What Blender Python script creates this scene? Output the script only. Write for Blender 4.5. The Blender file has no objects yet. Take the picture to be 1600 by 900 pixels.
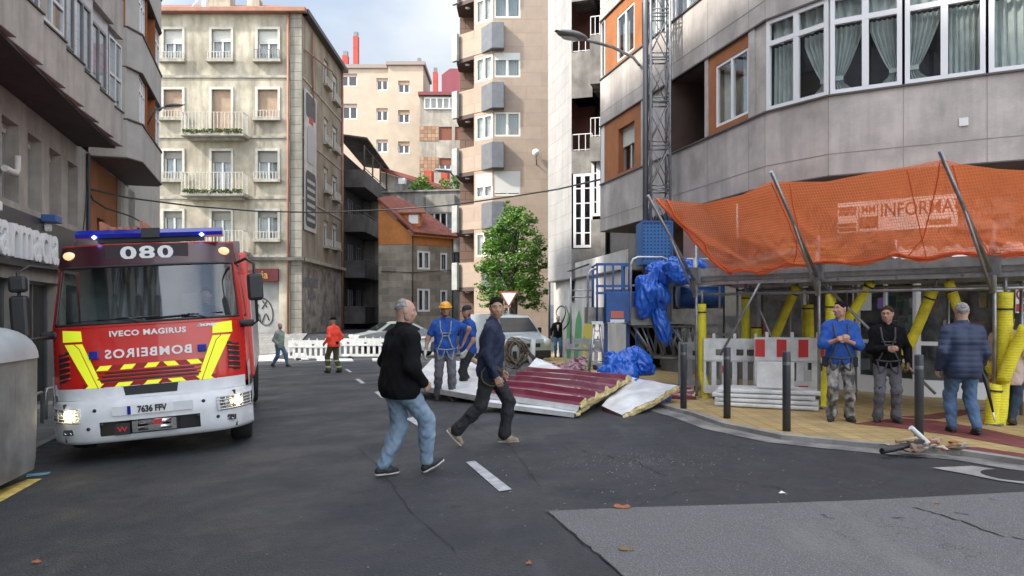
import bpy, bmesh, math, random
import numpy as np
from mathutils import Vector, Matrix, Euler, noise
R=math.radians
random.seed(7)
SC=bpy.context.scene; COL=SC.collection
# ---------------------------------------------------------------- camera
FP=1155.0; CH=1.55; HY=485.0
cam=bpy.data.cameras.new('camera'); co=bpy.data.objects.new('camera',cam); COL.objects.link(co)
co.location=(0,0,CH); co.rotation_euler=(R(90),0,0)
cam.sensor_width=36; cam.lens=36*FP/1600; cam.shift_y=35/1600; cam.clip_end=2000; cam.clip_start=.1
SC.camera=co
# ---------------------------------------------------------------- sky, sun, exposure
SUN_EL,SUN_AZ=R(40),R(249)      # direction the light comes from, clockwise from +Y: low left, behind the camera
wd=bpy.data.worlds.new("World"); SC.world=wd; wd.use_nodes=True
nt=wd.node_tree; nt.nodes.clear()
def nn(t,ty,**k):
    n=t.nodes.new(ty)
    for a,b in k.items():
        if a in n.inputs: n.inputs[a].default_value=b
        else: setattr(n,a,b)
    return n
sky=nn(nt,'ShaderNodeTexSky',sky_type='NISHITA',sun_disc=False,sun_elevation=SUN_EL,sun_rotation=SUN_AZ,air_density=1.2,dust_density=1.5)
tc=nn(nt,'ShaderNodeTexCoord'); mp=nn(nt,'ShaderNodeMapping'); mp.inputs['Scale'].default_value=(1,1,2.2); mp.inputs['Location'].default_value=(.35,0,.2)
nz=nn(nt,'ShaderNodeTexNoise'); nz.inputs['Scale'].default_value=1.5; nz.inputs['Detail'].default_value=7; nz.inputs['Roughness'].default_value=.45
rp=nn(nt,'ShaderNodeValToRGB'); rp.color_ramp.elements[0].position=.42; rp.color_ramp.elements[1].position=.7
rp.color_ramp.elements[0].color=(.12,.12,.12,1)
mx=nn(nt,'ShaderNodeMix',data_type='RGBA'); mx.inputs['B'].default_value=(9.0,8.95,8.9,1)
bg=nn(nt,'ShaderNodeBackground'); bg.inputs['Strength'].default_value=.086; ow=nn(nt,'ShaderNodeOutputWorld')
L=nt.links.new
L(tc.outputs['Generated'],mp.inputs[0]); L(mp.outputs[0],nz.inputs[0]); L(nz.outputs[0],rp.inputs[0]); L(rp.outputs[0],mx.inputs['Factor'])
L(sky.outputs[0],mx.inputs['A'])
# gradient added for fill light: sky brighter overhead and behind the camera, dimmer ahead
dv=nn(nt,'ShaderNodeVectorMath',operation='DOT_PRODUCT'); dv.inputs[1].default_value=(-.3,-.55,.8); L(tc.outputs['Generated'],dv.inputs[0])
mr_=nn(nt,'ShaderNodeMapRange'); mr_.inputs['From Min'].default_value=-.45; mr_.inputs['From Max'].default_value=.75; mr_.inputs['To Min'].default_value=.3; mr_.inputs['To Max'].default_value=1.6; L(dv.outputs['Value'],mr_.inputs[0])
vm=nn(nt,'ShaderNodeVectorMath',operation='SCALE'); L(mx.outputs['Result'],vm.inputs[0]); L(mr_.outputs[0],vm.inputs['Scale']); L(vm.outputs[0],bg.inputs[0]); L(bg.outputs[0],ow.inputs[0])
sl=bpy.data.lights.new('sun','SUN'); sl.energy=2.0; sl.angle=R(2.5); sl.color=(1,.93,.82)
so=bpy.data.objects.new('sun',sl); COL.objects.link(so)
sd=Vector((math.sin(SUN_AZ)*math.cos(SUN_EL),math.cos(SUN_AZ)*math.cos(SUN_EL),math.sin(SUN_EL)))
so.rotation_euler=sd.to_track_quat('Z','Y').to_euler()
vs=SC.view_settings; vs.view_transform='Standard'; vs.look='None'; vs.gamma=1; vs.exposure=1.72; vs.use_curve_mapping=False
SC.cycles.max_bounces=6; SC.cycles.transparent_max_bounces=24; SC.cycles.use_denoising=True
SC.cycles.sample_clamp_indirect=6
# ---------------------------------------------------------------- ground height and picture-to-place helpers
def gz(x,y):
    c=.06 if y<12 else (.035 if y>20 else .06-.025*(y-12)/8)
    z=-.03+c*min(x,0)*(1 if x>-14 else 14/max(14,-x))
    yy=min(y,38); z-=.02*max(0,yy-12)
    if y>38: z=z+(.2-z)*min(1,(y-38)/4)
    if y>60: z+=.02*(min(y,200)-60)
    return z
def W(px,py,Y): return Vector(((px-800)/FP*Y,Y,CH-(py-HY)/FP*Y))
def G(px,py,dz=0):
    Y=10.
    for _ in range(40):
        x=(px-800)/FP*Y
        Y=.5*Y+.5*FP*(CH-gz(x,Y)-dz)/(py-HY)
    return Vector(((px-800)/FP*Y,Y,gz((px-800)/FP*Y,Y)+dz))
def on(px,Y,dz=0):
    x=(px-800)/FP*Y; return Vector((x,Y,gz(x,Y)+dz))
# ---------------------------------------------------------------- materials
MC={}
def mat(name,col=(.5,.5,.5),rough=.7,metal=0,var=0,vs=2.,col2=None,bump=0,bs=30,streak=0,scol=(.05,.05,.045),brick=None,bdir=(1,0),joint=None,
        trans=0,emit=None,spec=.5,coat=0,fleck=None,wave=None,alpha=None,avar=0,crk=None,det=6,rvar=0,glassy=False,gior=1.75,sscale=(1.6,1.6,.16)):
    if name in MC: return MC[name]
    m=bpy.data.materials.new(name); m.use_nodes=True; t=m.node_tree; l=t.links.new
    b=t.nodes['Principled BSDF']; out=t.nodes['Material Output']
    b.inputs['Base Color'].default_value=(*col,1); b.inputs['Roughness'].default_value=rough; b.inputs['Metallic'].default_value=metal
    b.inputs['Specular IOR Level'].default_value=spec; b.inputs['Coat Weight'].default_value=coat
    c=nn(t,'ShaderNodeTexCoord'); src=c.outputs['Object']; cur=None; hgt=None
    def mixc(fac,A,B,mode='MIX'):
        x=nn(t,'ShaderNodeMix',data_type='RGBA',blend_type=mode)
        for s,v in (('Factor',fac),('A',A),('B',B)):
            if isinstance(v,(int,float)): x.inputs[s].default_value=v
            elif isinstance(v,tuple): x.inputs[s].default_value=(*v,1) if len(v)==3 else v
            else: l(v,x.inputs[s])
        return x.outputs['Result']
    def noisy(sc,det=6,ro=.6,mapsc=None,lo=.35,hi=.65):
        s=src
        if mapsc:
            q=nn(t,'ShaderNodeMapping'); q.inputs['Scale'].default_value=mapsc; l(src,q.inputs[0]); s=q.outputs[0]
        n=nn(t,'ShaderNodeTexNoise'); n.inputs['Scale'].default_value=sc; n.inputs['Detail'].default_value=det; n.inputs['Roughness'].default_value=ro; l(s,n.inputs[0])
        r=nn(t,'ShaderNodeMapRange'); r.inputs['From Min'].default_value=lo; r.inputs['From Max'].default_value=hi; l(n.outputs[0],r.inputs[0]); return r.outputs[0]
    cur=tuple(col)
    if brick:   # (w,h,mortar,color variation)
        d=nn(t,'ShaderNodeVectorMath',operation='DOT_PRODUCT'); d.inputs[1].default_value=(bdir[0],bdir[1],0); l(src,d.inputs[0])
        s=nn(t,'ShaderNodeSeparateXYZ'); l(src,s.inputs[0]); cb=nn(t,'ShaderNodeCombineXYZ'); l(d.outputs['Value'],cb.inputs[0]); l(s.outputs[1 if len(bdir)>2 else 2],cb.inputs[1])
        k=nn(t,'ShaderNodeTexBrick'); k.inputs['Scale'].default_value=1; k.inputs['Brick Width'].default_value=brick[0]; k.inputs['Row Height'].default_value=brick[1]; k.inputs['Mortar Size'].default_value=brick[2]
        k.inputs['Mortar Smooth'].default_value=.3
        k.offset=brick[4] if len(brick)>4 else .5
        v=brick[3]; k.inputs['Color1'].default_value=(*[x*(1+v) for x in col],1); k.inputs['Color2'].default_value=(*[x*(1-v) for x in col],1)
        k.inputs['Mortar'].default_value=(*(joint or [x*.5 for x in col]),1); l(cb.outputs[0],k.inputs[0]); cur=k.outputs['Color']; hgt=k.outputs['Fac']
    if var or col2:
        c2=col2 or tuple(max(0,x*(1-var)) for x in col)
        if col2 and not brick: cur=mixc(noisy(vs,det),cur,tuple(c2))
        elif col2: cur=mixc(noisy(vs,det,lo=.45,hi=.75),cur,tuple(c2))
        else:
            cur=mixc(noisy(vs,det),cur,(1-var,)*3,'MULTIPLY') if brick else mixc(noisy(vs,det),tuple(min(1,x*(1+var*.5)) for x in col),c2)
    if streak:
        f=noisy(1.,6,.65,sscale,.45,.72); g=nn(t,'ShaderNodeMath',operation='MULTIPLY'); g.inputs[1].default_value=streak; l(f,g.inputs[0]); cur=mixc(g.outputs[0],cur,scol)
    if fleck:  # (scale,thr,color)
        vn=nn(t,'ShaderNodeTexVoronoi'); vn.inputs['Scale'].default_value=fleck[0]; l(src,vn.inputs[0])
        r=nn(t,'ShaderNodeMapRange'); r.inputs['From Min'].default_value=fleck[1]; r.inputs['From Max'].default_value=fleck[1]*.6; l(vn.outputs['Distance'],r.inputs[0]); cur=mixc(r.outputs[0],cur,tuple(fleck[2]))
    if crk:   # fine net of cracks in patches: (scale,width,colour)
        vn=nn(t,'ShaderNodeTexVoronoi',feature='DISTANCE_TO_EDGE'); vn.inputs['Scale'].default_value=crk[0]; 
        nw=nn(t,'ShaderNodeTexNoise'); nw.inputs['Scale'].default_value=3.; nw.inputs['Detail'].default_value=5; l(src,nw.inputs[0]); va_=nn(t,'ShaderNodeVectorMath',operation='MULTIPLY_ADD'); va_.inputs[1].default_value=(.5,.5,.5); l(nw.outputs['Color'],va_.inputs[0]); l(src,va_.inputs[2]); l(va_.outputs[0],vn.inputs[0])
        r=nn(t,'ShaderNodeMapRange'); r.inputs['From Min'].default_value=crk[1]; r.inputs['From Max'].default_value=0; l(vn.outputs['Distance'],r.inputs[0])
        mm=nn(t,'ShaderNodeMath',operation='MULTIPLY'); l(r.outputs[0],mm.inputs[0]); l(noisy(.45,3,lo=.5,hi=.62),mm.inputs[1]); cur=mixc(mm.outputs[0],cur,tuple(crk[2]))
        cur=mixc(noisy(.9,6,.7,(1,.35,1),.56,.72),cur,tuple(crk[3])); cur=mixc(noisy(2.2,4,.6,None,.66,.7),cur,tuple(crk[2]))
    if not isinstance(cur,tuple): l(cur,b.inputs['Base Color'])
    if rvar:
        r=nn(t,'ShaderNodeMapRange'); l(noisy(.9,5),r.inputs[0]); r.inputs['To Min'].default_value=rough-rvar; r.inputs['To Max'].default_value=rough+rvar; l(r.outputs[0],b.inputs['Roughness'])
    hs=None
    if bump:
        n=nn(t,'ShaderNodeTexNoise'); n.inputs['Scale'].default_value=bs; n.inputs['Detail'].default_value=5; l(src,n.inputs[0]); hs=n.outputs[0]
    if wave:   # (scale, axis, strength)
        w=nn(t,'ShaderNodeTexWave',bands_direction=wave[1]); w.inputs['Scale'].default_value=wave[0]; w.inputs['Distortion'].default_value=0; l(src,w.inputs[0]); hs=w.outputs[0]; bump=wave[2]
    if hs is not None or hgt is not None:
        bp=nn(t,'ShaderNodeBump'); bp.inputs['Distance'].default_value=.02; bp.inputs['Strength'].default_value=bump or .4
        if hs is not None: l(hs,bp.inputs['Height'])
        if hgt is not None:
            b2=nn(t,'ShaderNodeBump',invert=True); b2.inputs['Distance'].default_value=.012; b2.inputs['Strength'].default_value=.6; l(hgt,b2.inputs['Height'])
            if hs is not None: l(b2.outputs[0],bp.inputs['Normal']); l(bp.outputs[0],b.inputs['Normal'])
            else: l(b2.outputs[0],b.inputs['Normal'])
        else: l(bp.outputs[0],b.inputs['Normal'])
    if emit: b.inputs['Emission Color'].default_value=(*emit[:3],1); b.inputs['Emission Strength'].default_value=emit[3]
    if alpha is not None or glassy:
        tr=nn(t,'ShaderNodeBsdfTransparent'); ms=nn(t,'ShaderNodeMixShader')
        if glassy:
            tr.inputs[0].default_value=(*glassy,1); gl=nn(t,'ShaderNodeBsdfGlossy'); gl.inputs['Roughness'].default_value=.03
            lw=nn(t,'ShaderNodeFresnel'); ge=nn(t,'ShaderNodeNewGeometry'); mr=nn(t,'ShaderNodeMapRange'); ior=gior; mr.inputs['To Min'].default_value=ior; mr.inputs['To Max'].default_value=1/ior; l(ge.outputs['Backfacing'],mr.inputs[0]); l(mr.outputs[0],lw.inputs['IOR'])
            l(lw.outputs[0],ms.inputs[0]); l(tr.outputs[0],ms.inputs[1]); l(gl.outputs[0],ms.inputs[2])
        else:
            ms.inputs[0].default_value=alpha
            if avar:
                r=nn(t,'ShaderNodeMapRange'); l(noisy(1.,7,.7,(1.2,1.2,3.2),.3,.7),r.inputs[0]); r.inputs['To Min'].default_value=alpha-avar; r.inputs['To Max'].default_value=alpha+avar; l(r.outputs[0],ms.inputs[0])
            if brick and avar:
                mh=nn(t,'ShaderNodeMath',operation='MAXIMUM'); l(r.outputs[0],mh.inputs[0]); l(hgt,mh.inputs[1]); l(mh.outputs[0],ms.inputs[0])
            l(tr.outputs[0],ms.inputs[1]); l(b.outputs[0],ms.inputs[2])
        l(ms.outputs[0],out.inputs[0])
    if trans:
        tl=nn(t,'ShaderNodeBsdfTranslucent'); tl.inputs[0].default_value=(*col,1); ms=nn(t,'ShaderNodeMixShader'); ms.inputs[0].default_value=trans
        pr=out.inputs[0].links[0].from_socket; l(pr,ms.inputs[1]); l(tl.outputs[0],ms.inputs[2]); l(ms.outputs[0],out.inputs[0])
    MC[name]=m; return m
# ---------------------------------------------------------------- mesh builder
OFF={}
def tag(o,label=None,cat=None,group=None,kind=None):
    if label: o['label']=label
    if cat: o['category']=cat
    if group: o['group']=group
    if kind: o['kind']=kind
    return o
def thing(name,label,cat,loc=(0,0,0),rz=0,group=None,world=True):
    o=bpy.data.objects.new(name,None); COL.objects.link(o); o.location=loc; o.rotation_euler=(0,0,rz); o.empty_display_size=.2
    OFF[o]=Vector(loc) if world else Vector((0,0,0)); return tag(o,label,cat,group)
class MB:
    def __init__(s): s.v=[]; s.f=[]; s.m=[]; s.sm=[]
    def add(s,vs,fs,m=0,sm=False,M=None):
        b=len(s.v)
        s.v+= [tuple(M@Vector(p)) for p in vs] if M is not None else [tuple(p) for p in vs]
        s.f+=[tuple(i+b for i in f) for f in fs]; s.m+=[m]*len(fs); s.sm+=[sm]*len(fs); return s
    def box(s,x0,x1,y0,y1,z0,z1,m=0,M=None):
        return s.add([(x0,y0,z0),(x1,y0,z0),(x1,y1,z0),(x0,y1,z0),(x0,y0,z1),(x1,y0,z1),(x1,y1,z1),(x0,y1,z1)],
            [(0,3,2,1),(4,5,6,7),(0,1,5,4),(1,2,6,5),(2,3,7,6),(3,0,4,7)],m,False,M)
    def fb(s,F,u0,u1,v0,v1,w0,w1,m=0):
        p=[F(u,v,w) for v in (v0,v1) for (u,w) in ((u0,w1),(u1,w1),(u1,w0),(u0,w0))]
        return s.add(p,[(0,3,2,1),(4,5,6,7),(0,1,5,4),(1,2,6,5),(2,3,7,6),(3,0,4,7)],m)
    def quad(s,a,b,c,d,m=0): return s.add([a,b,c,d],[(0,1,2,3)],m)
    def prism(s,pts,d,m=0,M=None):     # pts: closed 3d polygon, d: offset vector
        n=len(pts); d=Vector(d); P=[Vector(p) for p in pts]
        return s.add(P+[p+d for p in P],[tuple(range(n))[::-1],tuple(range(n,2*n))]+[(i,(i+1)%n,n+(i+1)%n,n+i) for i in range(n)],m,False,M)
    def tube(s,pts,r,n=8,m=0,cap=True,M=None,sm=True):
        P=[Vector(p) for p in pts]; rs=r if isinstance(r,(list,tuple)) else [r]*len(P); vs=[]; fs=[]; up=None
        for i,p in enumerate(P):
            t=((P[min(i+1,len(P)-1)]-P[max(i-1,0)])).normalized()
            if up is None: up=Vector((0,0,1)) if abs(t.z)<.9 else Vector((1,0,0))
            a=t.cross(up).normalized(); b=a.cross(t).normalized(); up=b
            for k in range(n):
                an=2*math.pi*k/n; vs.append(p+(a*math.cos(an)+b*math.sin(an))*rs[i])
        for i in range(len(P)-1):
            for k in range(n): fs.append((i*n+k,i*n+(k+1)%n,(i+1)*n+(k+1)%n,(i+1)*n+k))
        s.add(vs,fs,m,sm,M)
        if cap: s.add(vs[:n],[tuple(range(n))],m,False,M); s.add(vs[-n:],[tuple(range(n))[::-1]],m,False,M)
        return s
    def lathe(s,prof,c=(0,0,0),n=16,m=0,sm=True,axis='z',M=None):
        vs=[]; fs=[]
        for (r,h) in prof:
            for k in range(n):
                a=2*math.pi*k/n; q=(r*math.cos(a),r*math.sin(a),h)
                if axis=='y': q=(q[0],q[2],q[1])
                if axis=='x': q=(q[2],q[0],q[1])
                vs.append((q[0]+c[0],q[1]+c[1],q[2]+c[2]))
        for i in range(len(prof)-1):
            for k in range(n): fs.append((i*n+k,i*n+(k+1)%n,(i+1)*n+(k+1)%n,(i+1)*n+k))
        return s.add(vs,fs,m,sm,M)
    def grid(s,fn,nu,nv,m=0,sm=True,M=None,skip=None):
        vs=[fn(i/nu,j/nv) for j in range(nv+1) for i in range(nu+1)]
        fs=[(j*(nu+1)+i,j*(nu+1)+i+1,(j+1)*(nu+1)+i+1,(j+1)*(nu+1)+i) for j in range(nv) for i in range(nu) if not(skip and skip((i+.5)/nu,(j+.5)/nv))]
        return s.add(vs,fs,m,sm,M)
    def obj(s,name,mats,parent=None,bevel=0,fix=True,label=None,fine=0,solid=0):
        me=bpy.data.meshes.new(name); o=off=None
        off=OFF.get(parent,Vector((0,0,0))) if parent else Vector((0,0,0))
        if off.length>0: vv=[(p[0]-off.x,p[1]-off.y,p[2]-off.z) for p in s.v]
        else: vv=s.v
        me.from_pydata(vv,[],s.f)
        mats=mats if isinstance(mats,(list,tuple)) else [mats]
        for mm in mats: me.materials.append(mm)
        me.polygons.foreach_set('material_index',s.m); me.polygons.foreach_set('use_smooth',s.sm)
        if fix:
            bm=bmesh.new(); bm.from_mesh(me)
            if any(s.sm): bmesh.ops.remove_doubles(bm,verts=bm.verts,dist=1e-5)
            bmesh.ops.recalc_face_normals(bm,faces=bm.faces); bm.to_mesh(me); bm.free()
        me.update()
        o=bpy.data.objects.new(name,me); COL.objects.link(o)
        if parent: o.parent=parent; OFF[o]=off
        if bevel:
            b=o.modifiers.new('bevel','BEVEL'); b.width=bevel; b.segments=2; b.limit_method='ANGLE'; b.angle_limit=R(40)
        if solid:
            b=o.modifiers.new('solid','SOLIDIFY'); b.thickness=solid; b.offset=0
        if label: o['label']=label
        return o
def copy_tree(o,parent=None):
    c=o.copy(); COL.objects.link(c)
    if parent: c.parent=parent
    for ch in list(o.children): copy_tree(ch,c)
    return c
_txt={}
def text(s,size=1,ext=.01,offset=0,space=1,align='CENTER',sx=1):
    k=(s,size,ext,offset,space,align,sx)
    if k not in _txt:
        cu=bpy.data.curves.new('t','FONT'); cu.body=s; cu.size=size; cu.extrude=ext; cu.offset=offset; cu.space_character=space; cu.align_x=align; cu.align_y='CENTER'; cu.resolution_u=3
        ob=bpy.data.objects.new('t',cu); COL.objects.link(ob); dg=bpy.context.evaluated_depsgraph_get(); me=ob.evaluated_get(dg).to_mesh()
        _txt[k]=([ (v.co.x*sx,v.co.y,v.co.z) for v in me.vertices],[tuple(p.vertices) for p in me.polygons]); ob.evaluated_get(dg).to_mesh_clear()
        bpy.data.objects.remove(ob); bpy.data.curves.remove(cu)
    return _txt[k]
class Fac:      # facade frame: u along the wall (left to right seen from outside), v up (absolute z), w out of the wall
    def __init__(s,a,b):
        s.o=Vector((a[0],a[1],0)); d=Vector((b[0]-a[0],b[1]-a[1],0)); s.L=d.length; s.U=d.normalized(); s.N=Vector((s.U.y,-s.U.x,0))
    def __call__(s,u,v,w=0): return s.o+s.U*u+s.N*w+Vector((0,0,v))
    def u(s,px,w=0):   # u where the camera ray of column px meets the wall
        k=(px-800)/FP; o=s.o+s.N*w
        return (k*o.y-o.x)/(s.U.x-k*s.U.y)
    def v(s,px,py,w=0):
        q=s(s.u(px,w),0,w); return CH-(py-HY)/FP*q.y
def wall(mb,F,u0,u1,v0,v1,holes=(),dep=.2,m=0,mr=None,w=0):
    us=sorted({u0,u1}|{x for h in holes for x in (h[0],h[1]) if u0<x<u1}); vv=sorted({v0,v1}|{x for h in holes for x in (h[2],h[3]) if v0<x<v1})
    for i in range(len(us)-1):
        for j in range(len(vv)-1):
            cu=(us[i]+us[i+1])/2; cv=(vv[j]+vv[j+1])/2
            if any(h[0]<cu<h[1] and h[2]<cv<h[3] for h in holes): continue
            mb.quad(F(us[i],vv[j],w),F(us[i+1],vv[j],w),F(us[i+1],vv[j+1],w),F(us[i],vv[j+1],w),m)
    for h in holes:
        a,b,c,d=h[:4]; e=w-dep; r=m if mr is None else mr
        mb.quad(F(a,c,w),F(b,c,w),F(b,c,e),F(a,c,e),r); mb.quad(F(a,d,w),F(a,d,e),F(b,d,e),F(b,d,w),r)
        mb.quad(F(a,c,w),F(a,c,e),F(a,d,e),F(a,d,w),r); mb.quad(F(b,c,w),F(b,d,w),F(b,d,e),F(b,c,e),r)
    return mb
M_white=mat('white_frame',(.78,.79,.8),.4)
M_glass=mat('window_glass',(.1,.1,.1),glassy=(.82,.86,.87))
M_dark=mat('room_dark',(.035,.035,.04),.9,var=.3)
M_curt=mat('curtain',(.5,.52,.5),.95,wave=(9,'X',.5),var=.25,vs=3)
M_curtg=mat('net_curtain_green',(.74,.8,.76),.95,var=.2,vs=4,trans=.3)
M_blind=mat('blind_cream',(.62,.62,.58),.7,wave=(12,'Z',.6))
M_blindb=mat('blind_tan',(.42,.3,.21),.7,wave=(12,'Z',.6),var=.15)
def window(F,u0,u1,v0,v1,par,w=-.12,n=2,fr=.05,fm=None,blind=0,bm=None,curt=1,transom=None,sill=None,name='window',bars=0,cm=None,extra=None):
    fm=fm or M_white; b=MB()
    b.fb(F,u0,u1,v0,v0+fr,w-.03,w+.03); b.fb(F,u0,u1,v1-fr,v1,w-.03,w+.03)
    b.fb(F,u0,u0+fr,v0+fr,v1-fr,w-.03,w+.03); b.fb(F,u1-fr,u1,v0+fr,v1-fr,w-.03,w+.03)
    for k in range(1,n):
        c=u0+(u1-u0)*k/n; b.fb(F,c-fr*.7,c+fr*.7,v0+fr,v1-fr,w-.028,w+.032)
    if transom: b.fb(F,u0+fr,u1-fr,transom-fr*.6,transom+fr*.6,w-.026,w+.034)
    for k in range(1,bars+1):
        c=v0+(v1-v0)*k/(bars+1); b.fb(F,u0+fr,u1-fr,c-.02,c+.02,w-.02,w+.028)
    f=b.obj(name,fm,par)
    g=MB(); g.quad(F(u0+fr*.5,v0+fr*.5,w),F(u1-fr*.5,v0+fr*.5,w),F(u1-fr*.5,v1-fr*.5,w),F(u0+fr*.5,v1-fr*.5,w)); g.obj('pane',M_glass,f)
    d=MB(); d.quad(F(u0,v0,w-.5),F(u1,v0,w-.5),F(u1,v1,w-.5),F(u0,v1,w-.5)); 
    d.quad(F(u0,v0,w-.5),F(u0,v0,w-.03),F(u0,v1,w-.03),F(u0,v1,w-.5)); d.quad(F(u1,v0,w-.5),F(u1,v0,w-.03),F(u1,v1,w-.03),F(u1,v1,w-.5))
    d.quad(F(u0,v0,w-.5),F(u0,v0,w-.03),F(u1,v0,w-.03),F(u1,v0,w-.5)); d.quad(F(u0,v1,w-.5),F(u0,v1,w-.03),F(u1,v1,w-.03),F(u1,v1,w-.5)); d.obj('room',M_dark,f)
    if blind:
        s=MB(); vb=v1-(v1-v0)*blind; s.fb(F,u0+fr*.3,u1-fr*.3,vb,v1,w+.035,w+.06); s.obj('blind',bm or M_blind,f)
    if curt:
        s=MB(); ww=u1-u0; cc=ww*.36*curt
        for (a,bb) in ((u0+fr,u0+fr+cc),(u1-fr-cc,u1-fr)):
            nn_=10; fn=lambda i,j:F(a+(bb-a)*i,v0+fr+(v1-v0-2*fr)*j,w-.14+.025*math.sin(i*nn_*3.1))
            s.grid(fn,24,1)
        s.obj('curtain',cm or M_curt,f)
    if sill:
        s=MB(); s.fb(F,u0-.08,u1+.08,v0-.09,v0-.005,-.02,sill); s.obj('sill',extra or fm,f)
    return f
def railing(F,u0,u1,v0,h,w,par,m,step=.11,r=.009,name='railing',solidw=0,sides=0):
    b=MB(); b.fb(F,u0,u1,v0+h-.03,v0+h,w-.018,w+.018); b.fb(F,u0,u1,v0+.04,v0+.06,w-.012,w+.012)
    n=max(2,int((u1-u0)/step))
    for k in range(n+1):
        u=u0+(u1-u0)*k/n; b.fb(F,u-r,u+r,v0+.0,v0+h-.031,w-r,w+r)
    if sides:
        for u in (u0,u1):
            b.fb(F,u-.012,u+.012,v0+h-.03,v0+h,w-sides,w-.019)
            for k in range(1,int(sides/step)+1): b.fb(F,u-r,u+r,v0,v0+h-.031,w-k*step-r,w-k*step+r)
    return b.obj(name,m,par)
# ================================================================ SETTING: ground, pavements, markings
M_road=mat('asphalt',(.037,.041,.047),.58,crk=(5,.035,(.012,.013,.015),(.075,.078,.08)),var=.45,vs=1.3,col2=(.026,.029,.034),bump=1.,bs=60,rvar=.2,fleck=(60,.16,(.12,.125,.13)),spec=.5)
M_old=mat('asphalt_worn',(.14,.14,.14),.85,crk=(3,.012,(.04,.04,.04),(.21,.205,.2)),var=.3,vs=2.2,col2=(.15,.15,.152),bump=1.,bs=60,fleck=(70,.3,(.34,.33,.32)))
M_paint=mat('road_paint',(.55,.56,.56),.7,var=.35,vs=9,col2=(.3,.31,.32),bump=.3,bs=90)
M_kerb=mat('kerb_stone',(.3,.29,.27),.85,var=.3,vs=3,bump=.3,bs=50,fleck=(40,.12,(.12,.12,.12)))
M_yel=mat('yellow_paving',(.46,.33,.14),.85,var=.2,brick=(.2,.2,.006,.1,0),bdir=(1,0,1),vs=3,bump=.2,bs=60,streak=.35,scol=(.2,.16,.1),sscale=(.7,.7,.7))
M_mar=mat('maroon_paving',(.2,.05,.045),.85,brick=(.2,.2,.006,.12,0),bdir=(1,0,1),vs=3,var=.2,bump=.2,bs=60)
M_gpav=mat('grey_paving',(.22,.22,.21),.85,brick=(.4,.4,.01,.1,.5),bdir=(1,0,1),vs=3,var=.2,bump=.2,bs=60)
M_conc=mat('concrete_pale',(.3,.29,.275),.9,var=.3,vs=4,bump=.3,bs=50)
xs=sorted(set([-90,-60,-45,-32,-24,-18,-16]+[round(-14+.5*i,2) for i in range(61)]+[18,24,32,45,60,90]))
ys=sorted(set([-25,-15,-8,-4]+[round(.5*i-2,2) for i in range(130)]+[66,75,90,120,160,200,260,400]))
b=MB(); b.add([(x,y,gz(x,y)) for y in ys for x in xs],[(j*len(xs)+i,j*len(xs)+i+1,(j+1)*len(xs)+i+1,(j+1)*len(xs)+i) for j in range(len(ys)-1) for i in range(len(xs)-1)],0,True)
tag(b.obj('road',M_road),kind='structure')
def ribbon(mb,A,B,dz=.005,seg=.35,m=0,side=None):
    """strip between two polylines of (x,y) given with equal counts, draped on the ground"""
    nx=1+int(max(max((Vector(a)-Vector(b_)).length for a,b_ in zip(A,B))/.5,1)); rows=[]
    for k in range(len(A)-1):
        n=max(1,int(max((Vector(A[k+1])-Vector(A[k])).length,(Vector(B[k+1])-Vector(B[k])).length)/seg))
        for t in range(n+(k==len(A)-2)):
            f=t/n; a=Vector(A[k]).lerp(Vector(A[k+1]),f); c=Vector(B[k]).lerp(Vector(B[k+1]),f); rows.append((a,c))
    vs=[]
    for a,c in rows:
        for i in range(nx+1):
            p=a.lerp(c,i/nx); vs.append((p.x,p.y,gz(p.x,p.y)+dz))
    w=nx+1; mb.add(vs,[(r*w+i,r*w+i+1,(r+1)*w+i+1,(r+1)*w+i) for r in range(len(rows)-1) for i in range(nx)],m)
    if side is not None:
        for P in (0,1):
            v2=[]
            for rr in rows:
                p=rr[P]; v2+=[(p.x,p.y,gz(p.x,p.y)-.05),(p.x,p.y,gz(p.x,p.y)+dz)]
            mb.add(v2,[(2*i,2*i+2,2*i+3,2*i+1) for i in range(len(rows)-1)],side)
g2=lambda px,py,dz=0:tuple(G(px,py,dz)[:2])
KH=.06
# right pavement: kerb line from picture, widening to the shop wall
kr=[g2(1640,733),g2(1600,728),g2(1500,712),g2(1350,700),g2(1220,687),g2(1130,668),g2(1085,652),g2(1035,638)]
far_k=[(kr[-1][0]-.7,kr[-1][1]+3),(1.9,19),(1.2,24),(.7,30),(.6,36)]
KR=[(9.,kr[0][1]-.75)]+kr+far_k
def offs(P,d):
    out=[]
    for i,p in enumerate(P):
        a=Vector(P[max(0,i-1)]); c=Vector(P[min(len(P)-1,i+1)]); t=(c-a).normalized(); out.append((p[0]+t.y*d,p[1]-t.x*d))
    return out
K2=offs(KR,.13); gut=offs(KR,-.32)
b=MB(); ribbon(b,KR,K2,KH,side=0); tag(b.obj('kerb',M_kerb),kind='structure')
b=MB(); ribbon(b,gut,offs(KR,-.002),.006); tag(b.obj('gutter',mat('gutter_stone',(.27,.26,.24),.85,var=.5,vs=2.5,col2=(.1,.1,.1),bump=.4,bs=60)),kind='structure')
inner=[(16,10.5),(14,10.8),(12,11.2),(9.5,12.2),(8.2,13.),(7,14.),(6.5,15),(6.2,15.8),(6,17),(5.2,20.5),(4.6,24),(3.5,29),(2.9,34)]
inner=inner[:len(K2)]+[inner[-1]]*(len(K2)-len(inner))
if len(inner)<len(K2): inner+= [inner[-1]]*(len(K2)-len(inner))
b=MB(); ribbon(b,K2,inner[:len(K2)],KH-.004); tag(b.obj('pavement',M_yel),kind='structure')
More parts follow.
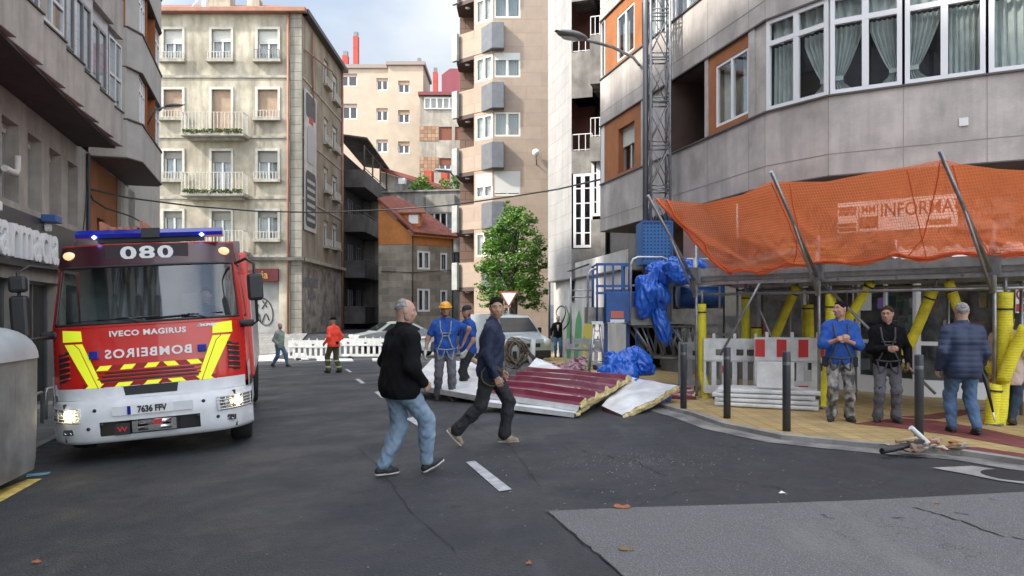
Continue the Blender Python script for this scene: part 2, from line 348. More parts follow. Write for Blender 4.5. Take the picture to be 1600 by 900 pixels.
# maroon stripes in the paving
b=MB()
A=[g2(1334,662,KH),g2(1400,668,KH),g2(1500,682,KH),g2(1600,700,KH),g2(1660,712,KH)]; B=[g2(1400,653,KH),g2(1460,657,KH),g2(1530,668,KH),g2(1600,683,KH),g2(1660,693,KH)]
ribbon(b,A,B,KH+.001)
A=[g2(1460,698,KH),g2(1520,703,KH),g2(1600,715,KH),g2(1660,727,KH)]; B=[g2(1480,697,KH),g2(1530,699,KH),g2(1600,709,KH),g2(1660,718,KH)]
ribbon(b,B,A,KH+.001)
A=[g2(1400,651,KH),g2(1450,648,KH),g2(1500,640,KH)]; B=[g2(1462,655,KH),g2(1500,650,KH),g2(1540,641,KH)]
ribbon(b,A,B,KH+.001)
tag(b.obj('paving_bands',M_mar),kind='structure')
# grey shade of older asphalt, front right
b=MB(); ribbon(b,[g2(1640,767),g2(1350,782),g2(1150,789),g2(1000,793),g2(856,799)],[g2(1700,1050),g2(1500,1050),g2(1350,1050),g2(1170,1050),(g2(1085,1000))],.004)
tag(b.obj('worn_asphalt',M_old),kind='structure')
b=MB(); ribbon(b,[g2(1455,732),g2(1520,729),g2(1600,741),g2(1640,746)],[g2(1500,740),g2(1560,752),g2(1600,757),g2(1640,759)],.009); 
tag(b.obj('concrete_patch',M_conc),kind='structure')
# cracks
M_crk=mat('crack',(.012,.012,.013),.9)
b=MB()
def crack(px,w=.012,seed=0):
    rnd=random.Random(seed); P=[]
    for k in range(len(px)-1):
        a,c=Vector(px[k]),Vector(px[k+1]); n=max(2,int((c-a).length/9))
        for i in range(n):
            q=a.lerp(c,i/n)+Vector((rnd.uniform(-2.5,2.5),rnd.uniform(-1.3,1.3))); P.append(g2(*q))
    ww=[w*rnd.uniform(.3,1.2) for _ in P]
    A=[(p[0]-q,p[1]) for p,q in zip(P,ww)]; B=[(p[0]+q,p[1]+q*.5) for p,q in zip(P,ww)]
    ribbon(b,A,B,.0095,seg=5)
crack([(855,801),(905,845),(950,880),(1000,925)],.006,1); crack([(1000,925),(1060,990)],.02,5)
crack([(1423,793),(1500,815),(1560,838),(1640,850)],.009,2); crack([(1290,708),(1370,706),(1450,702)],.0,3)
crack([(560,700),(600,740),(640,800),(720,870)],.0035,4); crack([(990,720),(1040,745),(1130,750),(1230,765)],.006,6); crack([(700,640),(800,700),(850,770)],.0025,7)
crack([(1000,790),(1060,770),(1160,760),(1300,768),(1400,760)],.006,8); crack([(880,700),(960,716),(1050,712)],.006,9); 
b.obj('cracks',M_crk); tag(bpy.data.objects['cracks'],kind='structure')
# painted dashes of the lane line
b=MB()
for q in (((728,723),(742,721),(800,766),(780,769)),((634,655),(645,652),(664,663),(652,666)),((585,613),(592,612),(606,622),(597,623)),((555,593),(560,592),(571,599),(565,600)),((539,577),(543,577),(551,582),(546,582))):
    P=[g2(*p) for p in q]; ribbon(b,[P[0],P[3]],[P[1],P[2]],.008)
tag(b.obj('lane_dashes',M_paint),kind='structure')
b=MB()
for (x,y) in ((470,560),(505,562),(540,563),(592,563),(435,563),(380,562),(345,560),(625,562)):   # zebra bars beyond
    P=[g2(x-11,y-3),g2(x+9,y-3),g2(x+13,y+2),g2(x-10,y+2)]; ribbon(b,[P[0],P[3]],[P[1],P[2]],.008)
for q in (((392,553),(470,540),(472,541),(396,555)),((392,556),(400,540),(403,540),(396,556)),((404,550),(460,550),(462,551.5),(404,551.5))):
    P=[g2(*p) for p in q]; ribbon(b,[P[0],P[3]],[P[1],P[2]],.008)
tag(b.obj('crossing_marks',M_paint),kind='structure')
b=MB(); P=[g2(-40,800),g2(-40,775),g2(45,750),g2(66,749)]; ribbon(b,[g2(-60,810),g2(5,783),g2(66,749)],[g2(-60,785),g2(0,766),g2(42,750)],.008)
tag(b.obj('yellow_bay_line',mat('yellow_paint',(.62,.45,.12),.75,var=.35,vs=8)),kind='structure')
b=MB(); ribbon(b,[g2(40,747),g2(76,742)],[g2(42,742),g2(80,738)],.008); ribbon(b,[g2(45,697),g2(90,692)],[g2(45,695.5),g2(90,691)],.008); ribbon(b,[g2(45,702),g2(90,697)],[g2(45,701),g2(90,696.3)],.008)
tag(b.obj('blue_survey_marks',mat('blue_chalk',(.12,.3,.42),.85,var=.4,vs=12)),kind='structure')
# left pavement
wl=lambda y,d=0:(-9.2-.31*(y-13.3)+d*.955,y+d*.296)
lk=[wl(y,1.55) for y in (-12,0,5,9,12,15,19,23,27,30)]; lk2=[wl(y,1.42) for y in (-12,0,5,9,12,15,19,23,27,30)]; lw=[wl(y,-1) for y in (-12,0,5,9,12,15,19,23,27,30)]
b=MB(); ribbon(b,lk,lk2,KH,side=0); tag(b.obj('kerb_far_side',M_kerb),kind='structure')
b=MB(); ribbon(b,lk2,lw,KH-.004); tag(b.obj('pavement_far_side',M_gpav),kind='structure')
b=MB(); ribbon(b,[(-30,38.6),(-18,38.6),(-13.6,38.6),(-11.6,38.9)],[(-30,41.95),(-18,41.95),(-13.6,41.95),(-11.6,41.95)],KH,side=0); tag(b.obj('pavement_corner',M_gpav),kind='structure')
# grit and litter lying about: a few pieces one can point at are things, the rest is stuff
rnd=random.Random(3); b=MB()
def chip(b,x,y,s,m=0,dz=.0):
    z=gz(x,y)+dz+.004; a=rnd.uniform(0,6.3); pts=[(x+s*rnd.uniform(.5,1)*math.cos(a+k*1.57),y+s*rnd.uniform(.5,1)*math.sin(a+k*1.57),z) for k in range(4)]
    b.prism(pts,(0,0,s*.4),m)
for _ in range(240):
    px=rnd.gauss(980,210); py=rnd.gauss(725,38)
    if py<655 or px<420: continue
    p=G(px,py); chip(b,p.x,p.y,rnd.uniform(.003,.009),0)
for _ in range(260):
    px=rnd.gauss(1010,70); py=rnd.gauss(718,7)+(px-1000)*-.02; p=G(px,py); chip(b,p.x,p.y,rnd.uniform(.002,.007))
for _ in range(150):
    px=rnd.uniform(60,1500); py=rnd.uniform(690,900); p=G(px,py); chip(b,p.x,p.y,rnd.uniform(.003,.01),1)
tag(b.obj('grit',[mat('grit_pale',(.5,.47,.4),.9),mat('grit_grey',(.3,.3,.29),.9)]),'pale grit and foam crumbs scattered over the asphalt','grit',kind='stuff')
M_leaf=mat('dry_leaf',(.38,.13,.06),.8,var=.4,vs=30)
for (px,py,s,lab,c) in ((57,878,.035,'small orange leaf lying on asphalt at the lower left',0),(972,792,.07,'flat orange brick dust smear beside the patch corner',0),(978,858,.05,'curled brown leaf on worn asphalt near the long crack',1),(826,880,.022,'tiny orange scrap beside the crack at bottom centre',0),(1222,770,.03,'white paper scrap lying on dark asphalt',2),(1465,786,.02,'red crumb on worn asphalt at right',0)):
    p=G(px,py,.008); q=MB(); rr=random.Random(px)
    q.grid(lambda u,v:(p.x+(u-.5)*s*2*(1-.6*abs(v-.5)),p.y+(v-.5)*s*1.2,p.z+.012*math.sin(3*u+px)**2*(v+.3)),5,4)
    tag(q.obj('leaf' if c<2 else 'paper_scrap',[M_leaf,mat('brown_leaf',(.2,.13,.06),.8),M_white][c]),lab,'leaf' if c<2 else 'paper')
# manhole
p=G(1583,742,.012); b=MB(); b.lathe([(0,.0),(.26,.0),(.27,-.006)],(p.x,p.y,p.z),24); tag(b.obj('manhole_cover',mat('cast_iron',(.05,.05,.055),.6,.6,bump=.5,bs=60)),'dark round manhole cover in the pale concrete patch','manhole cover')
# ================================================================ LEFT: grey office building with sawtooth upper storeys
M_gst=mat('grey_stone_left',(.38,.355,.32),.8,var=.22,vs=1.5,bump=.2,bs=60,streak=.45,scol=(.1,.095,.085),fleck=(90,.25,(.16,.15,.14)))
M_pan=mat('precast_panel_left',(.4,.365,.335),.85,var=.15,vs=2,bump=.2,bs=50,streak=.5,scol=(.14,.13,.12),sscale=(3,3,.25))
M_clad=mat('pale_tile_cladding',(.5,.51,.56),.4,var=.1,brick=(.6,.3,.008,.04,0),bdir=(-.296,.955),vs=3,streak=.25,scol=(.25,.25,.27))
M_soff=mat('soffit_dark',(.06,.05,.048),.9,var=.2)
M_alu=mat('aluminium',(.55,.57,.6),.35,.7)
M_grey=mat('grey_metal',(.2,.205,.21),.5,.6,var=.15)
M_blk=mat('black_plastic',(.025,.025,.028),.45)
M_blk2=mat('dark_fascia',(.06,.062,.07),.35,.2,var=.1)
FL=Fac(wl(-18),wl(19.3)); uY=lambda y:(y+18)*1.047
LB=thing('office_building','grey stone building with sawtooth concrete upper storeys above the pharmacy','building',(*wl(-18),gz(*wl(0))))
b=MB(); h=[]
for k in range(-3,4):
    y=13.35+1.36*k; h.append((uY(y),uY(y+.86),3.6,5.1))
for (y0,y1) in ((1,4),(5.2,8.2),(9,12),(12.6,14.2),(14.8,16.8),(17.3,18.8)): h.append((uY(y0),uY(y1),-.5,2.15))
wall(b,FL,0,FL.L,-1.2,5.66,h,.3)
b.quad(FL(FL.L,-1.2),FL(FL.L,5.66),FL(FL.L,5.66,-8),FL(FL.L,-1.2,-8)); b.quad(FL(0,-1.2),FL(0,5.66),FL(0,5.66,-8),FL(0,-1.2,-8))
b.obj('wall',M_gst,LB)
for k in range(-3,4):
    y=13.35+1.36*k; window(FL,uY(y)+.03,uY(y+.86)-.03,3.6,5.1,LB,w=-.26,n=2,fm=M_alu,transom=4.3,curt=.6,blind=.12)
for i,(y0,y1) in enumerate(((1,4),(5.2,8.2),(9,12),(12.6,14.2),(14.8,16.8),(17.3,18.8))): window(FL,uY(y0),uY(y1),-.5,2.15,LB,w=-.27,n=2,fm=M_grey,curt=0,name='shop_window',blind=.0)
b=MB(); b.fb(FL,uY(-5),uY(19.1),2.38,3.42,.003,.16); f=b.obj('fascia',M_blk2,LB,bevel=.01)
tv,tf=text('farmacia',1.25,.05,.014,1.02,'RIGHT',.86)
b=MB(); b.add([FL(uY(15.7)+x,2.9+y,.24+z) for x,y,z in tv],tf); b.obj('letters',mat('white_letters',(.85,.86,.87),.4),f)
b=MB(); b.fb(FL,uY(14.9),uY(15.3),3.35,3.5,.17,.45); tag(b.obj('sign_box',mat('blue_box',(.04,.1,.28),.4),None,bevel=.02),'small blue box projecting above the white pharmacy letters','sign')
# round projecting sign
sg=thing('round_sign','grey round sign projecting from the dark fascia','sign',FL(uY(17.1),2.9,.16)); b=MB()
c=FL(uY(17.1),2.95,.5); Mx=Matrix.Translation(c)@FL.U.to_track_quat('Z','Y').to_matrix().to_4x4()
b.lathe([(0,-.06),(.27,-.06),(.29,-.05),(.29,.05),(.27,.06),(0,.06)],n=28,M=Mx); b.obj('disc',M_grey,sg)
b=MB(); b.fb(FL,uY(17.1)-.03,uY(17.1)+.03,2.9,3.,.16,.3); b.obj('bracket',M_grey,sg)
# sawtooth storeys
def saw(z0,z1,mb,teeth,back=.0,m=0,cap=True,bot=None):
    for i in range(len(teeth)-1):
        (y0,d0),(y1,d1)=teeth[i],teeth[i+1]
        A=Vector((*wl(y0,d0-back-.13),0)); B_=Vector((*wl(y1,d1-back),0)); iA=Vector((*wl(y0,-1.5),0)); iB=Vector((*wl(y1,-1.5),0))
        mb.prism([A+Vector((0,0,z0)),B_+Vector((0,0,z0)),iB+Vector((0,0,z0)),iA+Vector((0,0,z0))],(0,0,z1-z0),m)
ty=[-6,-4.7,-3.4,-2.1,-.8,.5,1.8,3.1,4.4,5.7,7,8.3,9.6,10.85,12.1,13.4,14.65,15.9,17.3,18.3]
teeth=[(y,1.02) for y in ty]
for s,(z0,zp,zt) in enumerate(((5.66,6.5,8.35),(8.35,9.35,11.1),(11.1,12.2,13.6))):
    b=MB(); saw(z0,zp,b,teeth); b.obj('parapet',M_pan,LB,bevel=.01)
    b=MB(); saw(zp,zt,b,teeth,back=.14); b.obj('upper_wall',M_clad,LB)
    b=MB(); saw(zp,zp+.03,b,teeth,back=-.03); b.obj('coping',M_blk,LB)
    for i in range(len(ty)-1):
        if ty[i]<3: continue
        A=wl(ty[i],.89-.14); B_=wl(ty[i+1],1.02-.14); F=Fac(A,B_); kind=i%4
        if s==0 and i in (14,): window(F,.12,F.L-.12,zp+.05,zt-.05,LB,w=.12,n=2,fm=M_alu,curt=.7,transom=zp+.55,name='bay_window')
        elif s==0 and i==13: window(F,.2,F.L-.2,zp+.1,zt-.1,LB,w=.03,n=1,fm=M_grey,curt=0,blind=.95,bm=M_blind,name='shuttered_window')
        elif i==18: window(F,.1,F.L-.08,zp-.3,zt-.2,LB,w=.1,n=2,fm=M_alu,curt=0,transom=zp+.75,name='bay_window')
        else: window(F,.16,F.L-.26,zp+.16,zt-.36,LB,w=.02,n=2,fm=M_grey,curt=0)
b=MB(); 
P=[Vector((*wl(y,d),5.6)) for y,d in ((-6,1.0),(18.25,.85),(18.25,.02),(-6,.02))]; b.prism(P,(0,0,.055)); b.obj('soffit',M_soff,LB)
b=MB(); P=[Vector((*wl(y,d),11)) for y,d in ((-18,-.2),(18.3,-.2),(18.3,-8),(-18,-8))]; b.prism([p-Vector((0,0,6.)) for p in P],(0,0,13.6)); b.obj('core',M_pan,LB)  # unseen top raised above the storeys to keep sun off the right facade
b=MB(); b.tube([FL(uY(13.2),4.1,.09),FL(uY(13.75),4.1,.09),FL(uY(13.85),4.2,.09),FL(uY(13.85),4.45,.09)],.06,10); tag(b.obj('vent_pipe',mat('pvc',(.6,.58,.55),.5)),'cream bent flue pipe on the grey wall above the fascia','pipe')
b=MB(); b.tube([FL(uY(19.05),-.3,.06),FL(uY(19.05),5.6,.06)],.05,8); b.tube([FL(uY(18.5),3.4,.06),FL(uY(18.95),4.6,.05)],.015,6); b.obj('downpipe',M_blk,LB)
# ---------------- second building on the left: angular bay over an orange wall
M_rend=mat('grey_white_render',(.4,.385,.36),.85,var=.15,vs=1.2,bump=.15,bs=50,streak=.4,scol=(.27,.25,.22))
M_oran=mat('orange_brown_render',(.33,.12,.045),.85,var=.15,vs=1.5,bump=.15,bs=60,streak=.3,scol=(.16,.06,.03))
M_brsoff=mat('brown_trim',(.07,.045,.04),.7)
F2=Fac(wl(19.32),wl(24.2)); L2=thing('bay_building','pale building with angular projecting bays above an orange brown wall','building',(*wl(19.4),gz(*wl(19.4))))
b=MB(); h=[(.9,1.8,2.0,4.1),(2.4,3.2,1.6,4.0)]; wall(b,F2,.02,3.6,-1.4,5.58,h,.3); b.obj('wall',M_oran,L2)
window(F2,.9,1.8,2.0,4.1,L2,w=-.25,n=2,fm=M_blk,curt=0); window(F2,2.4,3.2,1.6,4.0,L2,w=-.25,n=2,fm=M_blk,curt=0)
b=MB(); wall(b,F2,3.61,F2.L+1.2,-1.4,5.58,[(3.95,4.45,2.6,4.7)],.3); b.fb(F2,3.45,3.8,-1.4,5.5,.01,.12); b.obj('pilaster_wall',M_rend,L2); window(F2,3.95,4.45,2.6,4.7,L2,w=-.25,n=1,fm=M_grey,curt=0)
bay=[(0.02,0),(.02,.9),(.55,1.18),(4.3,1.12),(4.7,.95),(4.7,0)]
for s,(z0,zp,zt) in enumerate(((5.58,6.6,8.0),(8.0,9.05,10.45),(10.45,11.5,13.0))):
    def lvl(off,z): return [F2(u,z,max(0,w-off)) for u,w in bay]
    b=MB(); b.prism(lvl(0,z0+.03),(0,0,zp-z0-.03)); b.obj('bay_parapet',M_rend,L2,bevel=.01)
    b=MB(); b.prism(lvl(-.03,zp),(0,0,.05)); b.prism(lvl(-.02,z0),(0,0,.03)); b.obj('bay_trim',M_brsoff,L2)
    A=F2(0.02,0,.9); q=[F2(.02,0,.84),F2(.55,0,1.12)]
    for a,c,kind in ((F2(.02,0,0),F2(.02,0,.86),'end'),(F2(.02,0,.86),F2(.55,0,1.1),'a'),(F2(.55,0,1.1),F2(1.7,0,1.08),'win'),(F2(1.72,0,.62),F2(3.1,0,.62),'orange'),(F2(3.1,0,1.04),F2(4.6,0,1.04),'win')):
        F=Fac(a,c)
        if kind in('end','a'):
            w_=MB(); wall(w_,F,0,F.L,zp+.05,zt); w_.obj('bay_side',M_oran if s==1 and kind=='end' else M_rend,L2)
        elif kind=='win': window(F,0.05,F.L-.05,zp+.05,zt,L2,w=-.05,n=3,fm=M_white,curt=.7,transom=zt-.4,name='bay_window')
        else:
            w_=MB(); wall(w_,F,0,F.L,zp+.05,zt,[(.3,1.,zp+.1,zt-.2)],.15); w_.quad(F(0,zp,0),F(0,zt,0),F(0,zt,.5),F(0,zp,.5)); w_.quad(F(F.L,zp,0),F(F.L,zt,0),F(F.L,zt,.5),F(F.L,zp,.5)); w_.obj('recess_wall',M_oran,L2)
            window(F,.3,1.,zp+.1,zt-.2,L2,w=-.12,n=1,fm=M_grey,curt=.5)
b=MB(); P=[F2(0.03,5.6,0),F2(F2.L,5.6,0),F2(F2.L,5.6,-8),F2(0.03,5.6,-8)]; b.prism([p-Vector((0,0,6.9)) for p in [F2(0.03,5.6,-.4),F2(F2.L,5.6,-.4),F2(F2.L,5.6,-8),F2(0.03,5.6,-8)]],(0,0,18.5)); b.obj('core',M_rend,L2)  # unseen upper part also raised to block the sun
# rest of the left row, out of frame behind the lens and beyond the bend
b=MB(); P=[Vector((*wl(y,d),-1)) for y,d in ((24.3,.0),(30.5,.0),(30.5,-6),(24.3,-6))]; b.prism(P,(0,0,8)); 
tag(b.obj('set_back_house',M_rend),'low pale rendered house end beyond the projecting bays','building')
# ================================================================ BACK: old beige apartment block at the corner
M_stu=mat('aged_stucco',(.46,.42,.33),.9,var=.42,vs=.55,bump=.3,bs=16,streak=.95,scol=(.17,.15,.11),det=9,sscale=(1.1,1.1,.22))
M_stu2=mat('aged_stucco_shaded_side',(.3,.27,.215),.9,var=.25,vs=.8,bump=.2,bs=20,streak=.8,scol=(.11,.1,.08),det=9,sscale=(1.3,1.3,.2))  # front stucco darkened evenly: shade of the side wall put into its colour
M_quo=mat('quoin_stone',(.33,.31,.26),.9,var=.3,vs=1.4,brick=(.9,.5,.02,.08,0),bdir=(1,0),bump=.2,bs=20,streak=.8,scol=(.1,.1,.075))
M_trim=mat('stone_trim',(.4,.38,.32),.9,var=.3,vs=3,streak=.7,scol=(.12,.11,.09))
M_iron=mat('painted_railing',(.5,.48,.42),.7,var=.3,vs=20)
M_rust=mat('copper_pipe',(.32,.15,.1),.6,var=.2)
M_rooft=mat('roof_tile',(.3,.12,.075),.85,var=.4,vs=3,wave=(3.2,'X',1.2))
M_moss=mat('moss',(.06,.08,.02),.95,var=.5,vs=12,bump=.6,bs=30)
YB=42.; FB=Fac((-24,YB),(-11.93,YB)); BB=thing('corner_apartment_block','old stained beige apartment block with iron balconies and shuttered shop on the corner','building',(-18,YB,.1))
X=lambda px:FB.u(px); Z=lambda py:CH-(py-HY)/FP*YB
cols=[(256,285),(331,361),(403,434)]
rows=[(46,94,'sill'),(140,185,'mid'),(236,281,'low'),(330,374,'g')]
holes=[];spec=[]
for r,(y0,y1,k) in enumerate(rows):
    for c,(x0,x1) in enumerate(cols+[(180,210)]):
        yb=y1
        if c==1 and r in(1,2,3): yb={1:213,2:304,3:392}[r]
        holes.append((X(x0),X(x1),Z(yb),Z(y0))); spec.append((r,c))
holes.append((X(310),X(436),Z(523),Z(430)))
b=MB(); wall(b,FB,-2,X(453),-1,Z(22),holes,.28); b.obj('front_wall',M_stu,BB)
b=MB(); wall(b,FB,X(453.2),FB.L,-1,Z(22),[],0,w=.05); b.quad(FB(X(453.2),-1,.05),FB(X(453.2),Z(22),.05),FB(X(453.2),Z(22),-.1),FB(X(453.2),-1,-.1)); b.obj('quoins',M_quo,BB)
for hh,(r,c) in zip(holes,spec):
    bl={0:.45,1:1,2:.25,3:.22}[r]
    if r==0 and c==1: bl=.38
    if r==2 and c==2: bl=.38
    bm=M_blindb if r==1 else mat('blind_grey',(.3,.29,.26),.8,wave=(12,'Z',.5)) if r>=2 else M_blind
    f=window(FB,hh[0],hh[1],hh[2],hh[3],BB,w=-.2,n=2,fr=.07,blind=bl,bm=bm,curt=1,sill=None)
    s=MB(); a,c2,v0,v1=hh[:4]
    for q in ((a-.14,a-.001,v0,v1+.14),(c2+.001,c2+.14,v0,v1+.14)): s.fb(FB,q[0],q[1],q[2],q[3],-.01,.05)
    s.fb(FB,a,c2,v1+.001,v1+.14,-.01,.05); s.obj('surround',mat('white_surround',(.55,.54,.48),.85,var=.2,streak=.4,scol=(.3,.28,.22)),BB)
    if not(c==1 and r in(1,2,3)):
        s=MB(); s.fb(FB,a-.22,c2+.22,v0-.16,v0-.003,-.01,.3); s.obj('sill',M_trim,BB)
        railing(FB,a-.15,c2+.15,v0,.42 if r!=0 or c!=2 else .55,.22,BB,M_iron if not(r==0 and c==2) else M_grey,step=.16,r=.022)
for (yt,yb,pl) in ((180,213,1),(275,305,1),(368,394,0)):
    z0=Z(yb); a,c2=X(293),X(390)
    s=MB(); s.fb(FB,a,c2,z0-.18,z0-.01,-.01,.95); s.fb(FB,a+.2,c2-.2,z0-.3,z0-.181,-.01,.5); sl_=s.obj('balcony_slab',M_trim,BB,bevel=.02)
    railing(FB,a+.06,c2-.06,z0,1.15,.9,BB,M_iron,step=.19,r=.02,name='balcony_railing',sides=.85)
    if pl:
        rr=random.Random(yt); s=MB()
        for _ in range(260):
            u=rr.uniform(a+.1,c2-.1); q=FB(u,z0+rr.uniform(-.06,.14),.93+rr.uniform(-.05,.09)); t=rr.uniform(.05,.1)
            s.quad(q,q+Vector((t,rr.uniform(-.03,.03),rr.uniform(-.05,.05))),q+Vector((t,0,t)),q+Vector((0,rr.uniform(-.05,.05),t)))
        s.obj('moss',M_moss,BB)
for yy in (120,214,309,400):
    s=MB(); s.fb(FB,-2,X(453),Z(yy)-.07,Z(yy)+.07,-.01,.07); s.obj('string_course',M_trim,BB)
s=MB(); s.fb(FB,-2,X(472)+.2,Z(404)-.12,Z(404)+.05,.0725,.35); s.obj('ground_floor_cornice',mat('dark_trim',(.12,.11,.1),.9,var=.3),BB)
s=MB(); s.fb(FB,-2,FB.L+.3,Z(22),Z(15),-.3,.45); s.obj('gutter',M_rust,BB,bevel=.03)
s=MB(); zt=Z(15)+.01; P=[FB(-2,zt,.3),FB(FB.L+.2,zt,.3),FB(FB.L-2.8,zt+1.5,-3),FB(-2,zt+1.5,-3)]; s.add(P,[(0,1,2,3)]); s.add([FB(FB.L+.2,zt,.3),FB(FB.L+.3,zt,-10),FB(FB.L-2.8,zt+1.5,-8),FB(FB.L-2.8,zt+1.5,-3)],[(0,1,2,3)]); s.obj('roof',M_rooft,BB)
s=MB(); s.fb(FB,X(300),X(347),zt,zt+1.6,-2,-1.2); s.obj('dormer',M_stu,BB); s=MB(); s.fb(FB,X(372),X(392),zt+.2,zt+1.2,-2,-1.4); s.obj('dormer',M_stu,BB)
s=MB(); s.fb(FB,X(322)-.1,X(322)+.1,zt,zt+.5,.0,.3); s.tube([FB(X(302),zt,.2),FB(X(310),zt+.5,.1),FB(X(312),zt+.9,0)],.05); s.obj('roof_cable',M_white,BB)
s=MB(); s.tube([FB(X(451),Z(530),.12),FB(X(451),Z(20),.12)],.07,8); s.obj('downpipe',M_rust,BB)
# shop
s=MB(); s.fb(FB,X(315),X(436),Z(440),Z(420),.01,.2); f=s.obj('shop_sign',mat('dark_red_sign',(.14,.02,.025),.6),BB)
tv,tf=text('aria',.62,.02,.01,1,'RIGHT'); s=MB(); s.add([FB(X(421)+x,Z(430)+y,.23+z) for x,y,z in tv],tf); s.obj('lettering',mat('gold_letters',(.6,.32,.08),.6),f)
s=MB(); s.fb(FB,X(373),X(384),Z(438),Z(425),.201,.24); s.obj('small_sign',M_white,f); tv,tf=text('bar',.26,.01,.01); s=MB(); s.add([FB(X(378.5)+x,Z(431)+y,.25+z) for x,y,z in tv],tf); s.obj('lettering',mat('green_letters',(.02,.3,.12),.6),f)
s=MB(); s.fb(FB,X(310)+.02,X(436)-.02,Z(523),Z(440),-.2,-.15); sh=s.obj('roller_shutter',mat('shutter_grey',(.33,.33,.32),.6,var=.2,vs=2,wave=(5,'Z',.9)),BB)
s=MB()
def scrib(F,pts,w,r,mb):
    P=[]
    for i in range(len(pts)-1):
        for t in range(5):
            a=t/5; p0=Vector(pts[max(0,i-1)]);p1=Vector(pts[i]);p2=Vector(pts[i+1]);p3=Vector(pts[min(len(pts)-1,i+2)])
            q=.5*((2*p1)+(-p0+p2)*a+(2*p0-5*p1+4*p2-p3)*a*a+(-p0+3*p1-3*p2+p3)*a**3); P.append(F(F.u(q.x,w),F.v(q.x,q.y,w),w))
    P.append(F(F.u(pts[-1][0],w),F.v(*pts[-1],w),w)); mb.tube(P,r,5)
for st in ([(383,490),(392,474),(408,466),(420,472),(426,488),(424,503),(414,508),(404,500),(398,487),(404,476)],[(379,466),(392,462),(391,456),(386,464)],[(410,470),(417,480)],[(417,470),(409,482)],[(396,500),(404,490),(408,505),(415,490),(420,500)]): scrib(FB,st,-.14,.03,s)
s.obj('graffiti',M_blk,sh)
# right side wall, going back
FS=Fac((-11.93,YB),(-12.77+.75,52.5)); s=MB(); hs=[]
for (x0,x1,ys_) in ((506,513,((95,135),(185,225),(262,300),(345,385))),(519.5,527,((118,160),(198,236),(275,312),(350,388)))):
    for (a,c) in ys_:
        u0,u1=FS.u(x0),FS.u(x1); um=(x0+x1)/2; hs.append((u0,u1,FS.v(um,c),FS.v(um,a)))
hs.append((FS.u(482),FS.u(494),-.1,FS.v(488,483))); hs.append((FS.u(512),FS.u(520),0,FS.v(515,447)))
wall(s,FS,0,FS.L,-1,Z(22),hs,.25); s.obj('side_wall',M_stu2,BB)
for hh in hs[:-2]:
    window(FS,hh[0],hh[1],hh[2],hh[3],BB,w=-.16,n=2,fr=.06,curt=1,blind=.2)
    s=MB(); s.fb(FS,hh[0]-.15,hh[1]+.15,hh[2]-.15,hh[2]-.003,-.01,.3); s.obj('sill',M_trim,BB); railing(FS,hh[0]-.1,hh[1]+.1,hh[2],.45,.22,BB,M_iron,step=.2,r=.022)
for hh in hs[-2:]: window(FS,hh[0],hh[1],hh[2],hh[3],BB,w=-.16,n=3,fm=M_blk,curt=0)
s=MB()
for zz in (Z(120),Z(214),Z(309)): s.fb(FS,.05,FS.L,zz-.05,zz+.05,-.01,.05)
s.fb(FS,.05,FS.L,Z(404)-.15,Z(404)+.05,-.01,.25); s.obj('side_string_course',M_trim,BB)
s=MB(); s.fb(FS,.1,FS.u(535),-.5,FS.v(500,420),.003,.03); s.obj('peeling_render',mat('peeling_white',(.36,.35,.33),.9,col2=(.13,.115,.1),vs=1.4,det=9),BB)
s=MB(); s.fb(FS,-.1,FS.L,Z(22),Z(15),-.3,.4); s.obj('side_gutter',M_blk,BB)
s=MB(); s.tube([FS(FS.u(533),0,.1),FS(FS.u(533),Z(24),.1)],.07,8); s.tube([FS(FS.u(486),FS.v(486,52),.1),FS(FS.u(487),FS.v(487,165),.1)],.05,8); s.tube([FS(FS.u(474),FS.v(474,78),.1),FS(FS.u(507),FS.v(507,112),.5)],.05,8); s.obj('side_pipes',M_rust,BB)
# faded advert on the side
s=MB(); u0,u1=FS.u(473.5),FS.u(492); va,vb=FS.v(483,362),FS.v(483,147); s.fb(FS,u0,u1,va,vb,.06,.1)
ad=s.obj('advert_panel',[mat('advert_paper',(.5,.5,.49),.7,var=.2,vs=1.5,streak=.4,scol=(.3,.3,.3))]); OFF[ad]=Vector((0,0,0)); tag(ad,'tall faded telephone advert hung on the side wall of the beige block','advert')
s=MB(); uu=(u0+u1)/2; dv=vb-va
def rr_(mb,F,uc,vc,du,dv_,w,n=6,rad=.35):
    pts=[]
    for (sx,sy,a0) in ((1,1,0),(-1,1,90),(-1,-1,180),(1,-1,270)):
        for k in range(n+1):
            a=R(a0+90*k/n); r=min(du,dv_)*rad; pts.append(F(uc+sx*(du-r)+r*math.cos(a),vc+sy*(dv_-r)+r*math.sin(a),w))
    mb.prism(pts,F.N*.012)
W2=(u1-u0)/2
rr_(s,FS,uu,va+dv*.9,W2*.8,dv*.085,.103); s.obj('earpiece_print',mat('slate_print',(.07,.075,.085),.6),ad); s=MB(); rr_(s,FS,uu,va+dv*.23,W2*.86,dv*.2,.103)
s.obj('phone_casing',mat('slate_print',(.07,.075,.085),.6),ad)
s=MB(); rr_(s,FS,uu,va+dv*.62,W2*.62,dv*.13,.117)
for j in range(6): rr_(s,FS,uu,va+dv*(.08+.055*j),W2*.66,dv*.012,.119)
s.obj('screen_and_keys',mat('grey_print',(.4,.41,.42),.6),ad)
tv,tf=text('SPAVAS',.9,.01,.02); s=MB(); s.add([FS(uu+y*.0-(-x)*.28,va+dv*.8+y*.6,.12+z) for x,y,z in tv],tf); s.obj('lettering',mat('faded_red',(.5,.1,.1),.7),ad)
s=MB()
for t_,zz,o in (('SE VENDE',FS.v(485,443),.9),('987 44',FS.v(485,462),.7)):
    tv,tf=text(t_,.75,.01,.03); s.add([FS(.1+(FS.u(498)-.1)/2+x*.9,zz+y,.04+z) for x,y,z in tv],tf)
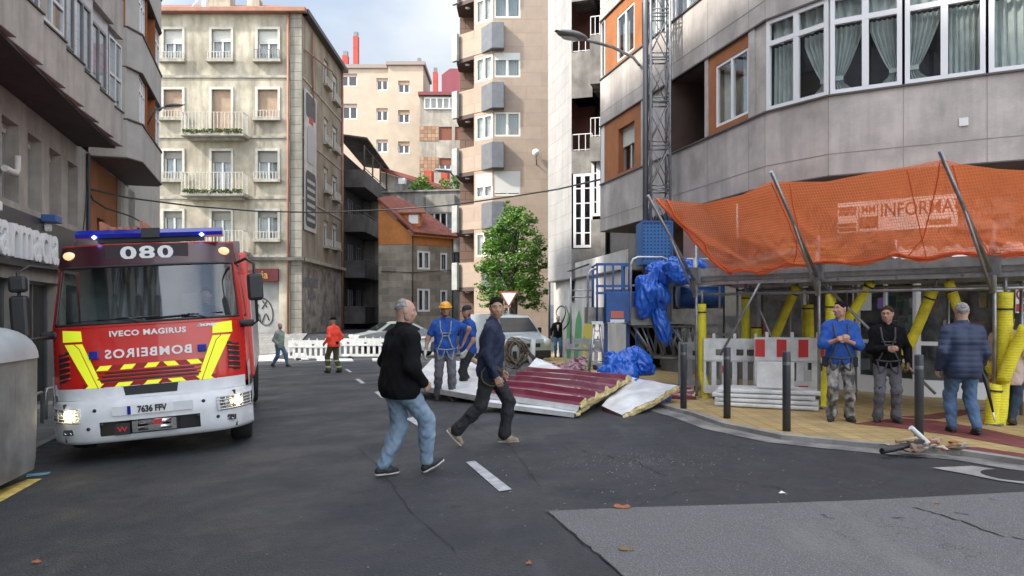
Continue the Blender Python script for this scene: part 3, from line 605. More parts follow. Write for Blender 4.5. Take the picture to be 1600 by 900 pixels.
s.obj('wall_writing',mat('faded_blue_paint',(.12,.14,.2),.9,col2=(.2,.17,.15),vs=6),BB)
s=MB(); s.prism([FB(-2,-1,-.4),FB(FB.L-.6,-1,-.4),FS(FS.L-.2,-1,-.5),Vector((-24,52,-1))],(0,0,Z(22)+1)); s.obj('core',M_dark,BB)
# ---------------- dark block with balconies behind it
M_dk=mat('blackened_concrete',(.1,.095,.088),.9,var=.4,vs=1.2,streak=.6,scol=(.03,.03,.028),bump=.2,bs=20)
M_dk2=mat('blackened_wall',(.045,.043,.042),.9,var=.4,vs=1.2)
FD=Fac((-12.05,52.55),(-11.95,62)); DB=thing('balcony_block','dark grimy apartment block with stacked concrete balconies and roof canopy','building',(-12,57,.2))
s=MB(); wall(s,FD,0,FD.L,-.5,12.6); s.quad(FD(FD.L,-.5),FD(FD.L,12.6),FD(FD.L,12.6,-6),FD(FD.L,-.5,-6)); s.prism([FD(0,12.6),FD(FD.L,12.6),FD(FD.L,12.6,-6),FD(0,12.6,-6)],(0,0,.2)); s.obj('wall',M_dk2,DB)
for k,zz in enumerate((.6,3.9,7.2,10.4)):
    s=MB(); a,c2=.5,FD.L-.2; s.fb(FD,a,c2,zz,zz+.2,-.01,1.5); s.fb(FD,a,a+.1,zz+.2,zz+1.25,0,1.4); s.fb(FD,a,c2,zz+.2,zz+1.2,1.4,1.5); s.fb(FD,c2-.1,c2,zz+.2,zz+1.25,0,1.4); s.obj('balcony',M_dk,DB)
    s=MB(); s.fb(FD,a,c2,zz+1.35,zz+1.4,1.43,1.47); s.obj('balcony_rail',M_grey,DB)
    if k<3:
        s=MB(); s.fb(FD,c2-.7,c2,zz+1.25,zz+3.25,1.38,1.46); s.obj('sun_panel',mat('pale_screen',(.5,.52,.52),.6),DB)
        for uu in (1.5,4.2,6.8): window(FD,uu,uu+1.4,zz+.3,zz+2.5,DB,w=.05,n=2,curt=1,fm=M_grey)
s=MB(); P=[FD(.3,14.1,-.5),FD(FD.L,13.6,-.5),FD(FD.L,13.3,1.7),FD(.3,13.8,1.7)]; s.prism(P,(0,0,.12))
for u in (.5,3.5,6.5,FD.L-.2): s.tube([FD(u,11.6,1.45),FD(u,13.4,1.45)],.06,6)
s.tube([FD(.4,13.3,1.45),FD(FD.L,13.1,1.45)],.05,6); s.obj('canopy',M_dk,DB)
# ---------------- stone house with orange gable and red tiles
M_ash=mat('granite_blocks',(.34,.3,.24),.9,var=.25,vs=1.5,brick=(.95,.48,.03,.28),bdir=(1,.3),joint=(.33,.31,.28),bump=.5,bs=14,streak=.3,scol=(.08,.075,.065))
M_org=mat('orange_render',(.5,.2,.06),.9,var=.2,vs=1.2,streak=.3,scol=(.28,.1,.04))
YH=50.; c0=(-9.05,50.15); c1=(-6.78,YH); c2=(-4.15,52.3)
SH=thing('stone_house','granite block house with orange upper wall and red tiled roof','building',(-7,52,.2))
FA=Fac(c0,c1); FC=Fac(c1,c2); zs=FA.v(620,382); ze=FA.v(642,366)
s=MB(); wall(s,FA,0,FA.L,-.3,zs); s.obj('left_stone_wall',M_ash,SH)
hs=[]
for (x0,x1,ya,yb) in ((652,672,392,421),(688,699,395,424),(652,672,451,487),(688,699,453,487)):
    hs.append((FC.u(x0),FC.u(x1),FC.v((x0+x1)/2,yb),FC.v((x0+x1)/2,ya)))
s=MB(); wall(s,FC,0,FC.L,-.3,zs,hs,.2); s.obj('right_stone_wall',M_ash,SH)
for k,hh in enumerate(hs): window(FC,*hh,SH,w=-.05,n=2 if k%2==0 else 1,fr=.13,curt=.6)
s=MB(); zr=FA.v(594,316)
s.add([FA(0,zs,.03),FA(FA.L,zs,.03),FA(FA.L,ze,.03),FA(0,zr,.03)],[(0,1,2,3)]); wall(s,FC,-.03,FC.L,zs,ze,[],0,w=.03); s.fb(FC,-.1,FC.L+.1,ze-.12,ze,.03,.3); s.obj('orange_band',M_org,SH)
s=MB(); rg=Vector((FA(0,zr+.2,.3))); e1=FA(FA.L+.25,ze+.05,.35); e2=FC(FC.L+.25,ze+.02,.35); t2=Vector((e2.x-3.2,e2.y+2.5,zr+.3)); t1=Vector((rg.x+.5,rg.y+3.5,zr+.9))
s.add([rg,e1,e2,t2,t1],[(0,1,2,3,4)]); s.obj('roof',mat('red_tiles',(.3,.085,.05),.85,var=.5,vs=2.5,col2=(.14,.05,.04),wave=(2.1,'DIAGONAL',1.5)),SH,solid=.15)
s=MB(); q=FC(FC.L*.1,ze+1.0,-1.0); s.box(q.x-.7,q.x+.9,q.y-.3,q.y+1.6,q.z-.4,q.z+.55); d=s.obj('dormer',M_org,SH); s=MB(); s.add([(q.x-1,q.y-.5,q.z+.5),(q.x+1.3,q.y-.5,q.z+.5),(q.x+.9,q.y+1.4,q.z+1.1),(q.x-.5,q.y+1.4,q.z+1.1)],[(0,1,2,3)]); s.obj('dormer_roof',M_rooft,d,solid=.1)
s=MB(); s.box(q.x+.1,q.x+.75,q.y-.34,q.y-.28,q.z-.2,q.z+.42); s.obj('dormer_window',M_white,d)
s=MB(); s.tube([FC(.0,ze-.1,.12),FC(.0,0,.12)],.04,6); s.tube([FA(.2,4.2,.1),FA(FA.L,4.1,.1),FC(FC.L,4.4,.1)],.025,5); s.tube([FC(FC.L-.15,ze-.1,.12),FC(FC.L-.15,0,.12)],.05,6); s.obj('pipes_and_cables',M_blk,SH)
s=MB(); s.prism([FA(.1,-.3,-.35),FA(FA.L,-.3,-.5),FC(FC.L,-.3,-.5),Vector((-4.5,57,-.3)),Vector((-9.05,57,-.3))],(0,0,zs)); s.obj('core',M_dark,SH)
# ---------------- terrace building with grey wall and plants
YT=60.; FT=Fac((-12.2,YT),(-3.9,YT-1.5)); TB=thing('terrace_building','grey stained wall with roof terrace, plants and red edged sloping roof','building',(-8,YT,.5))
M_gw=mat('stained_grey_wall',(.3,.295,.27),.9,var=.25,vs=.8,streak=.85,scol=(.06,.06,.055),bump=.2,bs=15,det=9)
zt=FT.v(650,300); s=MB(); wall(s,FT,0,FT.L,0,zt,[(FT.u(671),FT.u(709),FT.v(690,360),FT.v(690,333))],.3); s.fb(FT,0,FT.L,zt,zt+.12,-.3,.15); s.obj('wall',M_gw,TB)
window(FT,FT.u(671),FT.u(709),FT.v(690,360),FT.v(690,333),TB,w=.3,n=4,curt=.5,fr=.08)
window(FT,FT.u(703),FT.u(718),FT.v(710,425),FT.v(710,394),TB,w=.05,n=2,curt=.5,fr=.08,fm=M_blk)
s=MB(); s.fb(FT,FT.u(668),FT.u(712),FT.v(690,333),FT.v(690,306),.01,.45); s.obj('bay_top',M_gw,TB); s=MB(); s.fb(FT,FT.u(668),FT.u(712),FT.v(690,366),FT.v(690,360)-.003,.01,.5); s.obj('bay',M_gw,TB)
s=MB(); zz=lambda px,py:FT.v(px,py,-2)
P=[FT(FT.u(595,-2),zz(595,262),-2),FT(FT.u(724,-2),zz(724,300),-2),FT(FT.u(724,-2),zz(724,306),-2),FT(FT.u(595,-2),zz(595,268),-2)]; s.prism(P,(0,-.5,0)); s.obj('roof_edge',mat('maroon_gutter',(.22,.06,.05),.6),TB)
P=[FT(FT.u(595,-2.1),zz(595,268),-2.1),FT(FT.u(724,-2.1),zz(724,306),-2.1),FT(FT.u(724,-2.1),zz(724,320),-2.1),FT(FT.u(608,-2.1),zz(608,300),-2.1),FT(FT.u(595,-2.1),zz(595,300),-2.1)]; s=MB(); s.prism(P,(0,.3,0)); s.obj('upper_wall',mat('cream_wall',(.5,.46,.4),.9,var=.2,streak=.3),TB)
s=MB(); s.fb(FT,FT.u(614),FT.u(624),zt+.12,FT.v(618,286),-1,-.4); s.obj('tank',M_gw,TB); s=MB(); s.fb(FT,FT.u(616),FT.u(626),FT.v(618,284),FT.v(618,275),-1.5,-1.); s.obj('air_unit',M_white,TB)
for (x,w_) in ((668,6),(694,5)):
    s=MB(); a=FT.u(x-w_,-2.2); c2=FT.u(x+w_,-2.2); s.fb(FT,a,c2,zz(x,285),zz(x,266),-3,-2.2) ; s.obj('chimney',mat('red_brick_paint',(.42,.07,.04),.8,var=.2),TB)
def leafclump(mb,c,r,n,s,rr,flat=1.):
    for _ in range(n):
        d=Vector((rr.gauss(0,1),rr.gauss(0,1),rr.gauss(0,1))).normalized()*r*rr.uniform(.55,1.05); d.z*=flat; p=Vector(c)+d
        a=Vector((rr.uniform(-1,1),rr.uniform(-1,1),rr.uniform(-.6,.3))).normalized()*s*rr.uniform(.7,1.3); q=a.cross(Vector((rr.uniform(-1,1),rr.uniform(-1,1),rr.uniform(.2,1)))).normalized()*s*.55
        mb.quad(p-a,p-q*.8,p+a,p+q)
M_lf=mat('leaves',(.055,.15,.025),.5,var=.6,vs=2.6,col2=(.2,.36,.05),trans=.35)
for x,w_ in ((655,1.2),(706,.9)):
    s=MB(); rr=random.Random(x); c=FT(FT.u(x,-.6),zt+.5,-.6)
    for _ in range(7): leafclump(s,(c.x+rr.uniform(-w_,w_),c.y+rr.uniform(-.3,.3),c.z+rr.uniform(-.2,.7)),.45,70,.13,rr)
    tag(s.obj('terrace_plant',M_lf),'leafy green plant on the roof terrace wall, '+('wide clump left of the bay' if x==655 else 'narrow clump above the bay'),'plant')
# ---------------- far cream apartment block
M_crm=mat('cream_render',(.5,.41,.32),.9,var=.1,vs=1,streak=.2,scol=(.5,.38,.28))
YC=72.; FCm=Fac((-19,YC),(-11.9,YC)); FCn=Fac((-11.9,YC-.9),(-8.55,YC-.9)); CB=thing('cream_apartment_block','cream rendered apartment block with small white windows beyond the corner','building',(-13,YC,1))
zt=FCm.v(560,107); wn=[(535,558,162,186),(588,606,122,141),(588,606,169,189),(588,606,218,238)]; wn2=[(622,640,126,145),(622,640,172,192),(622,640,221,240)]
def HH(F,l): return [(F.u(a),F.u(c),F.v((a+c)/2,d),F.v((a+c)/2,b_)) for a,c,b_,d in l]
s=MB(); h1=HH(FCm,wn)+HH(FCm,[(530,558,115,135)]); wall(s,FCm,0,FCm.L,0,zt,h1,.3); s.obj('wall',M_crm,CB)
s=MB(); h2=HH(FCn,wn2); wall(s,FCn,0,FCn.L,0,zt,h2,.3); s.quad(FCn(0,0),FCn(0,zt),FCn(0,zt,-.9),FCn(0,0,-.9)); s.quad(FCn(FCn.L,0),FCn(FCn.L,zt),FCn(FCn.L,zt,-6),FCn(FCn.L,0,-6)); s.obj('projecting_wall',M_crm,CB)
for hh in h1: window(FCm,*hh,CB,w=-.15,n=2,fr=.1,curt=0,blind=.25,bm=mat('blind_pink',(.35,.27,.24),.8))
for hh in h2: window(FCn,*hh,CB,w=-.15,n=2,fr=.1,curt=0,blind=.35,bm=M_blindb)
s=MB(); s.fb(FCm,0,FCm.L,zt,zt+.35,-6,.2); s.fb(FCn,-.2,FCn.L+.2,zt,zt+.33,-6,.25); s.obj('roof_slab',mat('roof_edge_grey',(.3,.25,.23),.8),CB)
M_redc=mat('red_chimney_paint',(.42,.06,.04),.7,var=.15)
for (F,px,w_,yt,yb) in ((FCm,539,9,86,107),(FCm,555.5,8,56,107),(FCn,654.5,7,97,110)):
    s=MB(); u=F.u(px,-2); hw=w_/2/FP*YC; s.fb(F,u-hw,u+hw,zt+.2,F.v(px,yt,-2),-2.6,-2); c_=s.obj('chimney',M_redc,CB); s=MB(); v=F.v(px,yt,-2); s.fb(F,u-hw*.8,u+hw*.8,v,v+.45,-2.5,-2.1); s.obj('cowl',M_grey,c_)
# ---------------- old patchy building between
YO=68.; FO=Fac((-8.5,YO),(-3.5,YO)); OB=thing('patchy_rear_building','old rear facade with tiled strips and glazed gallery under red rooflets','building',(-6,YO,1))
s=MB(); zt=FO.v(690,150); h3=HH(FO,[(686,706,198,219),(711,721,198,219),(686,705,247,265)]); wall(s,FO,0,FO.L,0,zt,h3,.3); s.obj('wall',mat('patchy_render',(.42,.38,.32),.9,var=.3,vs=.8,streak=.7,scol=(.12,.1,.08)),OB)
for k,hh in enumerate(h3): window(FO,*hh,OB,w=-.15,n=2,fr=.08,curt=0,blind=.97 if k<2 else .6,bm=mat('rust_blind',(.2,.07,.04),.8),fm=M_brsoff if k<2 else M_white)
for (a,b_) in ((197,220),(245,268)):
    s=MB(); s.fb(FO,0,FO.u(685),FO.v(670,b_),FO.v(670,a),.003,.04); s.obj('tile_strip',mat('brown_tiles',(.33,.2,.12),.8,brick=(.35,.35,.02,.3,0),bdir=(1,0)),OB)
window(FO,FO.u(663),FO.u(722),FO.v(690,171),FO.v(690,153),OB,w=.1,n=6,fr=.09,curt=.6,name='gallery')
s=MB(); s.fb(FO,-.1,FO.L,zt,zt+.3,-5,.4); s.obj('roof_slab',mat('maroon_edge',(.2,.05,.05),.7),OB)
s=MB(); u=FO.u(680,-2); s.fb(FO,u-.22,u+.22,zt,FO.v(680,112,-2),-2.5,-2); c_=s.obj('chimney',M_redc,OB); s=MB(); s.fb(FO,u-.16,u+.16,FO.v(680,112,-2),FO.v(680,105,-2),-2.45,-2.1); s.obj('cowl',M_grey,c_)
s=MB(); a,c2=FO.u(690,-1.5),FO.u(726,-1.5); v0=zt+.3; v1=FO.v(705,107,-1.5); s.fb(FO,a,c2,v0,v1-.6,-5,-1.5); s.prism([FO(a,v1-.6,-1.5),FO(c2,v1-.6,-1.5),FO(c2,v1,-1.5),FO((a+c2)/2-.3,v1,-1.5)],FO.N*-3.5); s.obj('stair_head',mat('maroon_sheet',(.22,.03,.05),.5,wave=(3,'X',1.)),OB)
# ================================================================ brown stone tower
YR=40.; M_brn=mat('brown_stone_cladding',(.34,.265,.205),.75,var=.12,vs=2,brick=(1.6,.72,.012,.06),bdir=(1,.6),joint=(.3,.22,.165),bump=.05,bs=40,streak=.2,scol=(.3,.22,.16))
M_slate=mat('slate_panel',(.13,.14,.155),.5,var=.15,vs=3)
RB=thing('brown_apartment_tower','tall brown stone clad apartment tower with slate boxes and chamfered corner windows','building',(0,YR,0))
FR=Fac((-1.05,YR),(1.95,YR)); FRc=Fac((-2.1,YR+.85),(-1.05,YR)); FRb=Fac((-3.05,YR+3.2),(-2.1,YR+3.2)); FRp=Fac((-3.12,YR+1.7),(-2.1,YR+.85)); 
py_rows=[(-6+93*k-8) for k in range(-1,6)]
fl=[]   # window rows: y top, y bottom
for k in range(5): fl.append((-10+92.5*k,28+92.5*k))
zr=lambda y:CH-(y-HY)/FP*YR
h=[(FR.u(772),FR.u(813),zr(b_),zr(a)) for a,b_ in fl[:5]]; s=MB(); wall(s,FR,0,FR.L,-.8,22,h,.15); s.quad(FR(FR.L,-.8),FR(FR.L,22),FR(FR.L,22,-10),FR(FR.L,-.8,-10)); s.obj('front_wall',M_brn,RB)
hc=[(.12,FRc.L-.02,zr(b_+2),zr(a+2)) for a,b_ in fl]; s=MB(); wall(s,FRc,0,FRc.L,-.8,22,hc,.15); s.obj('corner_wall',M_brn,RB)
M_cw=mat('cream_frame',(.75,.73,.62),.4)
for k,(hh,h_) in enumerate(zip(h,hc)):
    window(FR,*hh,RB,w=-.06,n=2,fr=.09,curt=1.2 if k<4 else .6,fm=M_cw,blind=.0 if k not in(3,1) else .9 if k==3 else .3,cm=mat('grey_curtain',(.3,.34,.33),.9,wave=(9,'X',.5)))
    window(FRc,*h_,RB,w=-.04,n=2,fr=.1,curt=1.,fm=M_cw,blind=.55 if k==3 else 0)
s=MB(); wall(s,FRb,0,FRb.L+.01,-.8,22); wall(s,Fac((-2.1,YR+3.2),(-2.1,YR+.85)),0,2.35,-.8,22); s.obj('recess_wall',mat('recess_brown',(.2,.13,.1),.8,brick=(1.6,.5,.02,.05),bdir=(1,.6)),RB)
s=MB(); s.quad((-3.05,YR+3.2,-.8),(-3.05,YR+3.2,22),(-3.05,YR+12,22),(-3.05,YR+12,-.8)); s.quad((-3.05,YR+12,-.8),(1.95,YR+10,-.8),(1.95,YR+10,22),(-3.05,YR+12,22)); s.quad((-3.05,YR+3,22),(1.95,YR,22),(1.95,YR+10,22),(-3.05,YR+12,22)); s.obj('rear_walls',M_brn,RB)
for k in range(6):
    a=28+92.5*(k-1)+4; zb=zr(a+52); zt_=zr(a+6)
    s=MB(); s.prism([(-3.12,YR+1.7,zb),(-2.1,YR+.84,zb),(-2.0,YR+3.1,zb),(-3.1,YR+3.1,zb)],(0,0,.22)); s.obj('balcony_floor',M_brsoff,RB)
    s=MB(); s.fb(FRp,0,FRp.L,zb+.22,zt_,-.12,0); s.quad((-3.12,YR+1.7,zb+.2),(-3.12,YR+3.2,zb+.2),(-3.12,YR+3.2,zt_),(-3.12,YR+1.7,zt_)); s.obj('balcony_parapet',M_brn,RB)
    s=MB(); s.fb(FRc,-.02,FRc.L,zb+.2,zt_,.002,.03); s.obj('corner_band',M_brn,RB)
    s=MB(); P=[FRc(FRc.L*.42,0,.04),FR(.0,0,.42)+Vector((-.05,0,0)),FR(.62,0,.42),FR(.62,0,.002),FR(0,0,.002)]; s.prism([Vector((p.x,p.y,zr(a+47))) for p in P],(0,0,zt_-zr(a+47)-.02)); s.obj('slate_box',M_slate,RB,bevel=.02)
    s=MB(); P=[FRp(0,0,.2),FRp(.42,0,.2),FRp(.42,0,.003),FRp(0,0,.003)]; s.prism([Vector((p.x-.15,p.y,zr(a+50))) for p in P],(0,0,zt_-zr(a+50))); s.obj('side_slate_box',mat('slate_pale',(.3,.32,.31),.5,var=.2),RB,bevel=.02)
    s=MB(); s.lathe([(0,0),(.14,.02),(.15,.06),(0,.07)],(-2.5,YR+1.7,zb-.08),12); s.obj('ceiling_lamp',M_white,RB)
wlm=thing('globe_lamp','round white globe lamp on a bracket on the brown tower','lamp',FR(FR.u(837),zr(255),.02)); s=MB(); c=FR(FR.u(837),zr(241),.35); s.lathe([(0,-.2),(.12,-.16),(.2,-.02),(.21,.05),(.14,.17),(0,.22)],c,16); s.obj('globe',M_white,wlm); s=MB(); s.tube([FR(FR.u(838),zr(257),.0),FR(FR.u(838),zr(255),.3),c],.03,6); s.obj('bracket',M_grey,wlm)
# ================================================================ RIGHT: near building with curved corner
M_rc=mat('weathered_panel',(.52,.485,.45),.85,var=.3,vs=1.3,bump=.2,bs=45,streak=.75,scol=(.3,.28,.265),det=9,sscale=(1.8,1.8,.2))
M_ro=mat('rust_orange_panel',(.38,.14,.045),.8,var=.15,vs=2,bump=.25,bs=70,streak=.3,scol=(.22,.07,.025))
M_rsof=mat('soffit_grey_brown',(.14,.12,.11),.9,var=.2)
PL=[(2.46,20.6),(4.34,13.55),(4.47,13.05),(5.16,12.04),(6.09,11.5),(7.04,10.95),(8.4,10.25),(10,9.55),(14,8.6),(19,8.0)]
NB=thing('curved_corner_building','grey panelled building with curved corner, orange window panels and long curtained gallery window','building',(8,13,0))
z1,zs1,zt1,zs2,zt2,zs3,zt3=3.75,5.03,6.68,7.95,9.6,10.9,12.5
FP1=Fac(PL[0],PL[1])
def band(F,za,zb,mb,w=0): wall(mb,F,0,F.L,za,zb,[],0,w=w)
s=MB()
for k in range(len(PL)-1):
    F=Fac(PL[k],PL[k+1])
    for za,zb in ((z1,zs1),(zt1,zs2),(zt2,zs3),(zt3,14.5)): band(F,za,zb,s)
F0=Fac((PL[0][0]+5,PL[0][1]+1.2),PL[0])
for za,zb in ((z1,14.5),): band(F0,za,zb,s)
s.obj('panel_bands',M_rc,NB)
s=MB()
for k in range(len(PL)-1):
    F=Fac(PL[k],PL[k+1])
    for zz in (zs1,zs2,zs3): s.fb(F,-.01,F.L+.01,zz,zz+.03,-.05,.035)
    for zz in (zt1,zt2): s.fb(F,-.01,F.L+.01,zz-.03,zz,-.05,.03)
s.obj('sill_trim',mat('dark_sill',(.1,.095,.09),.6),NB)
s=MB()
for k in range(len(PL)-1):      # fine panel joints
    F=Fac(PL[k],PL[k+1]); n=max(1,int(F.L/1.4))
    for za,zb in ((z1,zs1),(zt1,zs2),(zt2,zs3)):
        s.fb(F,0,F.L,za+.34,za+.352,0.0,.004)
        for i in range(1,n+1): s.fb(F,F.L*i/n-.004,F.L*i/n+.004,za,zb-.01,0.0,.0035)
s.obj('panel_joints',mat('joint',(.29,.275,.26),.9),NB)
s=MB(); u_=lambda px:FP1.u(px)
for (za,zb) in ((zs1+.03,zt1-.03),(zs2+.03,zt2-.03)):
    up=za>6
    if not up:
        hs=[(u_(965),u_(990),za+.08,zb-.35),(u_(1117),u_(1168),za+.12,zb-.25)]
        m=MB(); wall(m,FP1,.25,u_(1002),za,zb,hs[:1],.2,w=-.02); m.obj('orange_panel',M_ro,NB); m=MB(); wall(m,FP1,u_(1106),u_(1179),za,zb,hs[1:],.2,w=-.02); m.obj('orange_panel',M_ro,NB)
        window(FP1,*hs[0],NB,w=-.2,n=2,curt=.8,blind=.42,fm=M_alu); window(FP1,*hs[1],NB,w=-.06,n=2,curt=.9,fm=M_white,cm=M_curtg)
        for a,c in ((u_(1005),u_(1048)),): 
            m=MB(); wall(m,FP1,a,c,za,zb,[],0,w=-.03); m.obj('wall_strip',M_rc,NB)
        m=MB(); a,c=u_(1049),u_(1101)
        m.quad(FP1(a,za,-1.4),FP1(c,za,-1.4),FP1(c,zb,-1.4),FP1(a,zb,-1.4)); m.quad(FP1(a,za,0),FP1(a,za,-1.4),FP1(a,zb,-1.4),FP1(a,zb,0)); m.quad(FP1(a,zb,0),FP1(a,zb,-1.4),FP1(c,zb,-1.4),FP1(c,zb,0)); m.quad(FP1(a,za,0),FP1(c,za,0),FP1(c,za,-1.4),FP1(a,za,-1.4)); m.obj('loggia',mat('loggia_brown',(.12,.08,.065),.9,var=.2),NB)
        m=MB(); m.quad(FP1(c,za,0),FP1(c,zb,0),FP1(c,zb,-1.4),FP1(c,za,-1.4)); m.fb(FP1,c,u_(1106),za,zb,-.3,0.002); m.fb(FP1,u_(1179),FP1.L,za,zb,-.3,.01); m.fb(FP1,u_(1002),u_(1005),za,zb,-.3,.01); m.obj('pilasters',M_rc,NB)
        m=MB(); wall(m,FP1,-.02,.25,za,zb,[],0,w=-.02); m.obj('end_strip',M_white,NB)
    else:
        hs=[(u_(963),u_(990),za+.1,zb-.3),]
        m=MB(); wall(m,FP1,.3,u_(1002),za,zb,hs,.2,w=-.02); m.obj('orange_panel',M_ro,NB); window(FP1,*hs[0],NB,w=-.06,n=2,curt=.9,fm=M_white)
        window(FP1,u_(1004),u_(1022),za,zb,NB,w=-.1,n=1,curt=1,fm=M_white,blind=.4); window(FP1,u_(1024),u_(1046),za,zb,NB,w=-.1,n=1,curt=1,fm=M_white); window(FP1,u_(1050),FP1.L,za,zb,NB,w=-.1,n=5,curt=1,fm=M_white,cm=M_curtg)
        window(FP1,-.02,.3,za,zb,NB,w=-.05,n=1,curt=1,fm=M_white)
# corner gallery: white frames with tied-back curtains
def curtain(F,a,c,v0,v1,w,par,tie=0,m=None):   # tie: -1 gathered to the left, 1 to the right, 0 straight
    def fn(i,j):
        z=v0+(v1-v0)*j; k=1-.72*math.exp(-((j-.22)/.2)**2) if tie else 1
        if tie and j>.22: k=.28+.72*min(1,((j-.22)/.62))**.8
        wd=(c-a)*k; x=a+wd*i if tie<0 else (c-wd+wd*i if tie>0 else a+wd*i)
        return F(x,z,w+.03*math.sin(i*34)+.012*math.sin(i*71+j*3))
    b=MB(); b.grid(fn,60,14)
    if tie:
        x0=a if tie<0 else c; q=v0+(v1-v0)*.22; b.fb(F,min(x0,x0-tie*(c-a)*.33),max(x0,x0-tie*(c-a)*.33),q-.03,q+.04,w+.035,w+.055)
    return b.obj('curtain',m or M_curtg,par)
segs=[(3,4,'n'),(4,5,'w2'),(5,6,'w1'),(6,7,'w2'),(7,8,'w3'),(8,9,'w3')]
for lvl,(za,zb) in enumerate(((zs1+.03,zt1-.03),(zs2+.03,zt2-.03),(zs3+.03,zt3))):
    m=MB(); band(Fac(PL[1],PL[2]),za,zb,m,-.02)
    if lvl!=0: pass
    m.obj('corner_strip',M_rc,NB)
    for (i,j) in ((2,3),(3,4),(4,5),(5,6),(6,7),(7,8),(8,9)):
        F=Fac(PL[i],PL[j]); nseg={7:3,8:4}.get(i,1)
        for q in range(nseg):
            a=F.L*q/nseg; c=F.L*(q+1)/nseg
            f=window(F,a+.02,c-.02,za,zb,NB,w=-.03,n=2,fr=.07,curt=0,transom=zb-.42,name='gallery_window')
            if lvl==0:
                hw=(c-a)/2
                curtain(F,a+.07,a+hw-.06,za+.04,zb-.47,-.17,f,-1 if (i+q)%3!=2 else 0); curtain(F,a+hw+.06,c-.07,za+.04,zb-.47,-.17,f,1 if (i+q)%3!=1 else 0)
                curtain(F,a+.07,c-.07,zb-.42,zb-.04,-.16,f,0)
s=MB(); ofi=[(p[0]+.9,p[1]+.6) for p in PL]
P=[Vector((x,y,z1-.02)) for x,y in PL]+[Vector((20,14,z1-.02)),Vector((9,22,z1-.02)),Vector((6.2,22,z1-.02))]
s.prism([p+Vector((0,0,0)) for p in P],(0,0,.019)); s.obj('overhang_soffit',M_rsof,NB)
s=MB(); inn=[(3.9,21),(6.2,14.9),(7.2,13.2),(9,12.3),(12,11),(19,10),(20,14),(9,22)]
s.prism([Vector((x,y,z1)) for x,y in inn],(0,0,11)); s.obj('core',M_dark,NB)
s=MB(); s.fb(Fac(PL[4],PL[5]),.74,.86,4.32,4.44,.0,.02); s.obj('vent_plate',M_white,NB)
# ---------------- shop under the overhang
SHP=Fac((6.15,15.6),(7.3,13.35)); SH2=Fac((7.3,13.35),(8.6,12.4)); SH3=Fac((8.6,12.4),(12,11.0)); SH0=Fac((4.2,21),(6.15,15.6)); SH4=Fac((12,11),(18,9.6))
SB=thing('shop_front','dark glazed shop front with white aluminium frames below the overhang','shop front',(8,13,.1))
s=MB()
for F in (SH0,SHP,SH2,SH3,SH4): wall(s,F,0,F.L,2.35,z1-.03)
s.obj('upper_wall',mat('shop_band',(.2,.13,.1),.8,var=.2),SB)
M_innerw=mat('shop_inner_wall',(.42,.4,.37),.9,var=.5,vs=2.5,col2=(.12,.12,.12))  # pale inner wall with darker patches at random
cols_=[(.3,.27,.22),(.16,.05,.05),(.06,.09,.15),(.35,.35,.34),(.08,.14,.09),(.26,.2,.1)]
M_goods=[mat('goods_%s'%n,c,.6) for n,c in zip(('tan','red','blue','white','green','ochre'),cols_)]
rr=random.Random(5)
for F,n in ((SH0,4),(SHP,2),(SH2,1),(SH3,3),(SH4,4)):
    for q in range(n):
        a=F.L*q/n; c=F.L*(q+1)/n
        s=MB()
        for g in ((a,a+.07,.0,2.35),(c-.07,c,.0,2.35),(a+.07,c-.07,2.25,2.35),(a+.07,c-.07,-.3,.3),(a+.07,c-.07,.92,.99)): s.fb(F,g[0],g[1],g[2],g[3],-.06,.0)
        if F in(SH3,SH4) or F is SHP: s.fb(F,(a+c)/2-.03,(a+c)/2+.03,.3,2.25,-.06,.0)
        f=s.obj('window_frame',M_white if F in (SHP,SH2,SH3,SH4) else M_grey,SB)
        s=MB(); s.quad(F(a,.25,-.03),F(c,.25,-.03),F(c,2.3,-.03),F(a,2.3,-.03)); s.obj('pane',M_glass,f)
        s=MB()
        for _ in range(13 if F is not SH0 else 2):
            u=rr.uniform(a+.1,c-.3); v=rr.choice((.35,.75,1.2,1.6)); s.fb(F,u,u+rr.uniform(.08,.28),v,v+rr.uniform(.08,.32),-.5-rr.random()*.3,-.35,rr.randrange(6))
        s.obj('shelf_goods',M_goods,SB)
s=MB()
for F in (SH0,SHP,SH2,SH3,SH4): wall(s,F,-.2,F.L+.2,-.3,2.4,[],0,w=-1.2)
s.obj('inner_wall',M_innerw,SB)
s=MB(); s.fb(SH3,.55,.85,-.2,3.6,.05,.35); s.obj('white_column',mat('column_paint',(.5,.5,.48),.7,var=.2),SB)
# fascia signs on the band
F=Fac((5.9,13.6),(9.2,11.05)); va=lambda px,py:F.v(px,py)
sgn=thing('computer_shop_sign','white shop sign reading INFORMATICA behind the orange net','sign',F(F.u(1420),va(1420,345),0))
bz0,bz1=va(1309,364),va(1309,318); s=MB(); s.fb(F,F.u(1309),F.u(1495),bz0,bz1,-.1,0); s.obj('board',mat('sign_white_glow',(.85,.8,.78),.6,emit=(.9,.8,.75,.25)),sgn)  # slight emission brightens the board; no lamp is modelled
M_ink=mat('sign_maroon',(.16,.03,.04),.6)
def put(F,str_,px,py,h,m,par,w=.01,al='CENTER',sx=1,off=.012,name='lettering',v=None):
    tv,tf=text(str_,h*1.38,.006,off,1,al,sx); u=F.u(px,w); v=F.v(px,py,w) if v is None else v; s=MB(); s.add([F(u+x,v+y,w+z) for x,y,z in tv],tf); return s.obj(name,m,par)
put(F,'INFORMATICA',1375,331,.24,M_ink,sgn,al='LEFT',sx=.78,off=.003,v=bz0+(bz1-bz0)*.62); put(F,'SILICON',1447,348,.07,M_ink,sgn,al='LEFT')
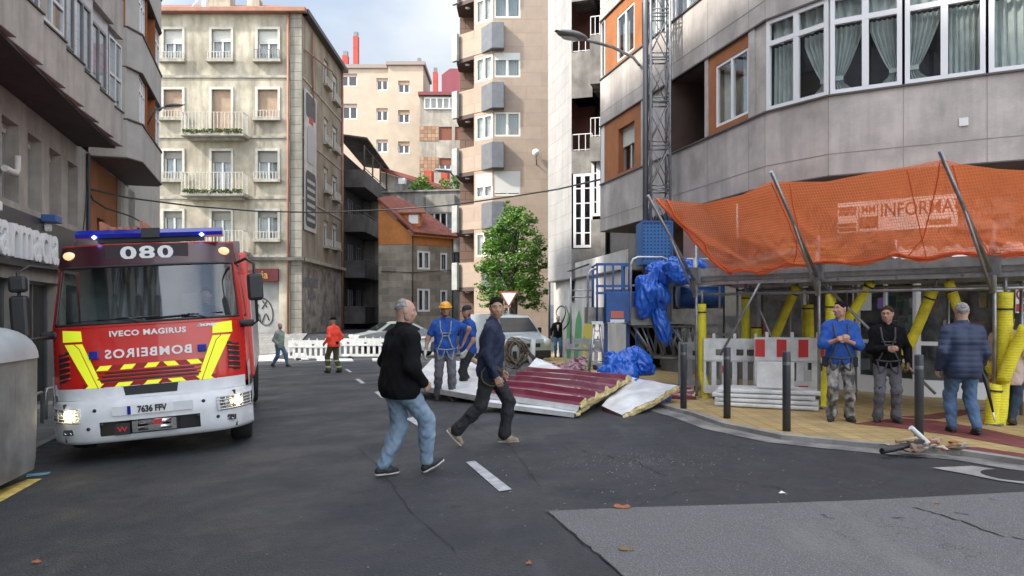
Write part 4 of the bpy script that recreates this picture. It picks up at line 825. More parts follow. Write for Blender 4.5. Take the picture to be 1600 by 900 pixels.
bh=bz1-bz0; put(F,'MM',1357,331,.13,M_ink,sgn,v=bz0+bh*.7,sx=.85,off=.003); s=MB(); u=F.u(1357); s.fb(F,u-.14,u+.14,bz0+bh*.1,bz0+bh*.48,.002,.012); s.obj('emblem',M_ink,sgn); put(F,'PC',1357,349,.12,M_white,sgn,w=.02,v=bz0+bh*.29,off=.003)
put(F,'VENTAS',1324,327,.06,M_ink,sgn); put(F,'EQUIPOS',1324,334,.05,M_ink,sgn); put(F,'SERVICIO',1324,352,.05,M_ink,sgn); put(F,'TECNICO',1324,359,.05,M_ink,sgn)
s=MB()
for (a,c,d,e) in ((1341.5,1343,321,361),(1370.5,1372,321,361)): s.fb(F,F.u(a),F.u(c),va(1357,e),va(1357,d),.002,.01)
s.obj('emblem_frame',M_ink,sgn)
s2=thing('second_shop_sign','pale shop sign with MM PC emblem right of the INFORMATICA board','sign',F(F.u(1540),va(1540,335),0)); s=MB(); s.fb(F,F.u(1497),F.u(1585),va(1540,358),va(1540,310),-.1,0); s.obj('board',mat('sign_white_glow2',(.6,.56,.54),.6),s2); put(F,'MM',1508,320,.13,M_ink,s2); put(F,'PC',1508,336,.12,M_ink,s2); put(F,'SILICON',1556,338,.07,M_ink,s2)
s=MB(); s.fb(F,-3,F.L+6,2.4,3.7,-.5,-.12); tag(s.obj('fascia_wall',mat('fascia_dark_red',(.3,.2,.18),.9,var=.25)),'dark reddish fascia wall carrying the computer shop signs','wall')
# no smoking notice and small notices on the glass
FN=SH3
nt_=thing('no_smoking_notice','white notice with red prohibition circle on the shop front at the right edge','notice',FN(FN.u(1593),1.8,.2)); s=MB(); s.fb(FN,FN.u(1583),FN.u(1610),FN.v(1595,489),FN.v(1595,444),.15,.17); s.obj('board',M_white,nt_)
s=MB(); s.fb(FN,FN.u(1584),FN.u(1609),FN.v(1595,487),FN.v(1595,475),.171,.176); q=FN(FN.u(1596),FN.v(1596,460),.176); b2=MB(); n=20
M_sr=mat('sign_red',(.5,.02,.03),.5)
ring=[]; 
for k in range(n+1):
    a=2*math.pi*k/n; ring.append(q+FN.U*math.cos(a)*.1+Vector((0,0,math.sin(a)*.1)))
s.tube(ring,.012,5); s.tube([q-FN.U*.07+Vector((0,0,.07)),q+FN.U*.07-Vector((0,0,.07))],.01,5); s.obj('symbol',M_sr,nt_); s=MB(); s.fb(FN,FN.u(1594),FN.u(1600),FN.v(1596,466),FN.v(1596,456),.172,.178); s.obj('hand',M_blk,nt_)
s=MB(); s.fb(FN,FN.u(1344),FN.u(1372),FN.v(1360,480),FN.v(1360,448),.02,.03); 
for (px,py,w_,h_,l,m_) in ((1352,470,20,30,'pale opening hours notice taped inside the shop glass behind the workers',mat('paper_grey',(.5,.52,.52),.7)),(1376,474,9,16,'small violet poster beside the pale notice on the glass',mat('violet_poster',(.16,.1,.3),.6)),(1565,450,26,12,'white strip notice lettered on the glass right of the grey haired man',M_white)):
    s=MB(); F_=SH2 if px<1400 else SH3; s.fb(F_,F_.u(px-w_/2),F_.u(px+w_/2),F_.v(px,py+h_/2),F_.v(px,py-h_/2),.02,.03); tag(s.obj('notice',m_),l,'notice')
# ================================================================ grey tiled building further along
M_gt=mat('grey_tile',(.36,.355,.35),.7,var=.14,vs=1.5,brick=(.9,.62,.008,.06,0),bdir=(-.2,.978),joint=(.22,.21,.2),streak=.35,scol=(.22,.21,.2))
GB=thing('grey_tiled_building','grey tiled building with reddish recessed balconies over a graffitied white wall','building',(3,27,-.4))
pa,pb,pc,pd=(1.48,30.4),(1.83,29.2),(2.2,27.3),(3.0,20.8)
s=MB()
for A_,B_ in ((pa,pb),(pb,pc)): F=Fac(A_,B_); wall(s,F,0,F.L,2.75,16)
F=Fac((6,34),pa); wall(s,F,0,F.L,2.75,16); s.obj('pillar_wall',M_gt,GB)
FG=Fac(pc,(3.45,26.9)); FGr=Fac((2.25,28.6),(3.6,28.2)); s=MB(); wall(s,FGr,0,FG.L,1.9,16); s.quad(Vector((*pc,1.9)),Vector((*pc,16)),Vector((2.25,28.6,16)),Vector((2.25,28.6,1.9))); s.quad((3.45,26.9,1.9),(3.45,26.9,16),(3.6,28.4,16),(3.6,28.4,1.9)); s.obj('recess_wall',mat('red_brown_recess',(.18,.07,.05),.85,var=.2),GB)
M_cg=mat('stained_concrete',(.27,.26,.24),.9,var=.4,vs=1.4,streak=.8,scol=(.08,.075,.07))
gv=lambda py:FG.v(916,py)
for (yt,yb,yr) in ((235,270,207),(80,152,60),(-72,0,-98)):
    s=MB(); s.fb(FG,0.0,.78,gv(yb),gv(yt),-.1,.0); s.fb(FG,.8,FG.L,gv(yb)+.3,gv(yt)+.35,-.1,.55); s.fb(FG,0,.78,gv(yb),gv(yb)+.15,-1.2,-.101); s.fb(FG,.8,FG.L,gv(yb)+.2,gv(yb)+.35,-1.2,-.101); s.obj('balcony_parapet',M_cg,GB)
    railing(FG,.02,.76,gv(yt),(yt-yr)/44,-.05,GB,M_white,step=.2,r=.012,name='balcony_railing'); railing(FG,.82,FG.L,gv(yt)+.35,.7,.5,GB,M_white,step=.16,r=.012,name='balcony_railing')
s=MB(); s.fb(FG,0,.78,gv(152),gv(117),-1.2,-.01); s.obj('brown_soffit_box',M_brsoff,GB)
window(FG,FG.u(896),FG.u(926),gv(387),gv(271),GB,w=0,n=2,fr=.1,curt=0,bars=4,fm=M_white,name='stair_window'); window(FG,FG.u(927),FG.L,gv(340),gv(252),GB,w=.3,n=2,fr=.1,curt=0,bars=3,fm=M_white,name='stair_window')
s=MB(); s.fb(FG,0,FG.L,2.65,gv(388),-1.2,-.002); s.fb(FG,.0,FG.L,gv(438),gv(434),-.5,.1); s.fb(FG,FG.u(926),FG.L,2.7,gv(345),-.5,.3); s.obj('lower_panels',M_cg,GB)
s=MB(); FW=Fac((1.75,31),(3.3,21)); wall(s,FW,0,FW.L,-1,3.3); s.obj('ground_wall',mat('white_dirty_wall',(.5,.5,.48),.85,var=.2,vs=1.5,streak=.4,scol=(.25,.24,.22)),GB)
s=MB(); P=[Vector((*pa,2.7)),Vector((*pb,2.7)),Vector((*pc,2.7)),Vector((3.1,21.6,2.7)),Vector((6,21.6,2.7)),Vector((6,34,2.7))]; s.prism(P,(0,0,.045)); s.obj('soffit',M_rsof,GB)
s=MB(); s.tube([FW(FW.u(862),-.6,.1),FW(FW.u(862),3.2,.1)],.05,6); s.tube([FW(FW.u(858),2.9,.12),FW(FW.u(925),3.1,.12)],.03,6); s.obj('pipes',M_blk,GB)
s=MB()
scrib(FW,[(874,500),(869,488),(876,478),(884,484),(880,500),(872,512)],.01,.02,s); scrib(FW,[(884,478),(890,500),(880,515)],.01,.02,s); s.obj('graffiti_scrawl',M_blk,GB)
s=MB(); cg=[(885,560),(886,500),(890,487),(894,500),(893,520),(897,540),(900,500),(905,484),(909,500),(908,560)]; P=[FW(FW.u(x,.0),FW.v(x,y,.0),.004) for x,y in cg]; s.add(P,[tuple(range(len(P)))]); s.obj('graffiti_green',mat('green_spray',(.08,.3,.12),.7),GB)
s=MB(); cg=[(915,560),(908,540),(914,500),(921,488),(926,500),(924,560)]; P=[FW(FW.u(x,.0),FW.v(x,y,.0),.006) for x,y in cg]; s.add(P,[tuple(range(len(P)))]); s.obj('graffiti_yellow',mat('yellow_spray',(.5,.45,.06),.7),GB)
s=MB(); s.prism([(2.6,31,-1),(4.6,21.9,-1),(9,21.9,-1),(9,34,-1),(2.6,33.5,-1)],(0,0,17)); s.obj('core',M_dark,GB)
# ================================================================ lattice mast, work platform
M_galv=mat('galvanised',(.34,.35,.36),.45,.75,var=.25,vs=8)
M_galb=mat('galvanised_bright',(.55,.56,.57),.35,.6,var=.2,vs=8)
M_blue=mat('platform_blue',(.02,.09,.3),.45,var=.2,vs=6)
MY=15.9; ma=W(1017,0,MY).x; mb_=W(1047,0,MY).x
mast=thing('lattice_mast','tall grey lattice mast of the climbing work platform standing against the facade','mast',((ma+mb_)/2,MY+.2,gz(3,16)+KH))
s=MB(); zb,zt=1.3,11
cr=[(ma,MY),(mb_,MY),(mb_,MY+.42),(ma,MY+.42)]
for x,y in cr: s.tube([(x,y,zb),(x,y,zt)],.032,6)
s.obj('chords',M_galv,mast)
s=MB(); n=int((zt-zb)/.95)
for k in range(n+1):
    z=zb+.95*k
    for i in range(4):
        a,c=cr[i],cr[(i+1)%4]; s.tube([(a[0],a[1],z),(c[0],c[1],z)],.02,5); s.tube([(a[0],a[1],z+.09),(c[0],c[1],z+.09)],.016,5)
        if k<n: s.tube([(a[0],a[1],z+.09),(c[0],c[1],z+.95)],.012,5); s.tube([(c[0],c[1],z+.09),(a[0],a[1],z+.95)],.012,5)
s.obj('bracing',M_galv,mast)
s=MB(); s.tube([(ma-.1,MY+.1,zb),(ma-.1,MY+.1,zt)],.06,8); s.tube([(ma-.1,MY+.1,8.3),(ma+.1,MY+1.2,8.3)],.02,5); s.obj('rack',M_grey,mast)
cage=thing('motor_cage','blue perforated sheet motor housing at the foot of the mast','machine housing',(ma,MY-.1,2.0)); a=W(1003,0,MY-.25).x; c=W(1050,0,MY-.25).x; z0=W(0,413,MY-.25).z; z1c=W(0,345,MY-.25).z
s=MB(); s.box(a,c,MY-.25,MY+.5,z0,z1c); s.obj('panel',mat('perforated_blue',(.01,.04,.16),.45,brick=(.075,.075,.022,.05,0),bdir=(1,0),joint=(.02,.16,.42)),cage,bevel=.015)
s=MB()
for zz in (z0,z1c-.04): s.box(a-.02,c+.02,MY-.28,MY-.252,zz,zz+.04)
for xx in (a-.02,c-.02): s.box(xx,xx+.04,MY-.28,MY-.252,z0+.041,z1c-.041)
s.obj('frame',M_blue,cage)
PY=14.9; wx=lambda px,y=PY:W(px,0,y).x; wz=lambda py,y=PY:W(0,py,y).z
pf=thing('work_platform','blue and steel mast climbing work platform with tubular guard rails','work platform',(wx(1000),PY+.6,gz(2.6,15)+KH))
s=MB()
for x in (933,945,958,972,984): s.tube([(wx(x),PY,wz(505)),(wx(x),PY,wz(412))],.022,6)
for y in (413,447,458): s.box(wx(931),wx(985),PY-.02,PY+.02,wz(y)-.025,wz(y)+.025)
for x in (933,984):
    for dy in (.8,): s.tube([(wx(x),PY+dy,wz(505)),(wx(x),PY+dy,wz(412))],.03,6)
s.tube([(wx(933),PY,wz(413)),(wx(933),PY+.8,wz(413))],.02,6); s.tube([(wx(984),PY,wz(413)),(wx(984),PY+.8,wz(413))],.02,6); s.box(wx(972),wx(1000),PY-.015,PY+.015,wz(503),wz(455)); s.box(wx(945),wx(984),PY+.02,PY+.06,wz(500),wz(452)); s.obj('gate_cage',M_blue,pf)
s=MB(); s.box(wx(946),wx(1000),PY-.045,PY-.016,wz(503),wz(456)); s.obj('control_box',M_blue,pf,bevel=.02)
s=MB(); s.box(wx(954),wx(974),PY-.06,PY-.046,wz(497),wz(486)); tag(s.obj('red_label',mat('label_red',(.6,.16,.12),.6),pf)); s=MB(); s.box(wx(953),wx(975),PY-.06,PY-.046,wz(504),wz(499)); s.obj('white_label',M_white,pf)
s=MB()
for (x0,x1,yb) in ((985,1045,506),(1049,1123,504)):
    r_=.024; rad=.14; X0,X1,Z0,Z1=wx(x0),wx(x1),wz(yb),wz(402 if x0<1040 else 405)
    P=[(X0,PY-.05,Z0),(X0,PY-.05,Z1-rad),(X0+.05,PY-.05,Z1-.04),(X0+rad,PY-.05,Z1),(X1-rad,PY-.05,Z1),(X1-.05,PY-.05,Z1-.04),(X1,PY-.05,Z1-rad),(X1+(0 if x0>1040 else -.02),PY-.05,Z0)]; s.tube(P,r_,8)
    s.tube([(X0,PY-.05,(Z0+Z1)/2+.1),(X1,PY-.05,(Z0+Z1)/2+.1)],.02,8); s.obj('guard_rail',M_galb,pf); s=MB()
s.tube([(wx(921),PY+.3,wz(500)),(wx(921),PY+.3,wz(428)),(wx(926),PY+.3,wz(420)),(wx(934),PY+.3,wz(419))],.024,8)
for y in (452,463): s.tube([(wx(897),PY+.8,wz(y)),(wx(934),PY+.8,wz(y))],.018,6)
for x in (897,): s.tube([(wx(x),PY+.8,wz(540)),(wx(x),PY+.8,wz(430))],.02,6)
s.obj('guard_rails',M_galb,pf)
s=MB(); s.box(wx(985),wx(1045),PY-.1,PY+1,wz(508),wz(503)); s.box(wx(985),wx(1022),PY-.07,PY-.03,wz(508),wz(480)); s.box(wx(1049),wx(1128),PY-.08,PY-.03,wz(506),wz(483)); s.box(wx(1045),wx(1128),PY-.1,PY+1,wz(506),wz(502)); s.box(wx(920),wx(950),PY+.1,PY+.9,wz(506),wz(480)); s.obj('deck',mat('deck_steel',(.3,.29,.27),.6,.4,var=.3,vs=6),pf)
s=MB()
for dy in (0,.8):
    T=[(988,508),(1085,508)]; s.tube([(wx(990),PY+dy,wz(510)),(wx(1085),PY+dy,wz(510))],.03,6); s.tube([(wx(1020),PY+dy,wz(558)),(wx(1085),PY+dy,wz(562))],.03,6); s.tube([(wx(990),PY+dy,wz(510)),(wx(1022),PY+dy,wz(558))],.03,6)
    for k in range(5): s.tube([(wx(1003+18*k),PY+dy,wz(511)),(wx(1022+16*k),PY+dy,wz(559))],.02,6); s.tube([(wx(1025+16*k),PY+dy,wz(511)),(wx(1022+14*k),PY+dy,wz(559))],.014,6)
    s.tube([(wx(1050),PY+dy,wz(512)),(wx(1084),PY+dy,wz(561))],.03,6)
s.obj('under_truss',M_galv,pf)
s=MB()
for x in (950,985,1000): s.box(wx(x)-.035,wx(x)+.035,PY+.3,PY+.37,gz(2.5,15)+KH,wz(505))
s.obj('blue_legs',M_blue,pf)
# trestle ladder
ld=thing('trestle_ladder','small pale grey trestle ladder below the blue platform gate','ladder',G(930,585)); s=MB(); LY=14.3
for dy in (0,.25):
    s.tube([W(920,582,LY+dy),W(929,503,LY)],.028,6); s.tube([W(945,582,LY+dy),W(937,503,LY)],.028,6)
s.box(wx(924,LY),wx(942,LY),LY-.05,LY+.2,W(0,507,LY).z,W(0,502,LY).z)
for k in range(4): s.tube([W(922+k*1.6,565-16*k,LY),W(943.5-k*1.6,565-16*k,LY)],.014,6)
s.obj('frame',M_galb,ld)
# blue tank roll on the deck
s=MB(); s.lathe([(0,-.46),(.23,-.45),(.26,-.42),(.26,.42),(.23,.45),(0,.46)],(wx(1093,15.1),15.1,wz(462,15.1)),20,axis='x'); tag(s.obj('blue_drum',mat('drum_blue',(.01,.06,.2),.35)),'dark blue plastic drum lying on the platform deck','drum')
# ================================================================ scaffold canopy
SA=G(1092,632,KH); SA=Vector((3.36,13.2,0)); SBp=Vector((6.47,9.9,0)); FSc=Fac(SA,(SBp.x+1.9,SBp.y-2.0)); FSc2=None
zd=2.13
sc=thing('scaffold_canopy','grey tubular scaffold canopy with deck over the pavement in front of the shop','scaffold',(5,12,.1))
u1=FSc.u(1285); u2=FSc.u(1558); uE=FSc.u(1640)
s=MB()
s.fb(FSc,-.1,uE+.6,zd-.06,zd,-1.3,.05); s.fb(FSc,-.1,uE+.6,zd,zd+.03,-.02,.06); s.obj('deck',mat('deck_aluminium',(.34,.34,.34),.5,.6,var=.3,vs=5),sc)
s=MB(); s.fb(FSc,-.15,uE+.6,zd+.02,zd+.16,.051,.075); s.fb(FSc,-.15,uE+.6,zd-.13,zd-.065,-.04,.02); s.fb(FSc,-.15,uE+.6,zd-.15,zd-.08,-1.3,-1.24); s.obj('edge_beams',M_galb,sc)
s=MB(); s.tube([FSc(-.1,zd-.3,-.02),FSc(uE,zd-.28,-.02)],.024,8)
for u in [-.1+.85*k for k in range(8)]: s.tube([FSc(u,zd-.1,.03),FSc(u,zd-.1,-1.3)],.024,6)
s.tube([FSc(.0,zd-.2,-1.28),FSc(uE,zd-.2,-1.28)],.024,6); s.obj('ledgers',M_galv,sc)
for u in (.0,u1,u2):
    q=FSc(u,0,0); g=gz(q.x,q.y)+KH
    s=MB(); s.tube([FSc(u,g,0.12),FSc(u,zd+.6,.12)],.026,8); s.obj('standard',M_galv,sc)
    s=MB(); s.tube([FSc(u-.02,zd-.35,.12),FSc(u-.02,zd+.35,.12)],.045,8); s.fb(FSc,u-.07,u+.07,zd-.1,zd+.18,.08,.17); s.obj('coupler',M_galv,sc)
    s=MB(); s.tube([FSc(u,g,-1.28),FSc(u,zd+.2,-1.28)],.026,8); s.obj('standard',M_galv,sc)
    s=MB(); s.fb(FSc,u-.09,u+.09,g,g+.02,.04,.2); s.obj('base_plate',M_galv,sc)
for u in (1.05,2.05,3.6):
    q=FSc(u,0,-1.28); g=gz(q.x,q.y)+KH
    s=MB(); s.tube([FSc(u,g,-1.28),FSc(u,zd,-1.28)],.024,8); s.obj('standard',M_galv,sc)
s=MB(); s.tube([FSc(1.2,zd-.12,.1),FSc(.25,.6,-.1)],.022,6); s.tube([FSc(.8,zd-.15,-.3),FSc(1.35,.5,-.5)],.02,6); s.tube([FSc(2.2,zd-.15,.0),FSc(3.75,.35,-.2)],.022,6); s.tube([FSc(u1+.3,zd-.3,-1.2),FSc(u1+.3,zd+.0,-1.2)],.022,6); s.obj('braces',M_galv,sc)
# raking poles of the fan
PT=[]   # pole tips
for (px,py,u,w,lab) in ((1012,305,.0,1.15,'slanted grey net pole above the blue tarpaulin'),(1205,268,u1,1.55,'slanted grey net pole in the middle of the canopy'),(1468,235,u2-.02,1.45,'slanted grey net pole at the right end of the canopy')):
    k=(px-800)/FP; o=FSc.o
    # find the point at distance w out of the scaffold line on this column
    q=o+FSc.N*w; uu=(k*q.y-q.x)/(FSc.U.x-k*FSc.U.y); t=FSc(uu,0,w); t.z=CH-(py-HY)/FP*t.y
    pr=MB(); bse=FSc(u-.01,zd-.05,.17); pr.tube([bse,t],.028,8); pr.tube([bse+Vector((0,0,-.25)),bse.lerp(t,.55)],.022,8)
    tag(pr.obj('net_pole',M_galv),lab,'pole','raking net poles'); PT.append(t)
# ---------------- orange net
tips=[(1022,310),(1100,318),(1160,304),(1205,283),(1235,284),(1290,284),(1350,272),(1400,263),(1440,256),(1472,249),(1500,256),(1560,264),(1640,268)]
bots=[(1140,428),(1165,427),(1190,424),(1225,420),(1265,417),(1300,414),(1340,411),(1380,409),(1420,406),(1460,404),(1500,403),(1560,402),(1640,400)]
wt=[1.1,.75,1.0,1.45,1.3,1.15,1.1,1.2,1.3,1.4,1.25,1.1,1.1]
def onp(px,py,w):
    k=(px-800)/FP; q=FSc.o+FSc.N*w; uu=(k*q.y-q.x)/(FSc.U.x-k*FSc.U.y); t=FSc(uu,0,w); t.z=CH-(py-HY)/FP*t.y; return t
T=[onp(*p,w) for p,w in zip(tips,wt)]; B=[onp(*p,.1) for p in bots]
def interp(P,t):
    t*=len(P)-1; i=min(int(t),len(P)-2); return P[i].lerp(P[i+1],t-i)
def netf(u,v):
    a=interp(B,u); c=interp(T,u); p=a.lerp(c,v); sag=math.sin(math.pi*v)
    p+=FSc.N*(-.16*sag+.05*sag*math.sin(u*21)+.035*math.sin(v*9+u*37)*sag+.02*math.sin(u*63+v*15)*sag+.05*noise.noise(Vector((u*14,v*3,2)))*(.3+sag)-.07*sag*abs(noise.noise(Vector((u*24+v*4,v*5,7))))-.04*sag*abs(noise.noise(Vector((u*60-v*9,v*9,3))))); p.z-=.16*sag+.09*max(0,1-v*6)*noise.noise(Vector((u*9,0,4)))+.03*math.sin(u*45+v*6)*sag; return p
M_net=mat('orange_net',(1,.27,.1),.8,alpha=.52,avar=.22,trans=.4,var=.2,vs=2,bump=.6,bs=9,brick=(.036,.036,.004,.02,0),bdir=(.68,-.73),joint=(1,.3,.12))
s=MB(); s.grid(netf,230,44); nt2=s.obj('safety_net',M_net); tag(nt2,'orange mesh safety net draped from slanted poles to the canopy deck','net')
s=MB()
for k,(v,am) in enumerate(((.02,.02),(.05,.03))):
    s.tube([netf(u/80,v)+Vector((0,0,.01+am*1.5*noise.noise(Vector((u*.31,k*5,1)))))+FSc.N*.03 for u in range(1,80)],.022,5)
s.tube([netf(.004,v/14) for v in range(15)],.03,5); s.tube([netf(.016+.006*math.sin(v),v/14) for v in range(15)],.02,5)
for (ua,ub) in ((.25,.33),(.33,.28),(.62,.72),(.74,.66),(.8,.9)): s.tube([netf(ua+(ub-ua)*v/14,.98-v*.065)+FSc.N*.012 for v in range(15)],.008,4)
s.obj('gathered_folds',mat('orange_net_folds',(.95,.2,.07),.8,alpha=.8),nt2)
# things lying on the canopy deck
M_wood=mat('pine_board',(.45,.33,.2),.8,var=.3,vs=4); M_ybeam=mat('yellow_beam',(.65,.38,.05),.6)
rr=random.Random(9)
for k in range(5):
    s=MB(); o=FSc(.15+.05*k,zd+.06+.07*k,-.25-.15*k); e=FSc(1.75+.1*k,zd+.42+.05*k,-.35-.12*k); s.tube([o,e],.035,4); tag(s.obj('board',mat('weathered_board',(.36,.33,.29),.85,var=.3,vs=4)),'grey plank %s on the canopy deck behind the net'%('lowest in the sloping pile','second lowest in the sloping pile','midmost in the sloping pile','second highest in the sloping pile','topmost in the sloping pile')[k] ,'plank','planks on the canopy deck')
for k in range(4):
    s=MB(); a=onp(1222+8*(k%2),386+11*k-3,-.3-.1*k); c=onp(1300+12*(k%3),388+10*k,-.4-.1*k); s.tube([a,c],.03,4); tag(s.obj('yellow_beam',M_ybeam),'yellow timber beam %s under the orange net'%('topmost of the stack','second from the top of the stack','third from the top of the stack','lowest of the stack')[k],'beam','yellow beams on the canopy deck')
s=MB(); 
def shf(u,v):
    p=onp(1385,405,-.05).lerp(onp(1600,396,-.1),u)+Vector((0,0,.16*v+.03*math.sin(u*30)+.02*math.sin(u*71+v*4)))-FSc.N*(.3*v); return p
s.grid(shf,60,6); tag(s.obj('plastic_sheet',mat('pink_white_plastic',(.75,.6,.55),.5,var=.2,vs=8)),'crumpled whitish plastic sheet on the canopy deck under the net','sheet')
for (px,y0,y1,w_,l) in ((1152,318,428,-.25,'thin upright tube seen through the left part of the net'),(1400,375,405,-.2,'short upright tube seen through the net below the sign')):
    s=MB(); s.tube([onp(px,y1,w_),onp(px,y0,w_)],.02,6); tag(s.obj('upright_tube',M_galb),l,'tube')
# ---------------- padded yellow tubes
M_yt=mat('yellow_foam',(.75,.66,.03),.6,var=.15,vs=3,wave=(9,'Z',.25)); M_ytd=mat('yellow_foam_dirty',(.68,.58,.03),.7,var=.3,vs=4,wave=(9,'Z',.25))
def ytube(pts,r,lab,m=None,cord=True,stub=None):
    t=thing('padding_tube',lab,'padding tube',pts[0],group='yellow padding tubes'); s=MB()
    r*=.88; P=[Vector(p) for p in pts]; Q=[]
    for i in range(len(P)-1):
        n=max(2,int((P[i+1]-P[i]).length/.07))
        for k in range(n): Q.append(P[i].lerp(P[i+1],k/n))
    Q.append(P[-1]); s.tube(Q,[r*(1+.02*(i%2)+.04*math.sin(i*.5)) for i in range(len(Q))],12); s.obj('foam',m or M_yt,t)
    if cord:
        k=int(len(Q)*.88); d=(Q[k]-Q[k-1]).normalized(); s=MB(); s.tube([Q[k]-d*.012,Q[k]+d*.012],r*1.13,12); s.obj('tie',M_blk,t)
    if stub:
        d=(Q[-1]-Q[-2]).normalized(); s=MB(); s.tube([Q[-1],Q[-1]+d*stub],.022,6); s.obj('pole_end',M_galv,t)
def yt(px,lab,w=0,r=.07,**k):
    ytube([onp(x,y,w) for x,y in px],r,lab,**k)
yt([(1103,632),(1102,605),(1097,585),(1097,475)],'yellow foam tube round the leftmost scaffold post',w=.0,r=.085,m=M_yt,stub=.25)
yt([(1165,546),(1165,460)],'straight upright yellow tube left of the diagonal one',w=-1.0,r=.085,stub=.2)
yt([(1181,545),(1182,512)],'short broken yellow tube stub beside the upright one',w=-1.0,r=.1,m=M_ytd)
yt([(1203,545),(1245,447)],'diagonal yellow tube rising to the right above the barrier',w=-.9,r=.085,m=M_ytd,stub=.1)
yt([(1263,545),(1262,476)],'dark yellow upright tube above the red and white barrier',w=-1.25,r=.11,m=M_ytd,stub=.3)
yt([(1288,655),(1282,630),(1290,600),(1298,545),(1298,458)],'yellow tube behind the worker in blue on the scaffold post',w=-.1,r=.09,stub=.15)
yt([(1318,510),(1331,490),(1361,441)],'diagonal yellow tube above the smoking worker shoulder',w=-.3,r=.08,stub=.12)
yt([(1403,574),(1430,520),(1459,450)],'diagonal yellow tube between the two workers and the grey haired man',w=-.25,r=.085,m=M_ytd,stub=.15)
yt([(1556,588),(1535,555),(1512,515),(1496,480),(1482,440)],'bent yellow tube running down to the right behind the grey haired man',w=-.2,r=.075,stub=.15)
yt([(1558,676),(1562,640),(1569,560),(1571,457)],'thick ribbed yellow tube upright at the right end post',w=.0,r=.105,stub=.2)
yt([(1549,672),(1552,630),(1556,600)],'short yellow tube leaning on the foot of the thick ribbed one',w=.12,r=.09)
yt([(1566,596),(1582,555),(1603,510)],'bright yellow tube rising to the right edge of the photo',w=.1,r=.09,cord=False)
# ================================================================ barriers, bollards
M_bar=mat('barrier_plastic',(.68,.69,.68),.55,var=.2,vs=4,streak=.4,scol=(.35,.35,.33)); M_barg=mat('barrier_plastic_grey',(.4,.41,.4),.6,var=.3,vs=4,streak=.5,scol=(.2,.2,.19)); M_red=mat('reflective_red',(.55,.03,.03),.4)
def barrier(loc,rz,Lb,h,lab,grp,m=None,red=False,feet=True,tilt=0,slots=None,logo=True):
    t=thing('barrier',lab,'barrier',loc,rz,grp,world=False)
    F=Fac((-Lb/2,0),(Lb/2,0)); n=slots or int(Lb/.2); holes=[]
    for k in range(n):
        a=-0+Lb*(k+.5)/n; holes.append((a-Lb/n*.27,a+Lb/n*.27,h*.2 if not red else h*.3,h*.58))
    if not red:
        for k in (1,n-2,n//2): holes.append((Lb*(k+.5)/n-.06,Lb*(k+.5)/n+.06,h*.68,h*.78))
    s=MB(); wall(s,F,0,Lb,.08,h*.95,holes,.06); 
    s.quad(F(0,.08,-.06),F(Lb,.08,-.06),F(Lb,h*.95,-.06),F(0,h*.95,-.06)) if False else wall(s,F,0,Lb,.08,h*.95,holes,0,w=-.06)
    s.quad(F(0,h*.95),F(Lb,h*.95),F(Lb,h*.95,-.06),F(0,h*.95,-.06)); s.quad(F(0,.08),F(0,h*.95),F(0,h*.95,-.06),F(0,.08,-.06)); s.quad(F(Lb,.08),F(Lb,h*.95),F(Lb,h*.95,-.06),F(Lb,.08,-.06)); s.quad(F(0,.08),F(Lb,.08),F(Lb,.08,-.06),F(0,.08,-.06))
    s.fb(F,0,Lb,h*.6,h*.63,.001,.02); s.obj('panel',m or M_bar,t)
    s=MB()
    for k in range(max(2,int(Lb/.35))): u=Lb*(k+.5)/max(2,int(Lb/.35)); s.fb(F,u-.025,u+.025,h*.951,h*1.03,-.05,-.01)
    s.obj('pegs',m or M_bar,t)
    if red:
        k=0
        for z0_,z1_ in ((h*.66,h*.92),(h*.1,h*.24)):
            for q in range(7):
                if q%2==0: s=MB(); a=Lb*(q+.06)/7; s.fb(F,a,a+Lb/7*.9,z0_,z1_,.002,.008); s.obj('red_stripe',M_red,t)
    if logo:
        s=MB(); a=Lb*.3; s.fb(F,a,a+.13,h*.4,h*.52,.003,.012); s.obj('red_logo',M_red,t)
    if feet:
        for u in (.2*Lb,.8*Lb): s=MB(); s.fb(F,u-.05,u+.05,0,.1,-.3,.24); s.obj('foot',M_blk,t)
    if tilt: t.rotation_euler=(tilt,0,rz)
    return t
gB='white plastic barriers across the far road'
for k,(x0,x1,lab) in enumerate(((450,528,'white slotted plastic barrier nearest the man in the green jacket'),(530,612,'white slotted plastic barrier behind the firefighter in the red jacket'),(614,700,'white slotted plastic barrier behind the bald man and the silver car'))):
    p=on((x0+x1)/2,35.6); barrier(p,R(-2),(x1-x0)/FP*35.6,1.0,lab,gB,logo=False,slots=9)
gR='plastic barriers along the works'
p=on(912,21.5,KH); barrier(p,R(-14),1.15,.95,'grey barrier leaning behind the torn roof panels',gR,m=M_barg,tilt=R(-12),logo=False)
p=on(1148,12.9,KH); barrier(p,R(-14),1.05,1.1,'grey white barrier standing behind the left bollards',gR,m=M_bar,slots=6)
p=on(1238,12.35,KH); barrier(p,R(-14),1.2,1.13,'red and white striped barrier behind the white board stack',gR,red=True,slots=5)
p=on(1095,14.6,KH); barrier(p,R(10),.9,1.,'dull grey barrier under the platform behind the yellow post',gR,m=M_barg,logo=False)
